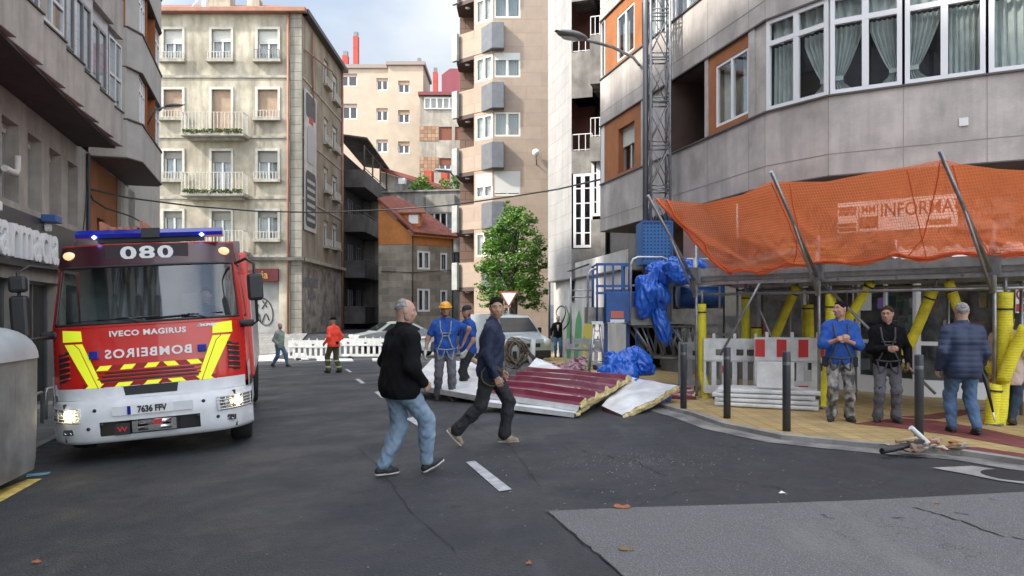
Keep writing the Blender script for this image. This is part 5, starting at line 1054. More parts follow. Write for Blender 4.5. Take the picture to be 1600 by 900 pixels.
# stack of white boards
st=thing('barrier_stack','stack of flat white barrier panels lying on the pavement behind the bollards','barrier stack',on(1215,12,KH)); q=on(1203,11.75,KH)
rr=random.Random(4)
for k in range(4):
    M_=Matrix.Translation((q.x+rr.uniform(-.05,.05),q.y+.05*k,q.z+.035+.068*k))@Matrix.Rotation(R(-22+rr.uniform(-4,4)),4,'Z')
    s=MB(); s.box(-.78,.75,-.35,.35,-.03,.03,0,M_); s.box(-.7,.7,-.37,-.351,-.02,.02,0,M_); s.obj('flat_panel',M_bar,st,bevel=.012)
M_=Matrix.Translation((q.x+.05,q.y-.1,q.z+.29))@Matrix.Rotation(R(-22),4,'Z')@Matrix.Rotation(R(80),4,'X')
s=MB(); s.box(-.28,.28,0,.42,-.02,.02,0,M_); s.obj('leaning_panel',M_bar,st,bevel=.012)
M_bol=mat('bollard_paint',(.05,.055,.065),.5,var=.2,vs=5)
for (px,py,lab) in ((1068,638,'dark grey bollard nearest the torn roof panels'),(1136,653,'second dark grey bollard in front of the grey barrier'),(1229,673,'third dark grey bollard in front of the white board stack'),(1436,687,'dark grey bollard standing in the rubble heap')):
    p=G(px,py,KH); t=thing('bollard',lab,'bollard',p,0,'grey bollards along the kerb'); s=MB(); s.lathe([(.0,0),(.05,0),(.05,.985),(.046,1.0),(0,1.0)],(0,0,0) if False else p,16); s.obj('post',M_bol,t); s=MB(); s.lathe([(.0505,.83),(.0515,.835),(.0515,.865),(.0505,.87)],p,16); s.obj('collar',M_grey,t)
# hoop rails at left kerb
M_hoop=mat('hoop_steel',(.45,.45,.44),.4,.7)
for (px,py,lab) in ((50,668,'steel hoop rail beside the container'),(72,655,'steel hoop rail between container and fire engine')):
    p=G(px,py,KH); s=MB(); a=.42; s.tube([(p.x,p.y,p.z),(p.x,p.y,p.z+.48),(p.x-.03,p.y+.06,p.z+.55),(p.x-.13,p.y+.46,p.z+.55),(p.x-.16,p.y+.52,p.z+.48),(p.x-.16,p.y+.52,p.z)],.03,8); tag(s.obj('hoop_rail',M_hoop),lab,'rail','hoop rails on the left kerb')
# ================================================================ FIRE ENGINE (built at the origin facing -Y, then placed)
M_fr=mat('engine_red',(.62,.02,.014),.28,coat=.5,var=.08,vs=2); M_fw=mat('engine_white',(.78,.8,.82),.35,coat=.3,var=.12,vs=3,streak=.2,scol=(.4,.39,.37)); M_fy=mat('fluorescent_yellow',(.78,.85,.02),.5,emit=(.8,.9,.05,.12))
M_fd=mat('dark_maroon_band',(.05,.012,.018),.25,coat=.4); M_fb=mat('blue_lens',(.01,.015,.3),.12,coat=.6); M_wht=mat('white_vinyl',(.85,.85,.85),.45)
M_ws=mat('windscreen_glass',(.2,.25,.25),.08,glassy=(.72,.82,.82),gior=2.2); M_lens=mat('lamp_glass',(.8,.8,.8),.1,glassy=(.95,.95,.95)); M_chr=mat('chrome',(.7,.7,.7),.15,1.)
M_rub=mat('tyre_rubber',(.02,.02,.021),.85,bump=.3,bs=40)
ROLL=R(3.6)
TR=thing('fire_engine','red white and yellow fire engine facing the viewer with blue light bar','fire engine',(0,0,0),0,world=False)
def yf(x,z):
    a=abs(x)/1.15; b_=0 if z<1.0 else (z-1.0)*.08 if z<1.72 else .058+(z-1.72)*.42
    if z>2.5: b_=.386+(z-2.5)*.5
    return b_+.30*a**5+.03*a*a
RX=Matrix.Rotation(ROLL*-1,4,'Y')
def sk(x,z,e=0): return RX@Vector((x,yf(x,z)-e,z))
def TB(x,y,z): return RX@Vector((x,y,z))
def patch(mb,c4,e=.004,nx=8,nz=4,m=0,th=0):
    a,b_,c,d=[Vector(p) for p in c4]
    f=lambda u,v:sk(*(a.lerp(b_,u)).lerp(d.lerp(c,u),v),e)
    mb.grid(f,nx,nz,m)
def tbox(mb,x0,x1,y0,y1,z0,z1,m=0): mb.box(x0,x1,y0,y1,z0,z1,m,RX)
# cab shell with the windscreen left open
s=MB(); hwf=lambda z:1.15 if z<1.7 else 1.15-(z-1.7)*.09
def shell(u,v):
    z=.86+v*1.92; x=(u*2-1)*hwf(z); return sk(x,z)
s.grid(shell,60,40,0,True,None,skip=lambda u,v:abs(u*2-1)<.945 and 1.745<.86+v*1.92<2.47)
for sg in (-1,1):
    f=lambda u,v:TB(sg*(hwf(.86+v*1.92)+.0),yf(1.15,.86+v*1.92)+u*(1.75-.0),.86+v*1.92); s.grid(f,12,20,0,True,None,skip=lambda u,v:.12<u<.75 and 1.75<.86+v*1.92<2.45)
s.grid(lambda u,v:TB((u*2-1)*hwf(2.78),yf((u*2-1)*1.15,2.78)+v*1.4,2.78+.05*math.sin(math.pi*u)*min(1,v*3)),20,6)
cab=s.obj('cab',M_fr,TR)
s=MB(); patch(s,[(-1.08,1.745),(1.08,1.745),(1.03,2.47),(-1.03,2.47)],.002,30,12); s.obj('windscreen',M_ws,TR)
s=MB()
for sg in (-1,1): s.grid(lambda u,v:TB(sg*(hwf(1.75+v*.7)-.004),yf(1.15,1.75+v*.7)+.2+u*1.1,1.75+v*.7),2,2)
s.obj('side_window',M_ws,TR)
s=MB(); tbox(s,-1.05,1.05,.6,1.0,1.3,1.75); tbox(s,-1.09,1.09,1.7,1.72,.9,2.7); tbox(s,-1.1,1.1,.5,1.7,.9,.95); tbox(s,-1.0,-.3,1.2,1.5,1.3,2.1); tbox(s,.3,1.0,1.2,1.5,1.3,2.1); s.obj('cab_interior',mat('cab_interior',(.14,.15,.155),.8,var=.3),TR)
s=MB(); ring=[TB(.55+.22*math.cos(a),.72+.1*math.sin(a),1.78+.16*math.sin(a)) for a in [k*.33 for k in range(20)]]; s.tube(ring,.018,6); s.obj('steering_wheel',M_blk,TR)
s=MB(); 
for k in range(22):   # dark gasket
    pass
def strip(mb,P,w,e=.006,m=0):
    Q=[]
    for i in range(len(P)-1):
        a,c=Vector(P[i]),Vector(P[i+1]); n=max(1,int((c-a).length/.06)); Q+=[a.lerp(c,k/n) for k in range(n)]
    Q.append(Vector(P[-1])); mb.tube([sk(q.x,q.y,e) for q in Q],w,6,m)
strip(s,[(-1.09,1.74),(1.09,1.74),(1.04,2.475),(-1.04,2.475),(-1.09,1.74)],.016); s.obj('windscreen_seal',M_blk,TR)
# top band with number
s=MB(); patch(s,[(-1.1,2.49),(1.1,2.49),(1.05,2.76),(-1.05,2.76)],.012,40,6); s.obj('visor_band',M_fd,TR)
s=MB(); tbox(s,-.5,.5,yf(.5,2.62)-.035,yf(.5,2.62)+.02,2.53,2.76); s.obj('number_plate_band',mat('dark_plate',(.02,.012,.015),.4),TR)
def ttext(str_,x,z,h,mt,ey=.008,sx=1,off=.02,sp=1,mirror=False,al='CENTER',name='lettering',flat=None,rot=0):
    tv,tf=text(str_,h*1.38,.004,off,sp,al,sx); s=MB(); vs=[]
    for X_,Y_,Z_ in tv:
        if mirror: X_=-X_
        xx=x+X_*math.cos(rot)-Y_*math.sin(rot); zz=z+Y_*math.cos(rot)+X_*math.sin(rot)
        vs.append(TB(xx,flat-Z_,zz) if flat is not None else sk(xx,zz,ey+Z_))
    s.add(vs,tf); return s.obj(name,mt,TR)
ttext('080',-.0,2.64,.165,M_wht,sx=1.7,off=.007,sp=1.15,flat=yf(.5,2.62)-.042,name='number')
for sg in (-1,1):
    s=MB(); q=sk(sg*.94,2.64,.03); M_=Matrix.Translation(q)@Matrix.Rotation(R(90),4,'X'); s.lathe([(0,.035),(.06,.03),(.075,.0),(.07,-.02)],n=14,M=M_@Matrix.Scale(.75,4,(0,1,0))); s.obj('marker_lamp',mat('amber_clear',(.6,.45,.3),.2,emit=(1,.6,.3,.3)),TR)
# light bar
s=MB(); P=[TB(-.86,.62,2.9),TB(.94,.62,2.9)]
for i in (0,): s.add([TB(x,.62+dy,2.86+dz) for x in (-.84,-.82,.92,.94) for dy,dz in ((-.14,0),(-.15,.05),(-.1,.105),(.1,.105),(.15,.05),(.14,0))],[(k*6+j,k*6+(j+1)%6,(k+1)*6+(j+1)%6,(k+1)*6+j) for k in range(3) for j in range(6)]+[(0,1,2,3,4,5),(23,22,21,20,19,18)])
lb=s.obj('light_bar',M_fb,TR)
s=MB(); tbox(s,-.06,.16,.46,.78,2.85,2.975); tbox(s,-.6,.7,.56,.68,2.8,2.86); s.obj('bar_mount',M_blk,lb)
for xx in (-.62,.68):
    s=MB(); s.lathe([(0,.03),(.035,.0),(0,-.03)],TB(xx,.47,2.87),10); s.obj('flash_lamp',mat('blue_flash',(.1,.2,.9),.3,emit=(.15,.25,1,4.)),lb)
# red bonnet graphics
s=MB()
for sg in (-1,1):
    patch(s,[(sg*1.0,1.53),(sg*.76,1.53),(sg*.77,1.66),(sg*1.0,1.68)],.006)
    patch(s,[(sg*.98,1.50),(sg*.76,1.50),(sg*.56,.98),(sg*.72,.98)],.006,10,10)
n=9
for (z0,z1_,x0,x1) in ((1.15,1.21,-.62,.62),(.94,.99,-.75,.75)):
    w_=(x1-x0)/n
    for k in range(0,n,2): patch(s,[(x0+w_*k,z0),(x0+w_*(k+1),z0),(x0+w_*(k+1)+(.05 if k<n/2 else -.05),z1_),(x0+w_*k+(.05 if k<n/2 else -.05),z1_)],.006,4,2)
s.obj('yellow_stripes',M_fy,TR)
s=MB(); 
for (z0,z1_,x0,x1) in ((1.148,1.212,-.66,.66),(.935,.995,-.78,.78)): patch(s,[(x0,z0),(x1,z0),(x1,z1_),(x0,z1_)],.004,14,2)
s.obj('red_reflective_band',mat('dark_red_film',(.35,.01,.01),.4),TR)
ttext('IVECO MAGIRUS',-.0,1.6,.07,M_wht,sx=1.15,off=.003,sp=1.12,name='maker_lettering')
ttext('BOMBEIROS',.0,1.345,.11,M_wht,sx=1.1,off=.004,mirror=True,sp=1.18,name='mirrored_lettering'); ttext('INCIPRESA',.72,1.645,.03,M_wht,off=.003,name='small_lettering'); 
s=MB(); strip(s,[(.58,1.63),(.62,1.67),(.65,1.63),(.58,1.63)],.006,.008); s.obj('triangle_emblem',M_wht,TR)
for sg in (-1,1):
    s=MB(); q=sk(sg*.63,1.35,.02); s.box(-.055,.055,-.03,.02,-.05,.05,0,Matrix.Translation(q)@RX); s.obj('blue_strobe',M_fb,TR,bevel=.01)
# grille and vents
s=MB(); 
for k in range(3): patch(s,[(-.58+.03*k,1.02+.045*k-.012),(.58-.03*k,1.02+.045*k-.012),(.58-.03*k,1.02+.045*k+.01),(-.58+.03*k,1.02+.045*k+.01)],.005,16,1)
for sg in (-1,1):
    f=lambda u,v:sk(sg*(.93+.14*u),1.05+.36*v-(.0 if u<.5 else .03),.006); s.grid(f,4,6)
s.obj('air_intakes',M_blk,TR)
s=MB()
for sg in (-1,1):
    for k in range(5): strip(s,[(sg*.93,1.08+k*.07),(sg*1.07,1.05+k*.07)],.012,.012)
for k in range(3): strip(s,[(-.6,1.045+.045*k),(.6,1.045+.045*k)],.012,.012)
strip(s,[(-.86,1.50),(-.8,1.44),(-.6,.93)],.006,.004); strip(s,[(.86,1.50),(.8,1.44),(.6,.93)],.006,.004); strip(s,[(-1.1,1.7),(-.5,1.7),(.5,1.7),(1.1,1.7)],.007,.003); s.obj('grille_bars',M_fr,TR)
# wipers
s=MB()
for (xa,xb,xc) in ((-.35,-.95,-.1),(.4,-.02,.7)):
    s.tube([sk(xc,1.74,.04),sk((xc+xa)/2,1.80,.05),sk(xa,1.79,.03)],.012,6); s.tube([sk(xb,1.77,.02),sk(xa,1.79,.02),sk(xa+.5,1.80,.02)],.01,5)
s.obj('wipers',M_blk,TR)
# lower white body and bumper
def bump(x,z):
    a=abs(x)/1.19; r=-.22+.5*a**6+.05*a*a; k=(z-.52)/.26; return r+.06*max(0,abs(k))**3
s=MB()
s.grid(lambda u,v:TB((u*2-1)*1.19,bump((u*2-1)*1.19,.27+.52*v),.27+.52*v),50,12,0,True,None,skip=lambda u,v:(abs(u*2-1)<.47 and .35<.27+.52*v<.535) or (.66<abs(u*2-1)<.985 and .54<.27+.52*v<.71))
s.grid(lambda u,v:TB((u*2-1)*1.19,bump((u*2-1)*1.19,.79)+v*(yf((u*2-1)*1.15,.9)-bump((u*2-1)*1.19,.79)-.0),.79+.0*v),50,2); s.grid(lambda u,v:TB((u*2-1)*1.19,bump((u*2-1)*1.19,.27)+v*.35,.27),50,2)
for sg in (-1,1): s.grid(lambda u,v:TB(sg*1.19,bump(1.19,.27+.52*v)+u*1.0,.27+.52*v*(1-.0)),6,6,0,True,None,skip=lambda u,v:u>.3 and v<.55)
bp=s.obj('bumper',M_fw,TR)
s=MB(); tbox(s,-1.0,1.0,-.0,.3,.3,.77); s.obj('bumper_inner',M_blk,bp)
s=MB(); patch(s,[(-1.12,.79),(1.12,.79),(1.12,.94),(-1.12,.94)],.004,30,3); patch(s,[(-1.15,.86),(-1.1,.86),(-1.12,1.0),(-1.15,1.0)],.006); 
for sg in (-1,1): s.grid(lambda u,v:TB(sg*(1.16),yf(1.15,1)-.05+u*1.0,.75+.35*v),4,4)
s.obj('white_lower_panel',M_fw,TR)
s=MB(); patch(s,[(-.3,.82),(.3,.82),(.32,.935),(-.32,.935)],.008,8,2); s.obj('lower_grille',M_blk,TR)
s=MB(); tbox(s,-.42,.5,-.245,-.235,.6,.71); s.obj('plate_holder',M_fw,bp); s=MB(); tbox(s,-.25,.27,-.252,-.246,.6,.71); pl=s.obj('number_plate',M_wht,bp); 
s=MB(); tbox(s,-.249,-.21,-.256,-.2525,.602,.708); s.obj('blue_strip',M_fb,pl); t_=ttext('7636 FFV',.03,.655,.078,M_blk,flat=-.258,off=.004,sx=.8,name='registration')
# winch
s=MB(); tbox(s,-.2,.3,-.27,-.05,.38,.42); tbox(s,-.2,-.14,-.29,-.05,.38,.52); tbox(s,.24,.3,-.29,-.05,.38,.52); M_=RX@Matrix.Translation((.05,-.2,.48)); s.lathe([(0,-.19),(.045,-.19),(.045,.19),(0,.19)],n=12,axis='x',M=M_); s.lathe([(0,-.19),(.03,-.19),(.03,.19),(0,.19)],(0,-.06,-.06),n=12,axis='x',M=M_); tbox(s,-.02,.12,-.3,-.2,.4,.46); w_=s.obj('winch',M_chr,bp)
s=MB(); tbox(s,-.4,-.23,-.26,-.2,.36,.5); s.obj('badge_plate',M_blk,w_); ttext('W',-.315,.43,.06,M_red,flat=-.268,off=.003,sx=1.3,name='badge_letter'); s=MB(); tbox(s,.04,.14,-.31,-.28,.46,.52); s.obj('red_hook',M_red,w_)
# headlights
for sg in (-1,1):
    hl=MB(); f=lambda u,v:TB(sg*(.8+.365*u),bump(.8+.365*u,.62)+.05,.555+.145*v); hl.grid(f,8,4); h_=hl.obj('headlight',mat('reflector',(.5,.5,.48),.25,.8),TR)
    for xx,em in ((.93,1),(1.07,.0)) if sg<0 else ((1.0,1),(.87,0)):
        s=MB(); q=TB(sg*xx,bump(xx,.62)+.03,.628); M_=Matrix.Translation(q)@Matrix.Rotation(R(90),4,'X'); s.lathe([(0,.03),(.03,.03),(.062,.01),(.065,-.02)],n=16,M=M_); s.obj('bulb',mat('lit_lamp',(1,.9,.7),.3,emit=(1,.78,.42,9)) if em else mat('lamp_dull',(.4,.4,.38),.2,.6),h_)
    s=MB(); 
    def wp(x,z): return TB(sg*x,bump(x,z)-.03,z)
    for z in (.55,.59,.63,.67,.71): s.tube([wp(.78+.4*k/8,z) for k in range(9)],.006 if z not in(.55,.71) else .009,5)
    for x in (.78,.88,.98,1.08,1.17): s.tube([wp(x,.55),wp(x,.71)],.006,5)
    s.obj('headlight_guard',M_fw,h_)
    s=MB(); q=TB(sg*.93,bump(.93,.43)-.01,.43); s.box(-.065,.065,-.02,.03,-.035,.035,0,Matrix.Translation(q)); s.obj('fog_lamp',M_blk,TR,bevel=.01)
    for dx in (.03,-.03): s=MB(); s.lathe([(0,.02),(.02,.0)],(q.x+dx,q.y-.025,q.z),8,axis='y'); s.obj('fog_lens',M_chr,TR)
s=MB()
for (x,z) in ((-.62,.68),(-.55,.5),(.62,.68),(.55,.5),(-.7,.46),(.78,.46)): q=TB(x,bump(x,z)-.004,z); s.lathe([(0,-.006),(.022,-.004),(.022,.01)],q,10,axis='y')
s.obj('bumper_plugs',M_blk,bp)
# mirrors
def mirror(sg,xm,ym,z0,z1_,w_,extra=None):
    s=MB(); s.tube([TB(sg*1.08,.5,2.46),TB(sg*(xm-.1),ym+.1,2.5),TB(sg*xm,ym+.02,2.42),TB(sg*xm,ym+.02,1.65),TB(sg*(xm-.08),ym+.05,1.6),TB(sg*1.1,.35,1.62)],.02,8); a=s.obj('mirror_arm',M_blk,TR)
    s=MB(); tbox(s,min(sg*(xm-w_/2),sg*(xm+w_/2)),max(sg*(xm-w_/2),sg*(xm+w_/2)),ym-.07,ym+.07,z0,z1_)
    s.obj('mirror_housing',M_blk,TR,bevel=.04)
    if extra:
        s=MB(); tbox(s,min(sg*(xm-w_/2),sg*(xm+w_/2)),max(sg*(xm-w_/2),sg*(xm+w_/2)),ym-.06,ym+.06,*extra); s.obj('wide_mirror_housing',M_blk,TR,bevel=.04)
mirror(-1,1.38,-.02,1.62,2.14,.2,(2.18,2.38)); mirror(1,1.33,.1,1.93,2.29,.2)
s=MB(); tbox(s,1.08,1.28,.3,.5,1.58,1.68); tbox(s,-1.28,-1.08,.3,.5,1.58,1.68); s.obj('arm_bracket',M_blk,TR,bevel=.03)
# body, wheels
s=MB(); tbox(s,-1.2,1.2,1.95,7.2,.75,2.72); s.obj('body',M_fr,TR,bevel=.04)
s=MB(); tbox(s,-1.15,-1.201,2.2,6.8,.9,2.4); tbox(s,1.201,1.21,2.2,6.8,.9,2.4); s.obj('roller_door',M_alu,TR)
s=MB(); tbox(s,-1.05,1.05,.3,7,.45,.75); s.obj('chassis',M_blk,TR)
for x,y in ((-1.0,1.0),(1.0,1.0),(-1.0,5.6),(1.0,5.6)):
    w=MB(); w.lathe([(.28,-.14),(.42,-.14),(.47,-.11),(.48,0),(.47,.11),(.42,.14),(.28,.14)],(x,y,.48-x*0),28,axis='x'); o=w.obj('wheel',M_rub,TR); w=MB(); w.lathe([(0,-.05),(.12,-.06),(.2,-.02),(.28,-.1),(.29,-.12),(.29,.12),(0,.1)],(x,y,.48),20,axis='x'); w.obj('rim',M_grey,o)
s=MB()
for k in range(5):
    tbox(s,-.78+.1*k,-.72+.1*k,1.9,5.6,3.12-.005*(k%2),3.16)
for y in (2.0,2.6,3.2,3.8): tbox(s,-.8,-.28,y,y+.06,2.72,3.11)
for xx in (-.8,-.26): tbox(s,xx-.02,xx+.02,1.88,5.7,3.05,3.24)
s.obj('roof_ladder',mat('ladder_wood',(.42,.2,.12),.6,var=.3,vs=5),TR)
s=MB(); tbox(s,-1.1,1.1,2,2.1,2.72,2.9); s.obj('roof_box',M_grey,TR)
tc_=(-4.55,9.45); TR.location=(tc_[0],tc_[1],gz(*tc_)-.02); TR.rotation_euler=(0,0,R(18))
# per-wheel ground follow is taken by the body roll; the axle itself sits on the crossfall
for o in TR.children:
    if o.name.startswith('wheel'):
        o.location.z=-.055*(1 if True else 0)*(-1)*( .0)
# ================================================================ waste container
M_steel=mat('dull_steel',(.3,.3,.29),.6,.35,var=.3,vs=3,streak=.6,scol=(.12,.115,.1),bump=.1,bs=6)
p=G(47,770); CT=thing('waste_container','dull steel waste container with grey domed lid at the left edge','waste container',(p.x-.84,p.y+.1,p.z),R(12),world=False)
s=MB(); pr=[(.535,.0),(.548,.12),(.555,.5),(.56,.9),(.56,1.12)]
def cont(u,v):
    i=min(int(v*4),3); t=v*4-i; w_=pr[i][0]*(1-t)+pr[i+1][0]*t; z=pr[i][1]*(1-t)+pr[i+1][1]*t; a=u*2*math.pi; e=.16; c,s_=math.cos(a),math.sin(a)
    return (w_*math.copysign(abs(c)**e,c),1.15*w_*math.copysign(abs(s_)**e,s_),z+.08)
s.grid(cont,48,12); s.obj('tub',M_steel,CT)
s=MB(); s.grid(lambda u,v:(.585*math.cos(v*1.5)**.6*math.copysign(abs(math.cos(u*6.2832))**.22,math.cos(u*6.2832)),.66*math.cos(v*1.5)**.6*math.copysign(abs(math.sin(u*6.2832))**.22,math.sin(u*6.2832)),1.2+.33*math.sin(v*1.5)),48,8); s.obj('lid',mat('grey_lid',(.42,.44,.45),.4,var=.15),CT)
s=MB(); s.lathe([(0,-.02),(.035,-.02),(.035,.1),(0,.1)],(.5,-.5,1.16),10,axis='x'); s.box(-.6,.6,-.69,-.64,1.14,1.2); s.obj('lid_hinge',M_blk,CT)
st_=MB(); st_.box(.33,.47,-.662,-.655,.72,1.05); st_=st_.obj('sticker',M_wht,CT); s=MB(); s.lathe([(.0,0),(.05,0),(.055,.004)],(.4,-.668,.95),16,axis='y'); s.obj('ban_symbol',mat('violet_blue',(.12,.08,.3),.5),st_); s=MB(); s.tube([(.4+.055*math.cos(k*.4),-.668,.95+.055*math.sin(k*.4)) for k in range(17)],.008,5); s.tube([(.36,-.672,.99),(.44,-.672,.91)],.006,5); s.obj('red_ring',M_red,st_)
for x in (-.35,.35):
    s=MB(); s.lathe([(0,-.03),(.06,-.03),(.06,.03),(0,.03)],(x,-.4,.06),12,axis='x'); s.obj('castor',M_rub,CT)
CT.scale=(1,1,1.12)
# ================================================================ vehicles behind the barriers
def car(name,lab,cat,prof,wprof,glass,colr,loc,rz,L_,wheels,wr=.31,extra=None,gname=None):
    """prof: side outline (y along length, z) of body; lofted across the width with narrowing upper part"""
    t=thing(name,lab,cat,loc,rz,world=False); s=MB(); n=len(prof)
    st=[(-1,.0),(-.97,.06),(-.85,.0),(0,0),(.85,0),(.97,.06),(1,.0)]
    vs=[]; ks=(-1,-.95,-.6,0,.6,.95,1)
    for k in ks:
        for (y,z) in prof:
            hw=np.interp(z,[p[0] for p in wprof],[p[1] for p in wprof]); e=.04 if abs(k)==1 else 0; cy=sum(q[0] for q in prof)/n; bow=-.08*(k*k)*(1 if y<cy else -1)*0
            vs.append((k*hw,y*(1-.03*k*k)+.0,z-(.03*(abs(k)**3) if z>.7 else 0)))
    fs=[(i*n+j,i*n+(j+1)%n,(i+1)*n+(j+1)%n,(i+1)*n+j) for i in range(len(ks)-1) for j in range(n)]
    s.add(vs,fs,0,False); s.add(vs[:n],[tuple(range(n))]); s.add(vs[-n:],[tuple(range(n))[::-1]]); b=s.obj('body',colr,t,bevel=.03)
    for (nm,ky,pts) in glass:   # windscreen: quads on the outline; side glass on the sides
        s=MB()
        if ky=='x':
            for sg in (-1,1):
                P=[]
                for (y,z) in pts: P.append((sg*(np.interp(z,[p[0] for p in wprof],[p[1] for p in wprof])+.006),y,z))
                s.add(P,[tuple(range(len(P)))])
        else:
            (y0,z0),(y1,z1_)=pts; h0=np.interp(z0,[p[0] for p in wprof],[p[1] for p in wprof])*.9; h1=np.interp(z1_,[p[0] for p in wprof],[p[1] for p in wprof])*.88; d=Vector((0,-(z1_-z0),(y1-y0))).normalized()*.04*(1 if y1>y0 else -1)
            d=Vector((0,-abs(z1_-z0),abs(y1-y0))).normalized()*.04 if y1>=y0 else Vector((0,abs(z1_-z0),abs(y1-y0))).normalized()*.04
            P=[Vector((-h0,y0,z0))+d,Vector((h0,y0,z0))+d,Vector((h1,y1,z1_))+d,Vector((-h1,y1,z1_))+d]; s.add(P,[(0,1,2,3)])
        s.obj(nm,mat('car_glass',(.015,.02,.022),.06,spec=.9),t)
    for y in wheels:
        for sg in (-1,1):
            w=MB(); x=sg*(wprof[0][1]-.1); w.lathe([(.2,-.09),(wr*.93,-.09),(wr,-.06),(wr,.06),(wr*.93,.09),(.2,.09)],(x,y,wr),20,axis='x'); o=w.obj('wheel',M_rub,t); w=MB(); w.lathe([(0,-.06),(.2,-.08),(.2,.08),(0,.06)],(x,y,wr),14,axis='x'); w.obj('rim',M_alu,o)
    return t,b
M_vs=mat('van_paint',(.42,.47,.5),.3,.3,coat=.4); M_cs=mat('car_silver',(.5,.55,.54),.28,.4,coat=.4)
vp=[(0,.25),(-.02,.5),(.0,.78),(.06,.9),(.75,1.08),(1.35,1.62),(1.6,1.76),(2.6,1.82),(3.85,1.8),(3.98,1.6),(4.05,.9),(4.05,.3)]
p=on(812,27.5); VT,vb=car('parked_van','silver blue van with dark windscreen parked behind the debris','van',vp,[(.25,.8),(.9,.84),(1.1,.82),(1.8,.7)],[('windscreen','f',[(.85,1.15),(1.38,1.64)]),('side_window','x',[(1.0,1.1),(1.5,1.6),(2.2,1.62),(2.2,1.1)])],M_vs,(p.x+.42,p.y-1.0,p.z-.05),R(28),4,(.75,3.2))
s=MB(); s.box(-.78,.78,-.06,.1,.22,.5); s.box(-.35,.35,-.05,.1,.62,.76); s.obj('front_bumper',M_blk,VT,bevel=.03)
for sg in (-1,1):
    s=MB(); s.lathe([(0,-.1),(.1,-.09),(.15,-.03),(.16,.05)],(sg*.64,.06,.76),16,axis='y'); s.obj('headlight',mat('headlamp',(.75,.76,.74),.2),VT); s=MB(); s.box(sg*.93-.07,sg*.93+.07,1.0,1.1,1.1,1.3); s.obj('wing_mirror',M_blk,VT,bevel=.02)
cp=[(0,.3),(-.03,.5),(.0,.7),(.1,.78),(.95,.93),(1.7,1.38),(2.2,1.46),(3.1,1.42),(3.75,1.1),(3.95,1.0),(4.0,.5),(3.95,.3)]
p=on(590,38.5); c_,cb=car('parked_car','pale silver hatchback parked behind the white barriers','car',cp,[(.3,.78),(.75,.84),(.95,.8),(1.46,.6)],[('windscreen','f',[(1.0,.96),(1.68,1.37)]),('side_window','x',[(1.25,.98),(1.8,1.34),(2.9,1.34),(3.4,1.08),(3.3,.98)])],M_cs,(p.x-1.25,p.y-.0,p.z+.18),R(-62),4,(.75,3.2))
for sg in (-1,1): s=MB(); s.box(sg*.62-.15,sg*.62+.15,-.05,.12,.62,.76); s.obj('headlight',mat('headlamp',(.75,.76,.74),.2),c_,bevel=.03)
p=on(668,34.0); c_,cb=car('parked_car','dark blue grey hatchback half hidden between the workers and the van','car',cp,[(.3,.78),(.75,.84),(.95,.8),(1.46,.6)],[('windscreen','f',[(1.0,.96),(1.68,1.37)]),('side_window','x',[(1.25,.98),(1.8,1.34),(2.9,1.34),(3.4,1.08),(3.3,.98)])],mat('car_dark',(.16,.19,.22),.3,.4,coat=.4),(p.x-.3,p.y,p.z),R(-50),4,(.75,3.2))
# ================================================================ street lamps, cable, give way sign
def lamp(path,head_dir,lab,r=.04,hs=1.):
    t=thing('street_lamp',lab,'street lamp',path[0],group='street lamp heads on arms'); s=MB(); s.tube(path,r,8); s.obj('arm',M_galv,t)
    e=Vector(path[-1]); d=Vector(head_dir).normalized(); M_=Matrix.Translation(e)@d.to_track_quat('X','Z').to_matrix().to_4x4()@Matrix.Scale(hs,4)
    s=MB(); s.grid(lambda u,v:(-.08+.78*u,.16*math.sin(v*math.pi*2)*math.sin(math.pi*min(.97,u*.9+.12))**.6,.075*math.cos(v*math.pi*2)*math.sin(math.pi*min(.97,u*.9+.12))**.6*(1 if math.cos(v*6.283)>0 else .7)),14,16,0,True,M_); s.obj('head',mat('lamp_head',(.28,.29,.29),.5,.3,var=.2),t)
    s=MB(); s.grid(lambda u,v:(.12+.42*u,(v-.5)*.2*math.sin(math.pi*(.1+.8*u)),-.062),6,4,0,True,M_); s.obj('lens',mat('lamp_lens',(.55,.55,.52),.2),t); return t
a=FP1(FP1.u(1000),FP1.v(1000,102),0.02); 
e=W(908,60,15.2); lamp([a,a+(e-a)*.12+Vector((0,0,.12)),a.lerp(e,.5)+Vector((0,0,.13)),e],W(868,48,14.6)-e,'street lamp on a long curved arm from the near right building',.035,1.15)
e=W(262,166,21); a=Vector((*wl(21.8,1.0),8.2)); lamp([Vector((*wl(21.8,.9),6.9)),e+Vector((-.35,0,-.1)),e],(1,-.12,.05),'small street lamp head sticking out of the left bay building',.03,.72)
e=W(703,268,34); a=W(722,288,38.8); lamp([a,e+Vector((.1,.3,-.1)),e],(-1,-.1,.1),'small street lamp head at the left of the brown tower',.04,1.1)
s=MB(); P=[(138,295,19.2),(200,309,21),(300,322,24),(400,330,27),(500,332,29),(600,328,29),(700,321,28),(800,307,26),(870,296,24),(940,280,20.7)]
Q=[]
for i in range(len(P)-1):
    for k in range(5): t=k/5; Q.append(W(*[P[i][j]*(1-t)+P[i+1][j]*t for j in range(3)]))
Q.append(W(*P[-1])); s.tube(Q,.028,6); tag(s.obj('overhead_cable',M_blk),'black overhead cable sagging across the whole street','cable')
s=MB(); Q=[W(x,y,Y) for x,y,Y in ((138,298,19.25),(145,312,19.5),(165,325,20.2),(205,338,21.6),(230,352,23))]; s.tube(Q,.025,6); tag(s.obj('wall_cable',M_blk),'slack black cable looping down the orange brown wall','cable')
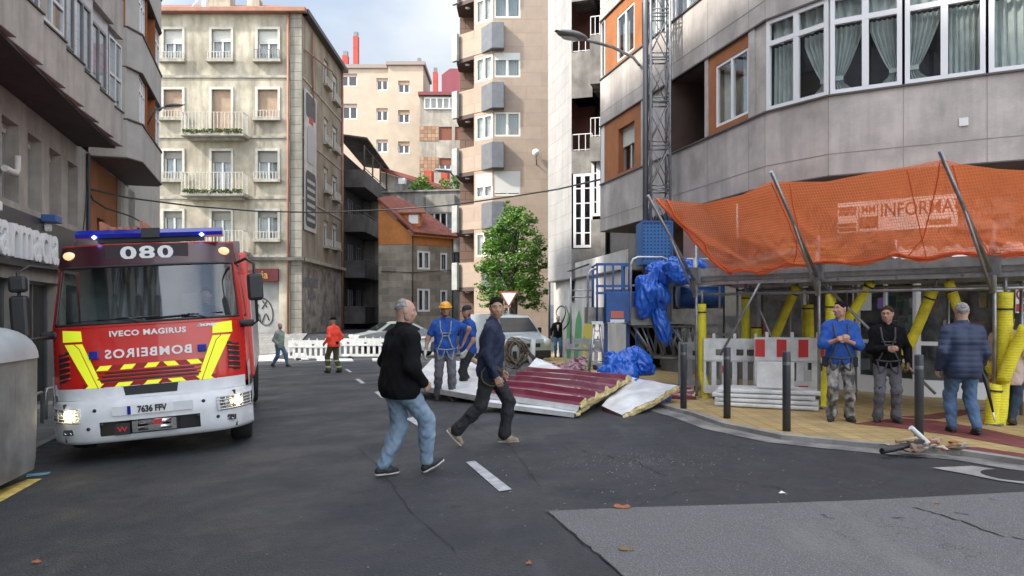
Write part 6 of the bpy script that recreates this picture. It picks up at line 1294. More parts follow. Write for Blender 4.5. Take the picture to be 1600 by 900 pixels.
p=on(795,31); gw=thing('give_way_sign','white triangular give way sign with red border under the tree','road sign',(p.x,p.y,p.z)); s=MB(); s.tube([p,W(795,490,31)+Vector((0,.05,0)),W(795,462,31)+Vector((0,.05,0))],.035,8); s.obj('post',M_galv,gw)
def tri(mb,cx,cy,r,y,th=.02): q=W(cx,cy,31); mb.prism([(q.x-r,y,q.z+r*.58),(q.x+r,y,q.z+r*.58),(q.x,y,q.z-r*1.15)],(0,-th,0))
s=MB(); tri(s,795,464,.42,31-.0); s.obj('red_border',mat('sign_red2',(.35,.08,.07),.5),gw); s=MB(); tri(s,795,464.3,.31,30.975,.01); s.obj('face',M_wht,gw)
# ================================================================ tree
rr=random.Random(21); TY=33.; p=on(800,TY)
T0=thing('street_tree','leafy green street tree in front of the brown tower','tree',p)
s=MB(); top=W(800,400,TY); s.tube([p,p.lerp(top,.5)+Vector((.1,0,0)),top,W(808,350,TY)],[.2,.16,.12,.05],10)
lim=[]
for (x,y,dy) in ((760,400,.3),(772,360,-.5),(790,335,.5),(820,330,-.2),(838,370,.4),(842,420,-.5),(765,440,-.4),(800,380,-1.2),(825,450,.9),(785,430,1.2)):
    e=W(x,y,TY+dy); b0=p.lerp(top,rr.uniform(.55,1)); m_=b0.lerp(e,.5)+Vector((rr.uniform(-.15,.15),0,.1)); s.tube([b0,m_,e],[.07,.045,.015],6); lim.append(e)
s.obj('trunk',mat('bark',(.09,.075,.055),.9,var=.4,vs=8,bump=.5,bs=20),T0)
s=MB(); cl=[]
out=[(800,318),(815,325),(832,340),(846,362),(852,395),(850,430),(846,462),(838,480),(815,478),(790,482),(765,478),(752,462),(745,442),(752,420),(760,395),(757,372),(770,350),(782,332)]
cx,cy=803,405
for k in range(330):
    a=rr.randrange(len(out)); q=Vector(out[a]).lerp(Vector(out[(a+1)%len(out)]),rr.random()); t=rr.random()**.4*rr.choice((.8,.9,1.0,1.08)); x=cx+(q.x-cx)*t; y=cy+(q.y-cy)*t
    dep=math.sqrt(max(0,1-t*t))*1.35; c=W(x,y,TY+rr.uniform(-1,1)*(dep+.1)); leafclump(s,c+Vector((rr.gauss(0,.06),0,rr.gauss(0,.08))),rr.uniform(.1,.36),rr.randrange(22,66),.075,rr,.75)
s.obj('crown',M_lf,T0,fix=False)
# ================================================================ torn roof panels, tarpaulins, debris
M_mst=mat('maroon_steel',(.2,.03,.06),.3,.0,coat=.8,var=.2,vs=2.5,streak=.25,scol=(.4,.3,.33),sscale=(2,2,2)); M_foam=mat('yellow_foam_core',(.7,.58,.28),.9,var=.35,vs=14,bump=1.,bs=40); M_wst=mat('white_steel_sheet',(.78,.79,.78),.4,.0,var=.2,vs=3,streak=.3,scol=(.3,.29,.28),sscale=(2,2,2))
def W3(px,py,Y,z=None): return W(px,py,Y)
def slab(name,lab,c4,th,ribs=0,rh=.03,top=None,bot=None,edge=None,jag=.03,seed=0,cat='roof panel',sag=.0,wav=.006,rdir=0):
    rr=random.Random(seed); a,b_,c,d=[Vector(p) for p in c4]; n=((b_-a).cross(d-a)).normalized(); n=n if n.z>0 else -n
    t=thing(name,lab,cat,(a+b_+c+d)/4-n*th/2,group='sandwich panels fallen on the road')
    jl=[rr.uniform(-jag,jag) for _ in range(80)]
    def base(u,v):
        p=a.lerp(b_,u).lerp(d.lerp(c,u),v); return p+n*(sag*math.sin(math.pi*u)*math.sin(math.pi*v)+wav*math.sin(u*13+seed)*math.sin(v*9))
    def topf(u,v):
        p=base(u,v)
        if ribs:
            f=((v if rdir==0 else u)*ribs)%1; p=p+n*(rh*max(0,min(1,(.13-abs(f-.5))/.04)))
        k=(b_-a).normalized()*jl[int(v*60)]*(1 if u>.999 else 0); return p+k
    s=MB(); s.grid(topf,24 if rdir==0 else max(24,ribs*14),max(30,ribs*14) if rdir==0 else 24,0,False); s.obj('top_sheet',top or M_mst,t,fix=False)
    s=MB(); s.grid(lambda u,v:base(u,v)-n*th,16,16); s.obj('bottom_sheet',bot or M_wst,t)
    s=MB()
    s.grid(lambda u,v:topf(u,0).lerp(base(u,0)-n*th,v)*1.0-n*.002,24,3); s.grid(lambda u,v:topf(u,1).lerp(base(u,1)-n*th,v)-n*.002,24,3); s.grid(lambda u,v:topf(0,u).lerp(base(0,u)-n*th,v)-n*.002,24,3)
    s.obj('side_edge',M_wst if edge is None else edge,t)
    s=MB(); dx=(b_-a).normalized(); s.grid(lambda u,v:topf(1,u).lerp(base(1,u)-n*th,v)-n*.002+dx*(.03*noise.noise(Vector((u*9,v*4,seed)))+.045*math.sin(math.pi*v)*(.6+.4*math.sin(u*23))),50,6); s.obj('foam_edge',M_foam,t)
    return t
slab('roof_panel','ribbed maroon roof panel with torn yellow foam edge lying on top of the heap',[W(752,612,11.9),W(903,633,10.9),W(986,588,13.2),W(829,576,14.0)],.09,5,.07,seed=2,sag=.03,edge=M_wst)
slab('roof_panel','white edged panel lowest under the ribbed maroon panel',[W(742,626,11.7),W(897,645,10.8),W(950,612,12.6),W(820,600,13.2)],.07,0,top=M_wst,seed=5)
slab('roof_panel','white padded looking panel at the right end of the heap beside the bollards',[W(940,634,11.6),W(973,649,10.9),W(1060,603,12.4),W(985,589,13.6)],.1,0,top=M_wst,edge=M_mst,seed=8,sag=.05,wav=.014)
slab('roof_panel','white panel lying behind the legs of the helmeted worker',[W(640,600,14.6),W(745,618,12.9),W(780,570,15.8),W(675,560,17.0)],.1,0,top=M_wst,seed=11,sag=.02)
slab('roof_panel','white triangular sheet end rising behind the ribbed maroon panel',[W(820,579,14.3),W(880,578,14.2),W(850,563,14.6),W(838,559,14.8)],.05,0,top=M_wst,edge=M_wst,seed=13)
slab('roof_panel','crumpled dark maroon sheet behind the ribbed panel left of the ladder',[W(862,578,14.9),W(912,577,14.6),W(917,557,15.1),W(893,566,15.4)],.04,2,.02,seed=17,edge=M_mst,sag=.08,wav=.04)
slab('roof_panel','bent maroon sheet strip left of the dark maroon sheet',[W(838,580,14.9),W(872,580,14.7),W(880,568,15.2),W(850,569,15.5)],.03,2,.02,seed=19,edge=M_mst,sag=.06,wav=.03)
slab('roof_panel','small maroon sheet on the pavement edge right of the blue tarpaulin',[on(1035,12.9,KH+.05),on(1085,12.7,KH+.05),on(1080,13.9,KH+.16),on(1030,14.1,KH+.16)],.04,3,.02,seed=23,edge=M_mst)
s=MB(); s.tube([W(735,560,15.5),W(775,583,14.4)],.06,4); tag(s.obj('timber',M_wood),'short pine timber resting on the heap behind the navy jacket','timber')
rr=random.Random(31)
for k in range(14):
    x=rr.uniform(860,1010); p=on(x,rr.uniform(13.6,15.4)); s=MB(); M_=Matrix.Translation(p+Vector((0,0,rr.uniform(.05,.2))))@Euler((rr.uniform(-.5,.5),rr.uniform(-.5,.5),rr.uniform(0,3))).to_matrix().to_4x4(); s.box(-rr.uniform(.1,.35),rr.uniform(.1,.3),-.05,.06,-.01,.015,0,M_)
    tag(s.obj('scrap_piece',[M_wst,M_mst,M_foam,M_wood][k%4]),['white sheet scrap','maroon sheet scrap','yellow foam scrap','wood scrap'][k%4]+' in the litter between the heap and the works','scrap','scrap pieces behind the heap')
# post frame with rope coil
fr=thing('post_frame','white plastic post frame with slanted arms behind the roof panels','frame',on(812,15.8)); s=MB()
for P in ([(810,590),(812,560),(811,528)],[(832,585),(833,530)],[(811,529),(826,560),(836,585)],[(790,530),(811,527),(833,531)],[(786,590),(791,530)]): s.tube([W(x,y,15.8+.02*(x%5)) for x,y in P],.055 if len(P)<3 or P[0][0]==810 else .03,8)
s.obj('posts',M_bar,fr)
s=MB(); rr=random.Random(6)
for k in range(16):
    c=W(803+rr.uniform(-5,9),545+rr.uniform(-3,5),15.6+rr.uniform(-.1,.1)); rx=rr.uniform(.14,.24); rz_=rr.uniform(.2,.32); s.tube([c+Vector((rx*math.cos(a*.42),.05*math.sin(a+k),rz_*math.sin(a*.42)-.05)) for a in range(16)],.016,5)
for k in range(4): s.tube([W(808,540,15.6),W(826+k*3,548+3*k,15.55),W(838+2*k,575,15.6)],.014,5)
tag(s.obj('rope_coil',mat('old_rope',(.2,.16,.12),.95,var=.4,vs=20)),'brown rope coil hung over the white posts','rope')
# tarpaulins
M_tarp=mat('blue_tarpaulin',(.015,.13,.6),.3,var=.25,vs=4,coat=.2,spec=.6)
def tarp(lab,blobs,seed,name='tarpaulin'):
    s=MB()
    for bi,(c,r,rot) in enumerate(blobs):
        M_=Matrix.Translation(c)@Euler(rot).to_matrix().to_4x4(); o=Vector((seed*3.1,bi*7.7,0))
        def f(u,v):
            th=u*2*math.pi; ph=(v-.5)*math.pi; d=Vector((math.cos(ph)*math.cos(th),math.cos(ph)*math.sin(th),math.sin(ph)))
            q=Vector((d.x*r[0],d.y*r[1],d.z*r[2])); k=1.
            g=Vector((q.x,q.y,q.z*.38))+Vector((q.z,0,q.x))*.12; a1=noise.noise(q*3.5+o); a2=noise.noise(g*11+o*2); a3=noise.noise(g*24+o*3)
            k+=.55*a1-.4*abs(a2)-.16*abs(a3)+.1; return M_@(q*k)
        s.grid(f,110,70)
    return tag(s.obj(name,M_tarp,fix=False),lab,'tarpaulin')
tarp('blue tarpaulin bundle hanging over the platform guard rail',[(W(1020,455,14.7),(.3,.25,.52),(0,.15,0)),(W(1033,500,14.7),(.15,.15,.42),(0,-.2,0)),(W(1040,430,14.8),(.38,.25,.22),(0,.1,0))],1)
tarp('small crumpled blue tarpaulin on the canopy deck corner by the leftmost pole',[(W(1072,424,14.3),(.38,.25,.24),(0,.1,0)),(W(1093,417,14.1),(.16,.15,.2),(0,0,0))],2)
tarp('crumpled blue tarpaulin on the ground behind the white padded panel',[(W(965,577,13.9),(.36,.3,.3),(0,.1,0)),(W(992,562,14.0),(.3,.25,.24),(0,-.35,0)),(W(1005,578,14.2),(.25,.2,.14),(0,0,0))],3)
tarp('low blue tarpaulin fold at the kerb beside the first bollard',[(W(1030,622,12.6),(.2,.2,.16),(0,.1,0)),(W(1005,608,13.4),(.5,.3,.16),(0,0,0))],4)
# rubble heap at the bollard
rb=random.Random(12); c0=G(1436,697,KH)
gR2='rubble at the foot of the bollard'
for k in range(46):
    px=rb.gauss(1440,32); py=rb.uniform(688,708)+abs(px-1440)*.04; p=G(px,py,KH if py<703 else .06); sz=rb.uniform(.03,.09)*(1.4 if k%7==0 else 1)
    s=MB(); pts=[Vector((rb.uniform(-1,1),rb.uniform(-1,1),rb.uniform(-.35,.5)))*sz for _ in range(9)]
    bm=bmesh.new(); 
    for q in pts: bm.verts.new(q)
    bmesh.ops.convex_hull(bm,input=bm.verts); me=bpy.data.meshes.new('rubble_piece'); bm.to_mesh(me); bm.free()
    o=bpy.data.objects.new('rubble_piece',me); COL.objects.link(o); o.location=p+Vector((0,0,sz*.3)); kind=('brick red rubble piece','pale grey rubble piece','brown rubble piece')[k%3]
    me.materials.append((mat('rubble_red',(.4,.13,.07),.9,var=.3),mat('rubble_pale',(.5,.46,.4),.9,var=.3),mat('rubble_brown',(.2,.14,.1),.9,var=.3))[k%3]); tag(o,kind+' in the heap at the foot of the bollard','rubble',gR2+', '+('red','pale','brown')[k%3])
for (a,b_,r,m,l) in (((1378,705),(1442,694),.035,M_blk,'dark pipe piece lying across the rubble heap'),((1428,672),(1452,694),.03,M_wst,'pale broken slat standing up against the bollard in the rubble'),((1400,690),(1438,686),.02,M_wood,'thin wooden stick on top of the rubble heap')):
    p=G(a[0],a[1]+ (22 if a[1]<680 else 0),KH+.02); q=G(b_[0],b_[1],KH+.04); 
    if a[1]<680: p=G(1440,696,KH+.02)+Vector((-.12,0,.2)); q=G(1452,697,KH+.01)
    s=MB(); s.tube([p,q+Vector((0,0,.02))],r,7); tag(s.obj('debris_piece',m),l,'debris')
# ================================================================ PEOPLE: smooth implicit bodies turned into one surface each
def nets(prims,res,k=70.,disp=None,cuts=(),pad=.05):
    """prims: (a,b,ra,rb[,squash]) tapered capsules or (c,(rx,ry,rz),R) ellipsoids -> verts, quads"""
    lo=np.full(3,1e9); hi=-lo; BB_=[]
    for p in prims:
        if len(p)==3 and isinstance(p[1],tuple): r=max(p[1]); l_=np.array(p[0])-r; h_=np.array(p[0])+r
        else: r=max(p[2],p[3]); l_=np.minimum(p[0],p[1])-r; h_=np.maximum(p[0],p[1])+r
        BB_.append((l_-pad,h_+pad)); lo=np.minimum(lo,l_); hi=np.maximum(hi,h_)
    lo=lo-res*3; n=np.ceil((hi+res*3-lo)/res).astype(int)+1; S=np.zeros(n,np.float32); ax=[lo[i]+res*np.arange(n[i]) for i in range(3)]
    for p,(l_,h_) in zip(prims,BB_):
        i0=np.maximum(0,((l_-lo)/res).astype(int)); i1=np.minimum(n,((h_-lo)/res).astype(int)+2)
        sl=tuple(slice(a,b) for a,b in zip(i0,i1)); X_,Y_,Z_=np.meshgrid(*[ax[i][i0[i]:i1[i]] for i in range(3)],indexing='ij')
        P=np.stack((X_,Y_,Z_),-1).astype(np.float32)
        S[sl]+=np.exp(np.clip(-k*sdf(p,P),-40,40))
    D=-np.log(np.maximum(S,1e-12))/k
    if disp is not None or cuts:
        X_,Y_,Z_=np.meshgrid(*ax,indexing='ij')
        if disp is not None: D=D+disp(X_,Y_,Z_)
        for (pt,nr) in cuts: D=np.maximum(D,(X_-pt[0])*nr[0]+(Y_-pt[1])*nr[1]+(Z_-pt[2])*nr[2])
    I=D<0; c=np.zeros(tuple(n-1)+(3,),np.float32); w=np.zeros(tuple(n-1),np.float32)
    for axn in range(3):
        o=[a for a in range(3) if a!=axn]
        sa=[slice(None)]*3; sb=[slice(None)]*3; sa[axn]=slice(0,-1); sb[axn]=slice(1,None)
        A=D[tuple(sa)]; B=D[tuple(sb)]; cr=(A<0)!=(B<0); t=np.where(cr,A/np.where(cr,A-B,1),0)
        for da in (0,1):
            for db in (0,1):
                q=[slice(None)]*3; q[o[0]]=slice(da,n[o[0]]-1+da); q[o[1]]=slice(db,n[o[1]]-1+db)
                C=cr[tuple(q)].astype(np.float32); T=t[tuple(q)]
                c[...,axn]+=C*T; c[...,o[0]]+=C*da; c[...,o[1]]+=C*db; w+=C
    act=w>0; idx=-np.ones(w.shape,np.int64); idx[act]=np.arange(act.sum()); ijk=np.argwhere(act); V_=(ijk+c[act]/w[act][:,None])*res+lo
    F_=[]
    for axn in range(3):
        o=[a for a in range(3) if a!=axn]
        sa=[slice(None)]*3; sb=[slice(None)]*3; sa[axn]=slice(0,-1); sb[axn]=slice(1,None)
        for s_ in (sa,sb):
            for a in o: s_[a]=slice(1,-1)
        A=I[tuple(sa)]; B=I[tuple(sb)]; e=np.argwhere(A!=B)
        if len(e)==0: continue
        flip=A[tuple(e.T)]; 
        if axn==1: flip=~flip
        e=e.copy(); 
        for a in o: e[:,a]+=1
        def g(d0,d1):
            q=e.copy(); q[:,o[0]]-=d0; q[:,o[1]]-=d1; return idx[tuple(q.T)]
        Q=np.stack((g(1,1),g(0,1),g(0,0),g(1,0)),1); Q[~flip]=Q[~flip][:,::-1]; F_.append(Q)
    F_=np.concatenate(F_); F_=F_[(F_>=0).all(1)]
    return V_,F_
def sdf(p,P):
    if len(p)==3 and isinstance(p[1],tuple):
        q=P-np.array(p[0],np.float32)
        if p[2] is not None: q=q@np.array(p[2],np.float32)
        r=np.array(p[1],np.float32); k0=np.linalg.norm(q/r,axis=-1); k1=np.linalg.norm(q/(r*r),axis=-1)+1e-9; return np.where(k0<.05,-min(p[1]),k0*(k0-1)/k1)
    a=np.array(p[0],np.float32); b=np.array(p[1],np.float32); ab=b-a; q=P-a; L2=float(ab@ab)+1e-12; t=np.clip(q@ab/L2,0,1)
    return np.linalg.norm(q-t[...,None]*ab,axis=-1)-(p[2]+(p[3]-p[2])*t)
def meshobj(name,parts,m,par):
    vs=[];fs=[];b=0
    for V_,F_ in parts: vs.append(V_); fs.append(F_+b); b+=len(V_)
    V_=np.concatenate(vs); F_=np.concatenate(fs); me=bpy.data.meshes.new(name); me.vertices.add(len(V_)); me.vertices.foreach_set('co',V_.astype(np.float32).ravel())
    me.loops.add(len(F_)*4); me.polygons.add(len(F_)); me.loops.foreach_set('vertex_index',F_.ravel().astype(np.int32)); me.polygons.foreach_set('loop_start',np.arange(len(F_),dtype=np.int32)*4)
    me.polygons.foreach_set('use_smooth',np.ones(len(F_),bool)); me.update(calc_edges=True); me.validate(); me.materials.append(m)
    o=bpy.data.objects.new(name,me); COL.objects.link(o); o.parent=par
    return o
def ik(a,t,l1,l2,hint):
    a=Vector(a); t=Vector(t); d=t-a; L_=min(d.length,(l1+l2)*.999); d=d.normalized(); x=(l1*l1-l2*l2+L_*L_)/(2*L_); h=math.sqrt(max(0,l1*l1-x*x)); hv=Vector(hint); hv=(hv-d*hv.dot(d)).normalized()
    return a+d*x+hv*h, a+d*L_
def skin(n,c): return mat('skin_'+n,c,.55,var=.12,vs=25,spec=.4)
M_den=mat('denim_light',(.15,.23,.33),.85,var=.25,vs=7,col2=(.26,.34,.43),bump=.25,bs=160); M_dend=mat('denim_mid',(.09,.17,.28),.85,var=.3,vs=7,bump=.25,bs=160)
M_bk=mat('black_knit',(.007,.007,.008),.95,spec=.2,bump=.3,bs=120); M_nv=mat('navy_fabric',(.012,.02,.055),.75,bump=.3,bs=50,var=.2); M_nvp=mat('navy_puffer',(.014,.028,.075),.55,var=.2,vs=6)
M_bt=mat('royal_blue_cotton',(.015,.08,.36),.85,var=.15,vs=5,bump=.2,bs=60); M_gt2=mat('grey_work_fabric',(.13,.13,.145),.85,var=.25,vs=6,bump=.25,bs=60); M_bkt=mat('black_work_fabric',(.022,.022,.026),.85,var=.3,vs=6,bump=.25,bs=60)
M_cam=mat('urban_camouflage',(.05,.05,.05),.85,var=.5,vs=11,col2=(.34,.32,.3),bump=.2,bs=60,det=1); M_oli=mat('olive_fire_fabric',(.09,.08,.04),.85,var=.2); M_fj=mat('glowing_red_jacket',(.75,.06,.03),.6,emit=(1,.08,.04,.06)); M_gj=mat('sage_jacket',(.3,.34,.29),.8,var=.2)  # the red jacket cloth is given a faint glow of its own
M_hg=mat('hair_grey',(.3,.29,.28),.8,bump=.6,bs=90,var=.4,vs=30); M_hb=mat('hair_black',(.012,.01,.01),.95,spec=.15,bump=.6,bs=90); M_hbr=mat('hair_brown',(.06,.035,.02),.95,spec=.15,bump=.6,bs=90); M_hs=mat('stubble_grey',(.27,.2,.17),.85,var=.4,vs=40)
M_shoe=mat('dark_shoe',(.02,.022,.03),.6); M_sole=mat('pale_sole',(.55,.5,.46),.7); M_tan=mat('tan_trainer',(.3,.23,.16),.7,var=.4,vs=14); M_boot=mat('dark_boot',(.03,.028,.026),.6,var=.3)
M_strap=mat('harness_strap',(.07,.07,.08),.7,var=.4,vs=15); M_strapg=mat('harness_strap_grey',(.3,.31,.33),.7,var=.4,vs=15); M_glv=mat('work_glove',(.5,.5,.46),.85,var=.2); M_glb=mat('brown_glove',(.2,.1,.05),.8); M_eye=mat('eye_white',(.6,.58,.55),.3); M_iris=mat('iris',(.03,.018,.012),.2); M_lip=mat('lips',(.36,.15,.12),.5)
def wr(amp,seed=0,f=1.):
    def d(X_,Y_,Z_): return amp*(1.5*(.5-np.abs(np.sin(Z_*19*f+X_*13+1.5*np.sin(X_*9+Y_*7+seed)+seed)))+np.sin(Z_*46*f+4*np.sin(X_*19+seed)+3*np.sin(Y_*23+seed*2))*.6+np.sin((X_+Z_)*71*f+3*np.sin(Y_*31+seed))*.4+.5*np.sin((Y_-Z_*.7)*58*f+2*np.sin(X_*40)))
    return d
def quilt(X_,Y_,Z_): return .006*np.abs(np.sin(Z_*math.pi/.075))**.6*-1+.003
def person(lab,loc,face,s=1.,ank=None,pel=.93,lean=0,hands=None,elh=None,yaw=0,pitch=0,skn=('a',(.42,.25,.18)),top=M_bt,bot=M_dend,shoe=M_boot,hair=('short',M_hb),res=.011,fat=1.,sleeve='long',hem=-.02,foot=None,tdisp=None,glove=None,stub=None,gest=None,cat='person',straps=None,feetdir=(0,0),fold=None,face_res=.0055,solem=None,twist=0):
    """face: world heading in degrees (0 = towards +X, 90 = away from the camera). local: x right, y forward, z up"""
    root=thing('person',lab,cat,loc,R(face-90),world=False); OFF[root]=Vector((0,0,0))
    ank=ank or ((-.11,0,.085),(.11,0,.085)); V=Vector
    pv=V((0,0,pel)); up=V((0,math.sin(R(lean)),math.cos(R(lean)))); ct,st_=math.cos(R(twist)),math.sin(R(twist))
    tw=lambda v:V((v.x*ct-v.y*st_,v.x*st_+v.y*ct,v.z))
    chest=pv+up*.34; sh0=pv+up*.5; neck=sh0+up*.055; hc=neck+up*.165+V((0,.025,0))
    shs=[sh0+tw(V((sx*.172*max(1,fat*.96),0,-.045))) for sx in (-1,1)]; hips=[pv+V((sx*.095,0,-.03)) for sx in (-1,1)]
    hands=hands or ((-.27,.02,pel-.12),(.27,.02,pel-.12)); elh=elh or ((-.4,-1,0),(.4,-1,0))
    legs=[]; 
    for i in (0,1): k_,a_=ik(hips[i],ank[i],.43,.42,(0.03*(-1,1)[i],1,0)); legs.append((k_,a_))
    arms=[]
    for i in (0,1): e_,w_=ik(shs[i],hands[i],.3,.265,elh[i]); arms.append((e_,w_))
    T=lambda v:tuple(v)
    f=fat
    def torso(e,f=f):
        P=[]
        for sx in (-1,1):
            P+= [(T(pv+V((sx*.07*f,-.01,-.02))),T(pv+V((sx*.055*f,.01*f,.14))),.115*f+e,.108*f+e),(T(pv+V((sx*.055*f,.01*f,.14))),T(chest+tw(V((sx*.085,0,0)))),.108*f+e,.112*(1+(f-1)*.6)+e),(T(chest+tw(V((sx*.085,0,0)))),T(sh0+tw(V((sx*.1,-.01,-.03)))),.112*(1+(f-1)*.6)+e,.075+e)]
        P+=[(T(neck-up*.06+V((sx*.03,-.01,0))),T(shs[i]),.05+e*.6,.054+e) for i,sx in ((0,-1),(1,1))]; P.append((T(shs[0]-up*.04),T(shs[1]-up*.04),.06+e,.06+e)); return P
    def armp(i,e,t=1.,f=1.):
        e_,w_=arms[i]; en=e_.lerp(w_,t) if t<=1 else w_; P=[(T(shs[i]),T(e_),.06*f+e,.045*f+e)]
        if t>0: P.append((T(e_),T(en),.045*f+e,(.045-.018*t)*f+e)); 
        return P
    def legp(i,e,t=1.,f=1.):
        k_,a_=legs[i]; return [(T(hips[i]),T(k_),.092*f+e,.06*f+e),(T(k_),T(k_.lerp(a_,.35)),.058*f+e,.058*f+e),(T(k_.lerp(a_,.35)),T(k_.lerp(a_,t)),.058*f+e,.04*f+e+.004)]
    # head frame
    Rh=Euler((R(pitch),0,R(yaw))).to_matrix(); H=lambda x,y,z:tuple(hc+Rh@V((x,y,z))); Rn=np.array(Rh)
    head=[(H(0,-.012,.03),(.077,.095,.088),Rn),(H(0,.02,-.03),(.064,.075,.085),Rn),(H(0,.04,-.075),H(0,.055,-.092),.038,.028),(H(-.045,.02,-.07),H(.045,.02,-.07),.028,.028),
          (H(0,.086,.018),H(0,.104,-.022),.008,.0125),(H(-.012,.088,-.028),H(.012,.088,-.028),.009,.009),(H(-.034,.073,.032),H(.034,.073,.032),.014,.014),(H(-.042,.062,-.02),H(-.045,.04,-.03),.022,.02),(H(.042,.062,-.02),H(.045,.04,-.03),.022,.02),
          (H(-.018,.08,-.052),H(.018,.08,-.052),.0105,.0105),(H(-.016,.078,-.064),H(.016,.078,-.064),.011,.011),(H(-.078,-.008,.004),(.011,.021,.033),Rn),(H(.078,-.008,.004),(.011,.021,.033),Rn),
          (T(neck-up*.05),H(0,-.02,-.055),.058*max(1,f**.5),.054*max(1,f**.5))]
    def hand(i):
        e_,w_=arms[i]; d=(w_-e_).normalized(); sx=(-1,1)[i]; side=V((sx,0,0)); side=(side-d*side.dot(d)).normalized(); fwd=d.cross(side)*sx; fwd=fwd if fwd.y>0 or abs(fwd.y)<.01 else -fwd
        # palm lies in the plane of d and fwd, thumb forward, fingers curl towards -side
        P=[(T(w_-d*.03),T(w_+d*.015),.026,.026)]
        for j in range(4):
            o=(j-1.5)*.0195; b0=w_+d*.012+fwd*(-o*.8); b1=w_+d*.088+fwd*(-o); P.append((T(b0),T(b1),.0135,.0115))
            L_=(.036,.042,.04,.03)[j]; c1=b1+d*L_*.85-side*.018; c2=c1+d*L_*.42-side*.026; P+=[(T(b1),T(c1),.0098,.0088),(T(c1),T(c2),.0088,.0072)]
        t0=w_+d*.03+fwd*.026; t1=t0+d*.035+fwd*.022-side*.008; t2=t1+d*.03+fwd*.004-side*.01; P+=[(T(t0),T(t1),.0125,.0105),(T(t1),T(t2),.0105,.0085)]
        return P
    bodyp=torso(-.012)+head[:2]+[head[-1]]
    for i in (0,1): bodyp+=armp(i,-.004)+legp(i,-.012)
    hp=[hand(0),hand(1)]
    parts=[nets(bodyp,max(res,.011),60),nets(head,face_res if res<.013 else .009,130,pad=.03)]
    if res<.02:
        for i in (0,1):
            if glove and glove[i]: continue
            parts.append(nets(hp[i],.0042 if res<.013 else .006,260,pad=.02))
    meshobj('body',parts,skin(*skn),root)
    # trousers
    P=[]
    for i in (0,1):
        P+=legp(i,.012,.96,1.+(f-1)*.5)
        if fold: k_,a_=legs[i]; P.append((T(k_.lerp(a_,.86)),T(k_.lerp(a_,.97)),fold,fold+.004))
    for sx in (-1,1): P.append((T(pv+V((sx*.06*f,-.012,-.03))),T(pv+V((sx*.055*f,0,.07))),.122*(1+(f-1)*.8),.115*f))
    meshobj('trousers',[nets(P,res,60,wr(.0042,len(lab)))],bot,root)
    # top
    P=torso(.018+(0.006 if tdisp else 0)); 
    P=[(p[0],p[1],p[2],p[3]) for p in P]
    P+=[(T(pv+V((sx*.06*f,-.005,hem)+V()) if False else pv+V((sx*.06*f,-.005,hem))),T(pv+V((sx*.055*f,0,.1))),.122*f+.012,.118*f+.006) for sx in (-1,1)]
    for i in (0,1):
        if sleeve=='long': P+=armp(i,.014+(.008 if tdisp else 0),.97)
        elif sleeve=='rolled': P+=armp(i,.016,.25)
        else: P+=[(T(shs[i]),T(shs[i].lerp(arms[i][0],.62)),.074,.066)]
    P.append((T(neck-up*.045),T(neck+up*(.0 if sleeve!='long' else .018)),.066,.062*max(1,f**.5)))
    meshobj('top_garment',[nets(P,res,65,tdisp or wr(.0045,len(lab)*2.3,.8),cuts=[((0,0,pel+hem-.085),(0,0,-1))])],top,root)
    # shoes
    foot=foot or (0,0)
    for i in (0,1):
        k_,a_=legs[i]; fa=R(feetdir[i]); pt=R(foot[i]); fd=V((math.sin(fa)*math.cos(pt),math.cos(fa)*math.cos(pt),math.sin(pt))); fu=V((0,0,1)); fu=(fu-fd*fu.dot(fd)).normalized()
        h_=a_-fd*.045-fu*.045; P=[(T(h_),T(a_+fd*.07-fu*.045),.037,.043),(T(a_+fd*.07-fu*.047),T(a_+fd*.145-fu*.054),.043,.031),(T(a_-fu*.02),T(a_+fd*.05-fu*.035),.045,.04)]
        if shoe is M_boot: P.append((T(a_+fu*.03),T(a_),.05,.047))
        so=nets(P,max(.008,res*.8),90,cuts=[(T(a_-fu*.082),T(-fu))]); o=meshobj('shoe',[so],shoe,root)
        side_=fd.cross(fu); P=[(T(h_-fu*.026),T(a_+fd*.07-fu*.071),.038,.044),(T(a_+fd*.07-fu*.071),T(a_+fd*.148-fu*.071),.044,.033)]
        so=nets(P,max(.007,res*.7),120,cuts=[(T(a_-fu*.085),T(-fu)),(T(a_-fu*.066),T(fu))]); meshobj('sole',[so],solem or M_blk,o)
    # hair
    kind,hm=hair
    if kind in('short','crop'):
        e=.007 if kind=='short' else .003
        P=[(H(0,-.018,.036),(.078+e,.094+e,.087+e),Rn)]+([(H(0,.045,.088),H(0,-.01,.1),.022,.024)] if kind=='short' else [])
        nrm=Rh@V((0,1,-.45)).normalized(); n2=Rh@V((0,.25,-1)).normalized()
        if kind=='crop': nrm=Rh@V((0,1,.35)).normalized()
        pt=H(0,.066,.064) if kind=='short' else H(0,.0,.07)
        meshobj('hair',[nets(P,.006,90,wr(.0032,3,2.6),cuts=[(pt,tuple(nrm)),(H(0,-.05,-.035),tuple(n2))])],hm,root)
    if stub: meshobj('beard',[nets([(H(0,.034,-.075),H(0,.056,-.095),.044,.033),(H(-.05,.015,-.07),H(.05,.015,-.07),.031,.031),(H(-.063,0,-.045),H(-.066,0,-.01),.014,.01),(H(.063,0,-.045),H(.066,0,-.01),.014,.01),(H(-.02,.078,-.042),H(.02,.078,-.042),.0095,.0095)],.006,110)],stub,root)
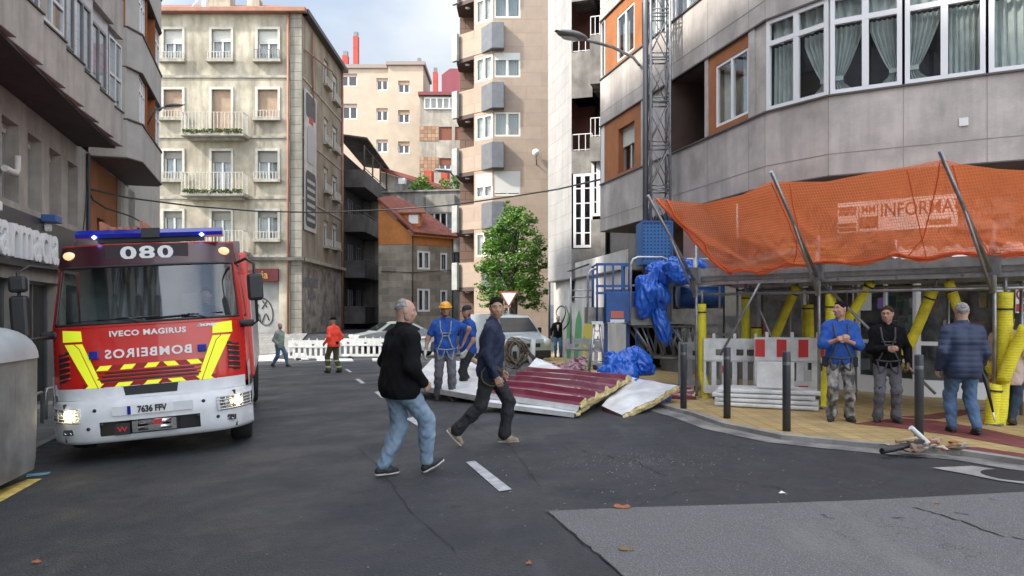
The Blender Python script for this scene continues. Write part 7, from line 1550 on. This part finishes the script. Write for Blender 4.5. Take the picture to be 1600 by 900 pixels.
    if kind=='helmet':
        P=[(H(0,-.01,.055),(.105,.125,.1),Rn)]; o=meshobj('helmet',[nets(P,.007,90,cuts=[(H(0,0,.05),tuple(Rh@V((0,0,-1))))])],hm,root)
        meshobj('brim',[nets([(H(0,.04,.052),(.11,.135,.012),Rn),(H(0,.0,.052),(.118,.13,.01),Rn)],.006,120)],hm,o); meshobj('hair',[nets([(H(0,-.022,.02),(.082,.094,.085),Rn)],.007,90,cuts=[(H(0,.02,.05),tuple(Rh@V((0,1,-.3)))),(H(0,-.05,-.03),tuple(Rh@V((0,.2,-1))))])],M_hbr,root)
    if kind=='cap':
        o=meshobj('cap',[nets([(H(0,-.015,.05),(.088,.108,.085),Rn)],.007,90,cuts=[(H(0,0,.035),tuple(Rh@V((0,0,-1))))])],hm,root); meshobj('brim',[nets([(H(0,.09,.035),(.062,.07,.009),Rn)],.006,120)],hm,o)
    if res<.02:     # face details
        for sx in (-1,1):
            b=MB(); b.lathe([(0,-.011),(.0075,-.008),(.0105,0),(.0075,.008),(0,.011)],(0,0,0),10,M=Matrix.Translation(H(sx*.031,.0755,.012))); ey=b.obj('eye',M_eye,root)
            b=MB(); b.lathe([(0,-.004),(.0045,-.002),(.0055,0)],(0,0,0),8,M=Matrix.Translation(H(sx*.031,.0835,.012))@(Rh.to_4x4())@Matrix.Rotation(R(90),4,'X')); b.obj('iris',M_iris,ey)
            b=MB(); b.tube([H(sx*.014,.092,.029),H(sx*.032,.09,.036),H(sx*.048,.074,.03)],.0045,5); b.obj('eyebrow',M_hb if hm is not M_hg else M_hg,root)
        b=MB(); b.tube([H(-.022,.083,-.058),H(0,.0925,-.057),H(.022,.083,-.058)],.0035,5); b.obj('mouth',M_lip,root)
    if glove:
        for i in (0,1):
            if glove[i]: P=[(p[0],p[1],p[2]+.003,p[3]+.003) for p in hp[i]]; meshobj('glove',[nets(P,.005,200,pad=.02)],glove[i],root)
    root.scale=(s,s,s)
    # straps of the harness, laid on the garment surface
    allp=torso(.022)+legp(0,.014)+legp(1,.014)+[(T(pv+V((sx*.06*f,-.005,hem))),T(pv+V((sx*.055*f,0,.1))),.122*f+.012,.118*f+.006) for sx in (-1,1)]
    def srf(x,z,sd):
        ys=np.linspace(.35,-.35,141)*sd; P_=np.stack((np.full(141,x),ys,np.full(141,z)),-1).astype(np.float32); S=sum(np.exp(np.clip(-60*sdf(p,P_),-30,30)) for p in allp); ins=np.where(S>1)[0]
        return V((x,ys[ins[0]] if len(ins) else 0,z))+V((0,.006*sd,0))
    if straps:
        b=MB()
        for (sd,pts) in straps:
            Q=[]
            for j in range(len(pts)-1):
                for t in range(5): u=t/5; Q.append(srf(pts[j][0]*(1-u)+pts[j+1][0]*u,pel+pts[j][1]*(1-u)+pts[j+1][1]*u,sd))
            Q.append(srf(pts[-1][0],pel+pts[-1][1],sd)); b.tube(Q,.014,5)
        b.obj('harness',M_strapg if straps[0][0]==1 and top is M_bt and 'helmet' in lab else M_strap,root)
    return root,dict(H=H,arms=arms,legs=legs,pv=pv,srf=srf,shs=shs,Rh=Rh)
HF=[(1,[(-.1,.52),(-.09,.36),(-.05,.25),(-.1,.1),(-.14,.02)]),(1,[(.1,.52),(.09,.36),(.05,.25),(.1,.1),(.14,.02)]),(1,[(-.1,.3),(.1,.3)]),(1,[(-.17,.02),(0,.0),(.17,.02)]),(1,[(-.15,.0),(-.12,-.18),(-.05,-.12),(-.02,-.02)]),(1,[(.15,.0),(.12,-.18),(.05,-.12),(.02,-.02)]),(1,[(-.05,.25),(.05,.25)])]
HBk=[(-1,[(-.1,.52),(0,.32),(.13,.04)]),(-1,[(.1,.52),(0,.32),(-.13,.04)])]
# 1 bald man in black
p=G(625,742); s_=1.0
person('bald man in black jumper and pale jeans walking right, back half turned',(p.x,p.y,gz(p.x,p.y)+.0),32,s_,ank=((-.09,-.15,.085),(.09,.25,.12)),foot=(0,24),pel=.92,lean=3,hands=((-.25,.12,.92),(.22,.16,.93)),elh=((-1,-.7,0),(.8,-1,0)),yaw=-24,pitch=-6,skn=('fair',(.5,.3,.23)),top=M_bk,bot=M_den,shoe=M_shoe,hair=('crop',M_hg),fat=1.27,res=.0095,hem=-.06,stub=M_hs,solem=M_sole,tdisp=wr(.004,2.,.6))
# 2 navy jacket
p=G(766,693); r,d=person('young man in navy jacket and black work trousers striding right, face turned back',(p.x,p.y,gz(p.x,p.y)),-6,1.0,ank=((-.08,-.42,.17),(.08,.18,.085)) if False else ((-.08,.16,.085),(.09,-.40,.16)),foot=(0,-46),pel=.905,lean=4,hands=((-.24,.1,.86),(.25,.1,.83)),elh=((-.5,-1,0),(.5,-1,0)),yaw=-74,pitch=-3,skn=('tan',(.42,.25,.17)),top=M_nv,bot=M_bkt,shoe=M_tan,hair=('short',M_hb),res=.0095,hem=-.02,solem=M_sole,fat=1.06,fold=.068)
b=MB(); 
for k in range(2): b.tube([Vector((.17+.02*k,.05,.93))+Vector((.02*k,math.cos(a*.5)*(.11+.02*k),-.1-math.sin(a*.5)*(.09+.03*k))) for a in range(13)],.009,5)
b.tube([(-.16,.06,.9),(0,.15,.89),(.16,.05,.9),(.15,-.1,.9),(0,-.14,.9),(-.16,-.06,.9)],.018,6); b.obj('tool_belt',mat('belt_olive',(.1,.09,.05),.8),r)
# 3 helmeted worker
p=G(696,626); r,d=person('worker with yellow helmet, blue t-shirt and grey trousers wearing a grey harness',(p.x,p.y,gz(p.x,p.y)),-84,1.03,ank=((-.12,.12,.085),(.14,-.12,.1)),foot=(0,-14),pel=.925,hands=((-.34,-.16,1.05),(.36,.1,.88)),elh=((-1,-.4,0),(.8,-1,0)),yaw=-4,pitch=-6,skn=('olive',(.38,.22,.15)),top=M_bt,bot=M_gt2,hair=('helmet',mat('helmet_yellow',(.8,.36,.02),.3)),sleeve='short',res=.011,glove=(None,M_glv),stub=mat('beard_dark',(.06,.035,.025),.8),straps=HF,fold=.07)
# 4 cap worker
p=G(731,619); person('worker in black cap and blue t-shirt with white gloves behind the helmeted worker',(p.x,p.y,gz(p.x,p.y)),-155,1.0,ank=((-.1,.08,.085),(.1,-.1,.085)),hands=((-.24,.14,.88),(.24,.14,.9)),yaw=25,pitch=-8,skn=('olive',(.38,.22,.15)),top=M_bt,bot=M_bkt,hair=('cap',mat('cap_black',(.02,.02,.022),.8)),sleeve='short',res=.012,glove=(M_glv,M_glv),stub=mat('beard_dark',(.06,.035,.025),.8))
# 5 far man
p=on(437,29.6); person('far man in sage green jacket and blue jeans walking in front of the shuttered shop',(p.x,p.y,p.z),-20,1.0,ank=((-.09,.3,.085),(.09,-.27,.1)),foot=(0,-20),pel=.9,hands=((-.25,-.05,.9),(.25,.1,.9)),yaw=-30,top=M_gj,bot=M_dend,hair=('crop',M_hbr),res=.02,hem=-.08)
# 6 firefighter
p=on(521,24); r,d=person('firefighter in bright red jacket and olive trousers with reflective bands standing in the road',(p.x,p.y,p.z),150,1.02,ank=((-.12,.1,.085),(.12,-.16,.085)),hands=((-.28,.1,.95),(.28,.12,.95)),yaw=20,top=M_fj,bot=M_oli,hair=('cap',M_bk),res=.018,fat=1.05,fold=.075)
b=MB(); 
for i in (0,1):
    k_,a_=d['legs'][i]
    for t in (.25,.75): q=k_.lerp(a_,t); b.tube([q+Vector((0,0,-.025)),q+Vector((0,0,.025))],.09,12)
b.obj('reflective_band',mat('reflective_lime',(.55,.6,.3),.5),r)
b=MB(); b.lathe([(.165,-.05),(.175,0),(.16,.05)],tuple(d['pv']+Vector((0,0,.02))),16); b.obj('jacket_hem',M_bk,r)
# 7 man by the van
p=on(872,29.5,KH); r,d=person('grey haired man in black jacket standing beside the van',(p.x,p.y,p.z),-95,.93,hands=((-.24,.12,.98),(.3,.05,.92)),top=M_bk,bot=M_dend,hair=('crop',M_hg),res=.018,yaw=10,skn=('fair',(.5,.3,.23)))
b=MB(); b.tube([(0,.13,1.4),(0,.135,1.25),(0,.13,1.12)],[.05,.035,.01],6); b.obj('shirt_front',mat('cream_shirt',(.6,.52,.42),.8),r)
# 8 smoking worker
p=G(1312,657,KH); r,d=person('worker in blue jumper and camouflage trousers, smoking, hands together',(p.x,p.y,gz(p.x,p.y)+KH),-105,.93,ank=((-.13,.02,.085),(.12,.03,.085)),feetdir=(-15,15),hands=((-.05,.25,1.2),(.05,.26,1.22)),elh=((-1,-.6,-.6),(1,-.6,-.6)),yaw=-48,pitch=2,skn=('ruddy',(.45,.25,.18)),top=M_bt,bot=M_cam,hair=('short',M_hb),sleeve='rolled',res=.0105,straps=HF,fold=.072)
b=MB(); H=d['H']; b.tube([H(.012,.09,-.056),H(.016,.165,-.062)],.0045,6); b.obj('cigarette',M_wht,r)
for sx in (-1,1): b=MB(); b.box(sx*.19-.05,sx*.19+.05,-.06,.09,.8,.95); b.obj('tool_pouch',M_bkt,r,bevel=.02)
# 9 worker in black
p=G(1386,659,KH); r,d=person('worker in black top, glasses and grey trousers with one brown glove',(p.x,p.y,gz(p.x,p.y)+KH),-108,.89,ank=((-.12,.02,.085),(.13,.0,.085)),feetdir=(-12,18),hands=((-.27,.08,.9),(.03,.24,1.13)),elh=((-.6,-1,0),(1,-.7,-.5)),yaw=-22,pitch=-4,skn=('ruddy',(.45,.25,.18)),top=M_bk,bot=M_gt2,hair=('short',M_hbr),res=.0105,glove=(M_glb,None),straps=HF,fold=.07)
b=MB(); H=d['H']
for sx in (-1,1): b.tube([H(sx*.031+.019*math.cos(a*.7),.096,.01+.014*math.sin(a*.7)) for a in range(10)],.0025,4); b.tube([H(sx*.05,.094,.014),H(sx*.078,.01,.012)],.0025,4)
b.tube([H(-.012,.098,.014),H(.012,.098,.014)],.0025,4); b.obj('glasses',M_blk,r)
b=MB(); 
for sx in (-1,1): b.lathe([(.055,-.06),(.068,0),(.06,.06)],tuple(d['legs'][0 if sx<0 else 1][0]+Vector((0,.012,0))),10)
b.obj('knee_pads',M_bkt,r)
# 10 puffer
p=G(1504,677,KH); r,d=person('grey haired man in navy quilted jacket and jeans seen from behind',(p.x,p.y,gz(p.x,p.y)+KH),82,.91,ank=((-.1,.08,.085),(.12,-.14,.1)),foot=(0,-14),hands=((-.29,.05,.88),(.29,.14,.88)),yaw=-10,skn=('fair',(.5,.3,.23)),top=M_nvp,bot=M_den if False else mat('denim_blue',(.075,.14,.25),.85,var=.25,vs=7,bump=.25,bs=160),hair=('short',M_hg),fat=1.16,res=.0105,tdisp=quilt,hem=-.1,shoe=M_shoe)
w_=d['arms'][1][1]; um=thing('umbrella','folded black umbrella with pale tip hanging beside the man in the quilted jacket','umbrella',(0,0,0),world=False); um.matrix_world=Matrix.Translation(r.location)@Matrix.Rotation(R(82-90),4,'Z')@Matrix.Scale(.91,4)
b=MB(); q=w_+Vector((0.03,.03,-.05)); b.tube([q+Vector((0,0,.06)),q,q+Vector((.04,-.02,-.12)),q+Vector((.12,-.05,-.55))],[.012,.014,.032,.014],8); b.obj('canopy',M_blk,um); b=MB(); b.tube([q+Vector((.12,-.05,-.55)),q+Vector((.14,-.055,-.68))],[.012,.007],6); b.obj('tip',M_wht,um)
# 11 shopper at the right edge
p=G(1603,668,KH)+Vector((.0,.35,0)); r,d=person('shopper in pale pink coat and dark jeans half hidden behind the yellow tubes',(p.x,p.y,gz(p.x,p.y)+KH),40,.84,ank=((-.09,.15,.085),(.1,-.14,.1)),foot=(0,-16),hands=((-.22,.14,.88),(.24,.16,.92)),yaw=0,top=mat('pale_pink_coat',(.55,.42,.38),.85,var=.15),bot=mat('dark_denim',(.02,.035,.07),.85),hair=('short',M_hbr),res=.012,hem=-.22,fat=1.08)
b=MB(); w_=d['arms'][1][1]; b.grid(lambda u,v:(w_.x+.03+.12*math.cos(u*6.283)*(.3+.7*math.sin(v*2.6)),w_.y+.06*math.sin(u*6.283)*(.4+.6*math.sin(v*2.6)),w_.z-.08-.34*v),16,10); bg_=b.obj('carrier_bag',mat('white_plastic_bag',(.6,.62,.62),.4,var=.2,vs=12)); bg_.matrix_world=Matrix.Translation(r.location)@Matrix.Rotation(R(40-90),4,'Z')@Matrix.Scale(.84,4); tag(bg_,'white plastic carrier bag in the hand of the shopper at the right edge','bag')
b=MB(); w_=d['arms'][0][1]; b.grid(lambda u,v:(w_.x-.02+.09*math.cos(u*6.283)*(.3+.7*math.sin(v*2.4)),w_.y+.05*math.sin(u*6.283)*(.4+.6*math.sin(v*2.4)),w_.z-.06-.3*v),16,10); bg_=b.obj('patterned_bag',[mat('red_orange_bag',(.6,.1,.04),.5,var=.6,vs=14,col2=(.7,.6,.4))]); bg_.matrix_world=Matrix.Translation(r.location)@Matrix.Rotation(R(40-90),4,'Z')@Matrix.Scale(.84,4); tag(bg_,'red and cream patterned shopping bag beside the thick ribbed yellow tube','bag')
# 12 driver
q=TR.matrix_basis@Vector((.5,1.15,.93)); person('driver in dark clothing seated behind the windscreen of the fire engine',(q.x,q.y,q.z),18-90,.95,ank=((-.12,.42,.12),(.12,.42,.12)),pel=.5,hands=((-.14,.38,.86),(.14,.38,.86)),top=M_nv,bot=M_nv,hair=('short',M_hb),res=.02)
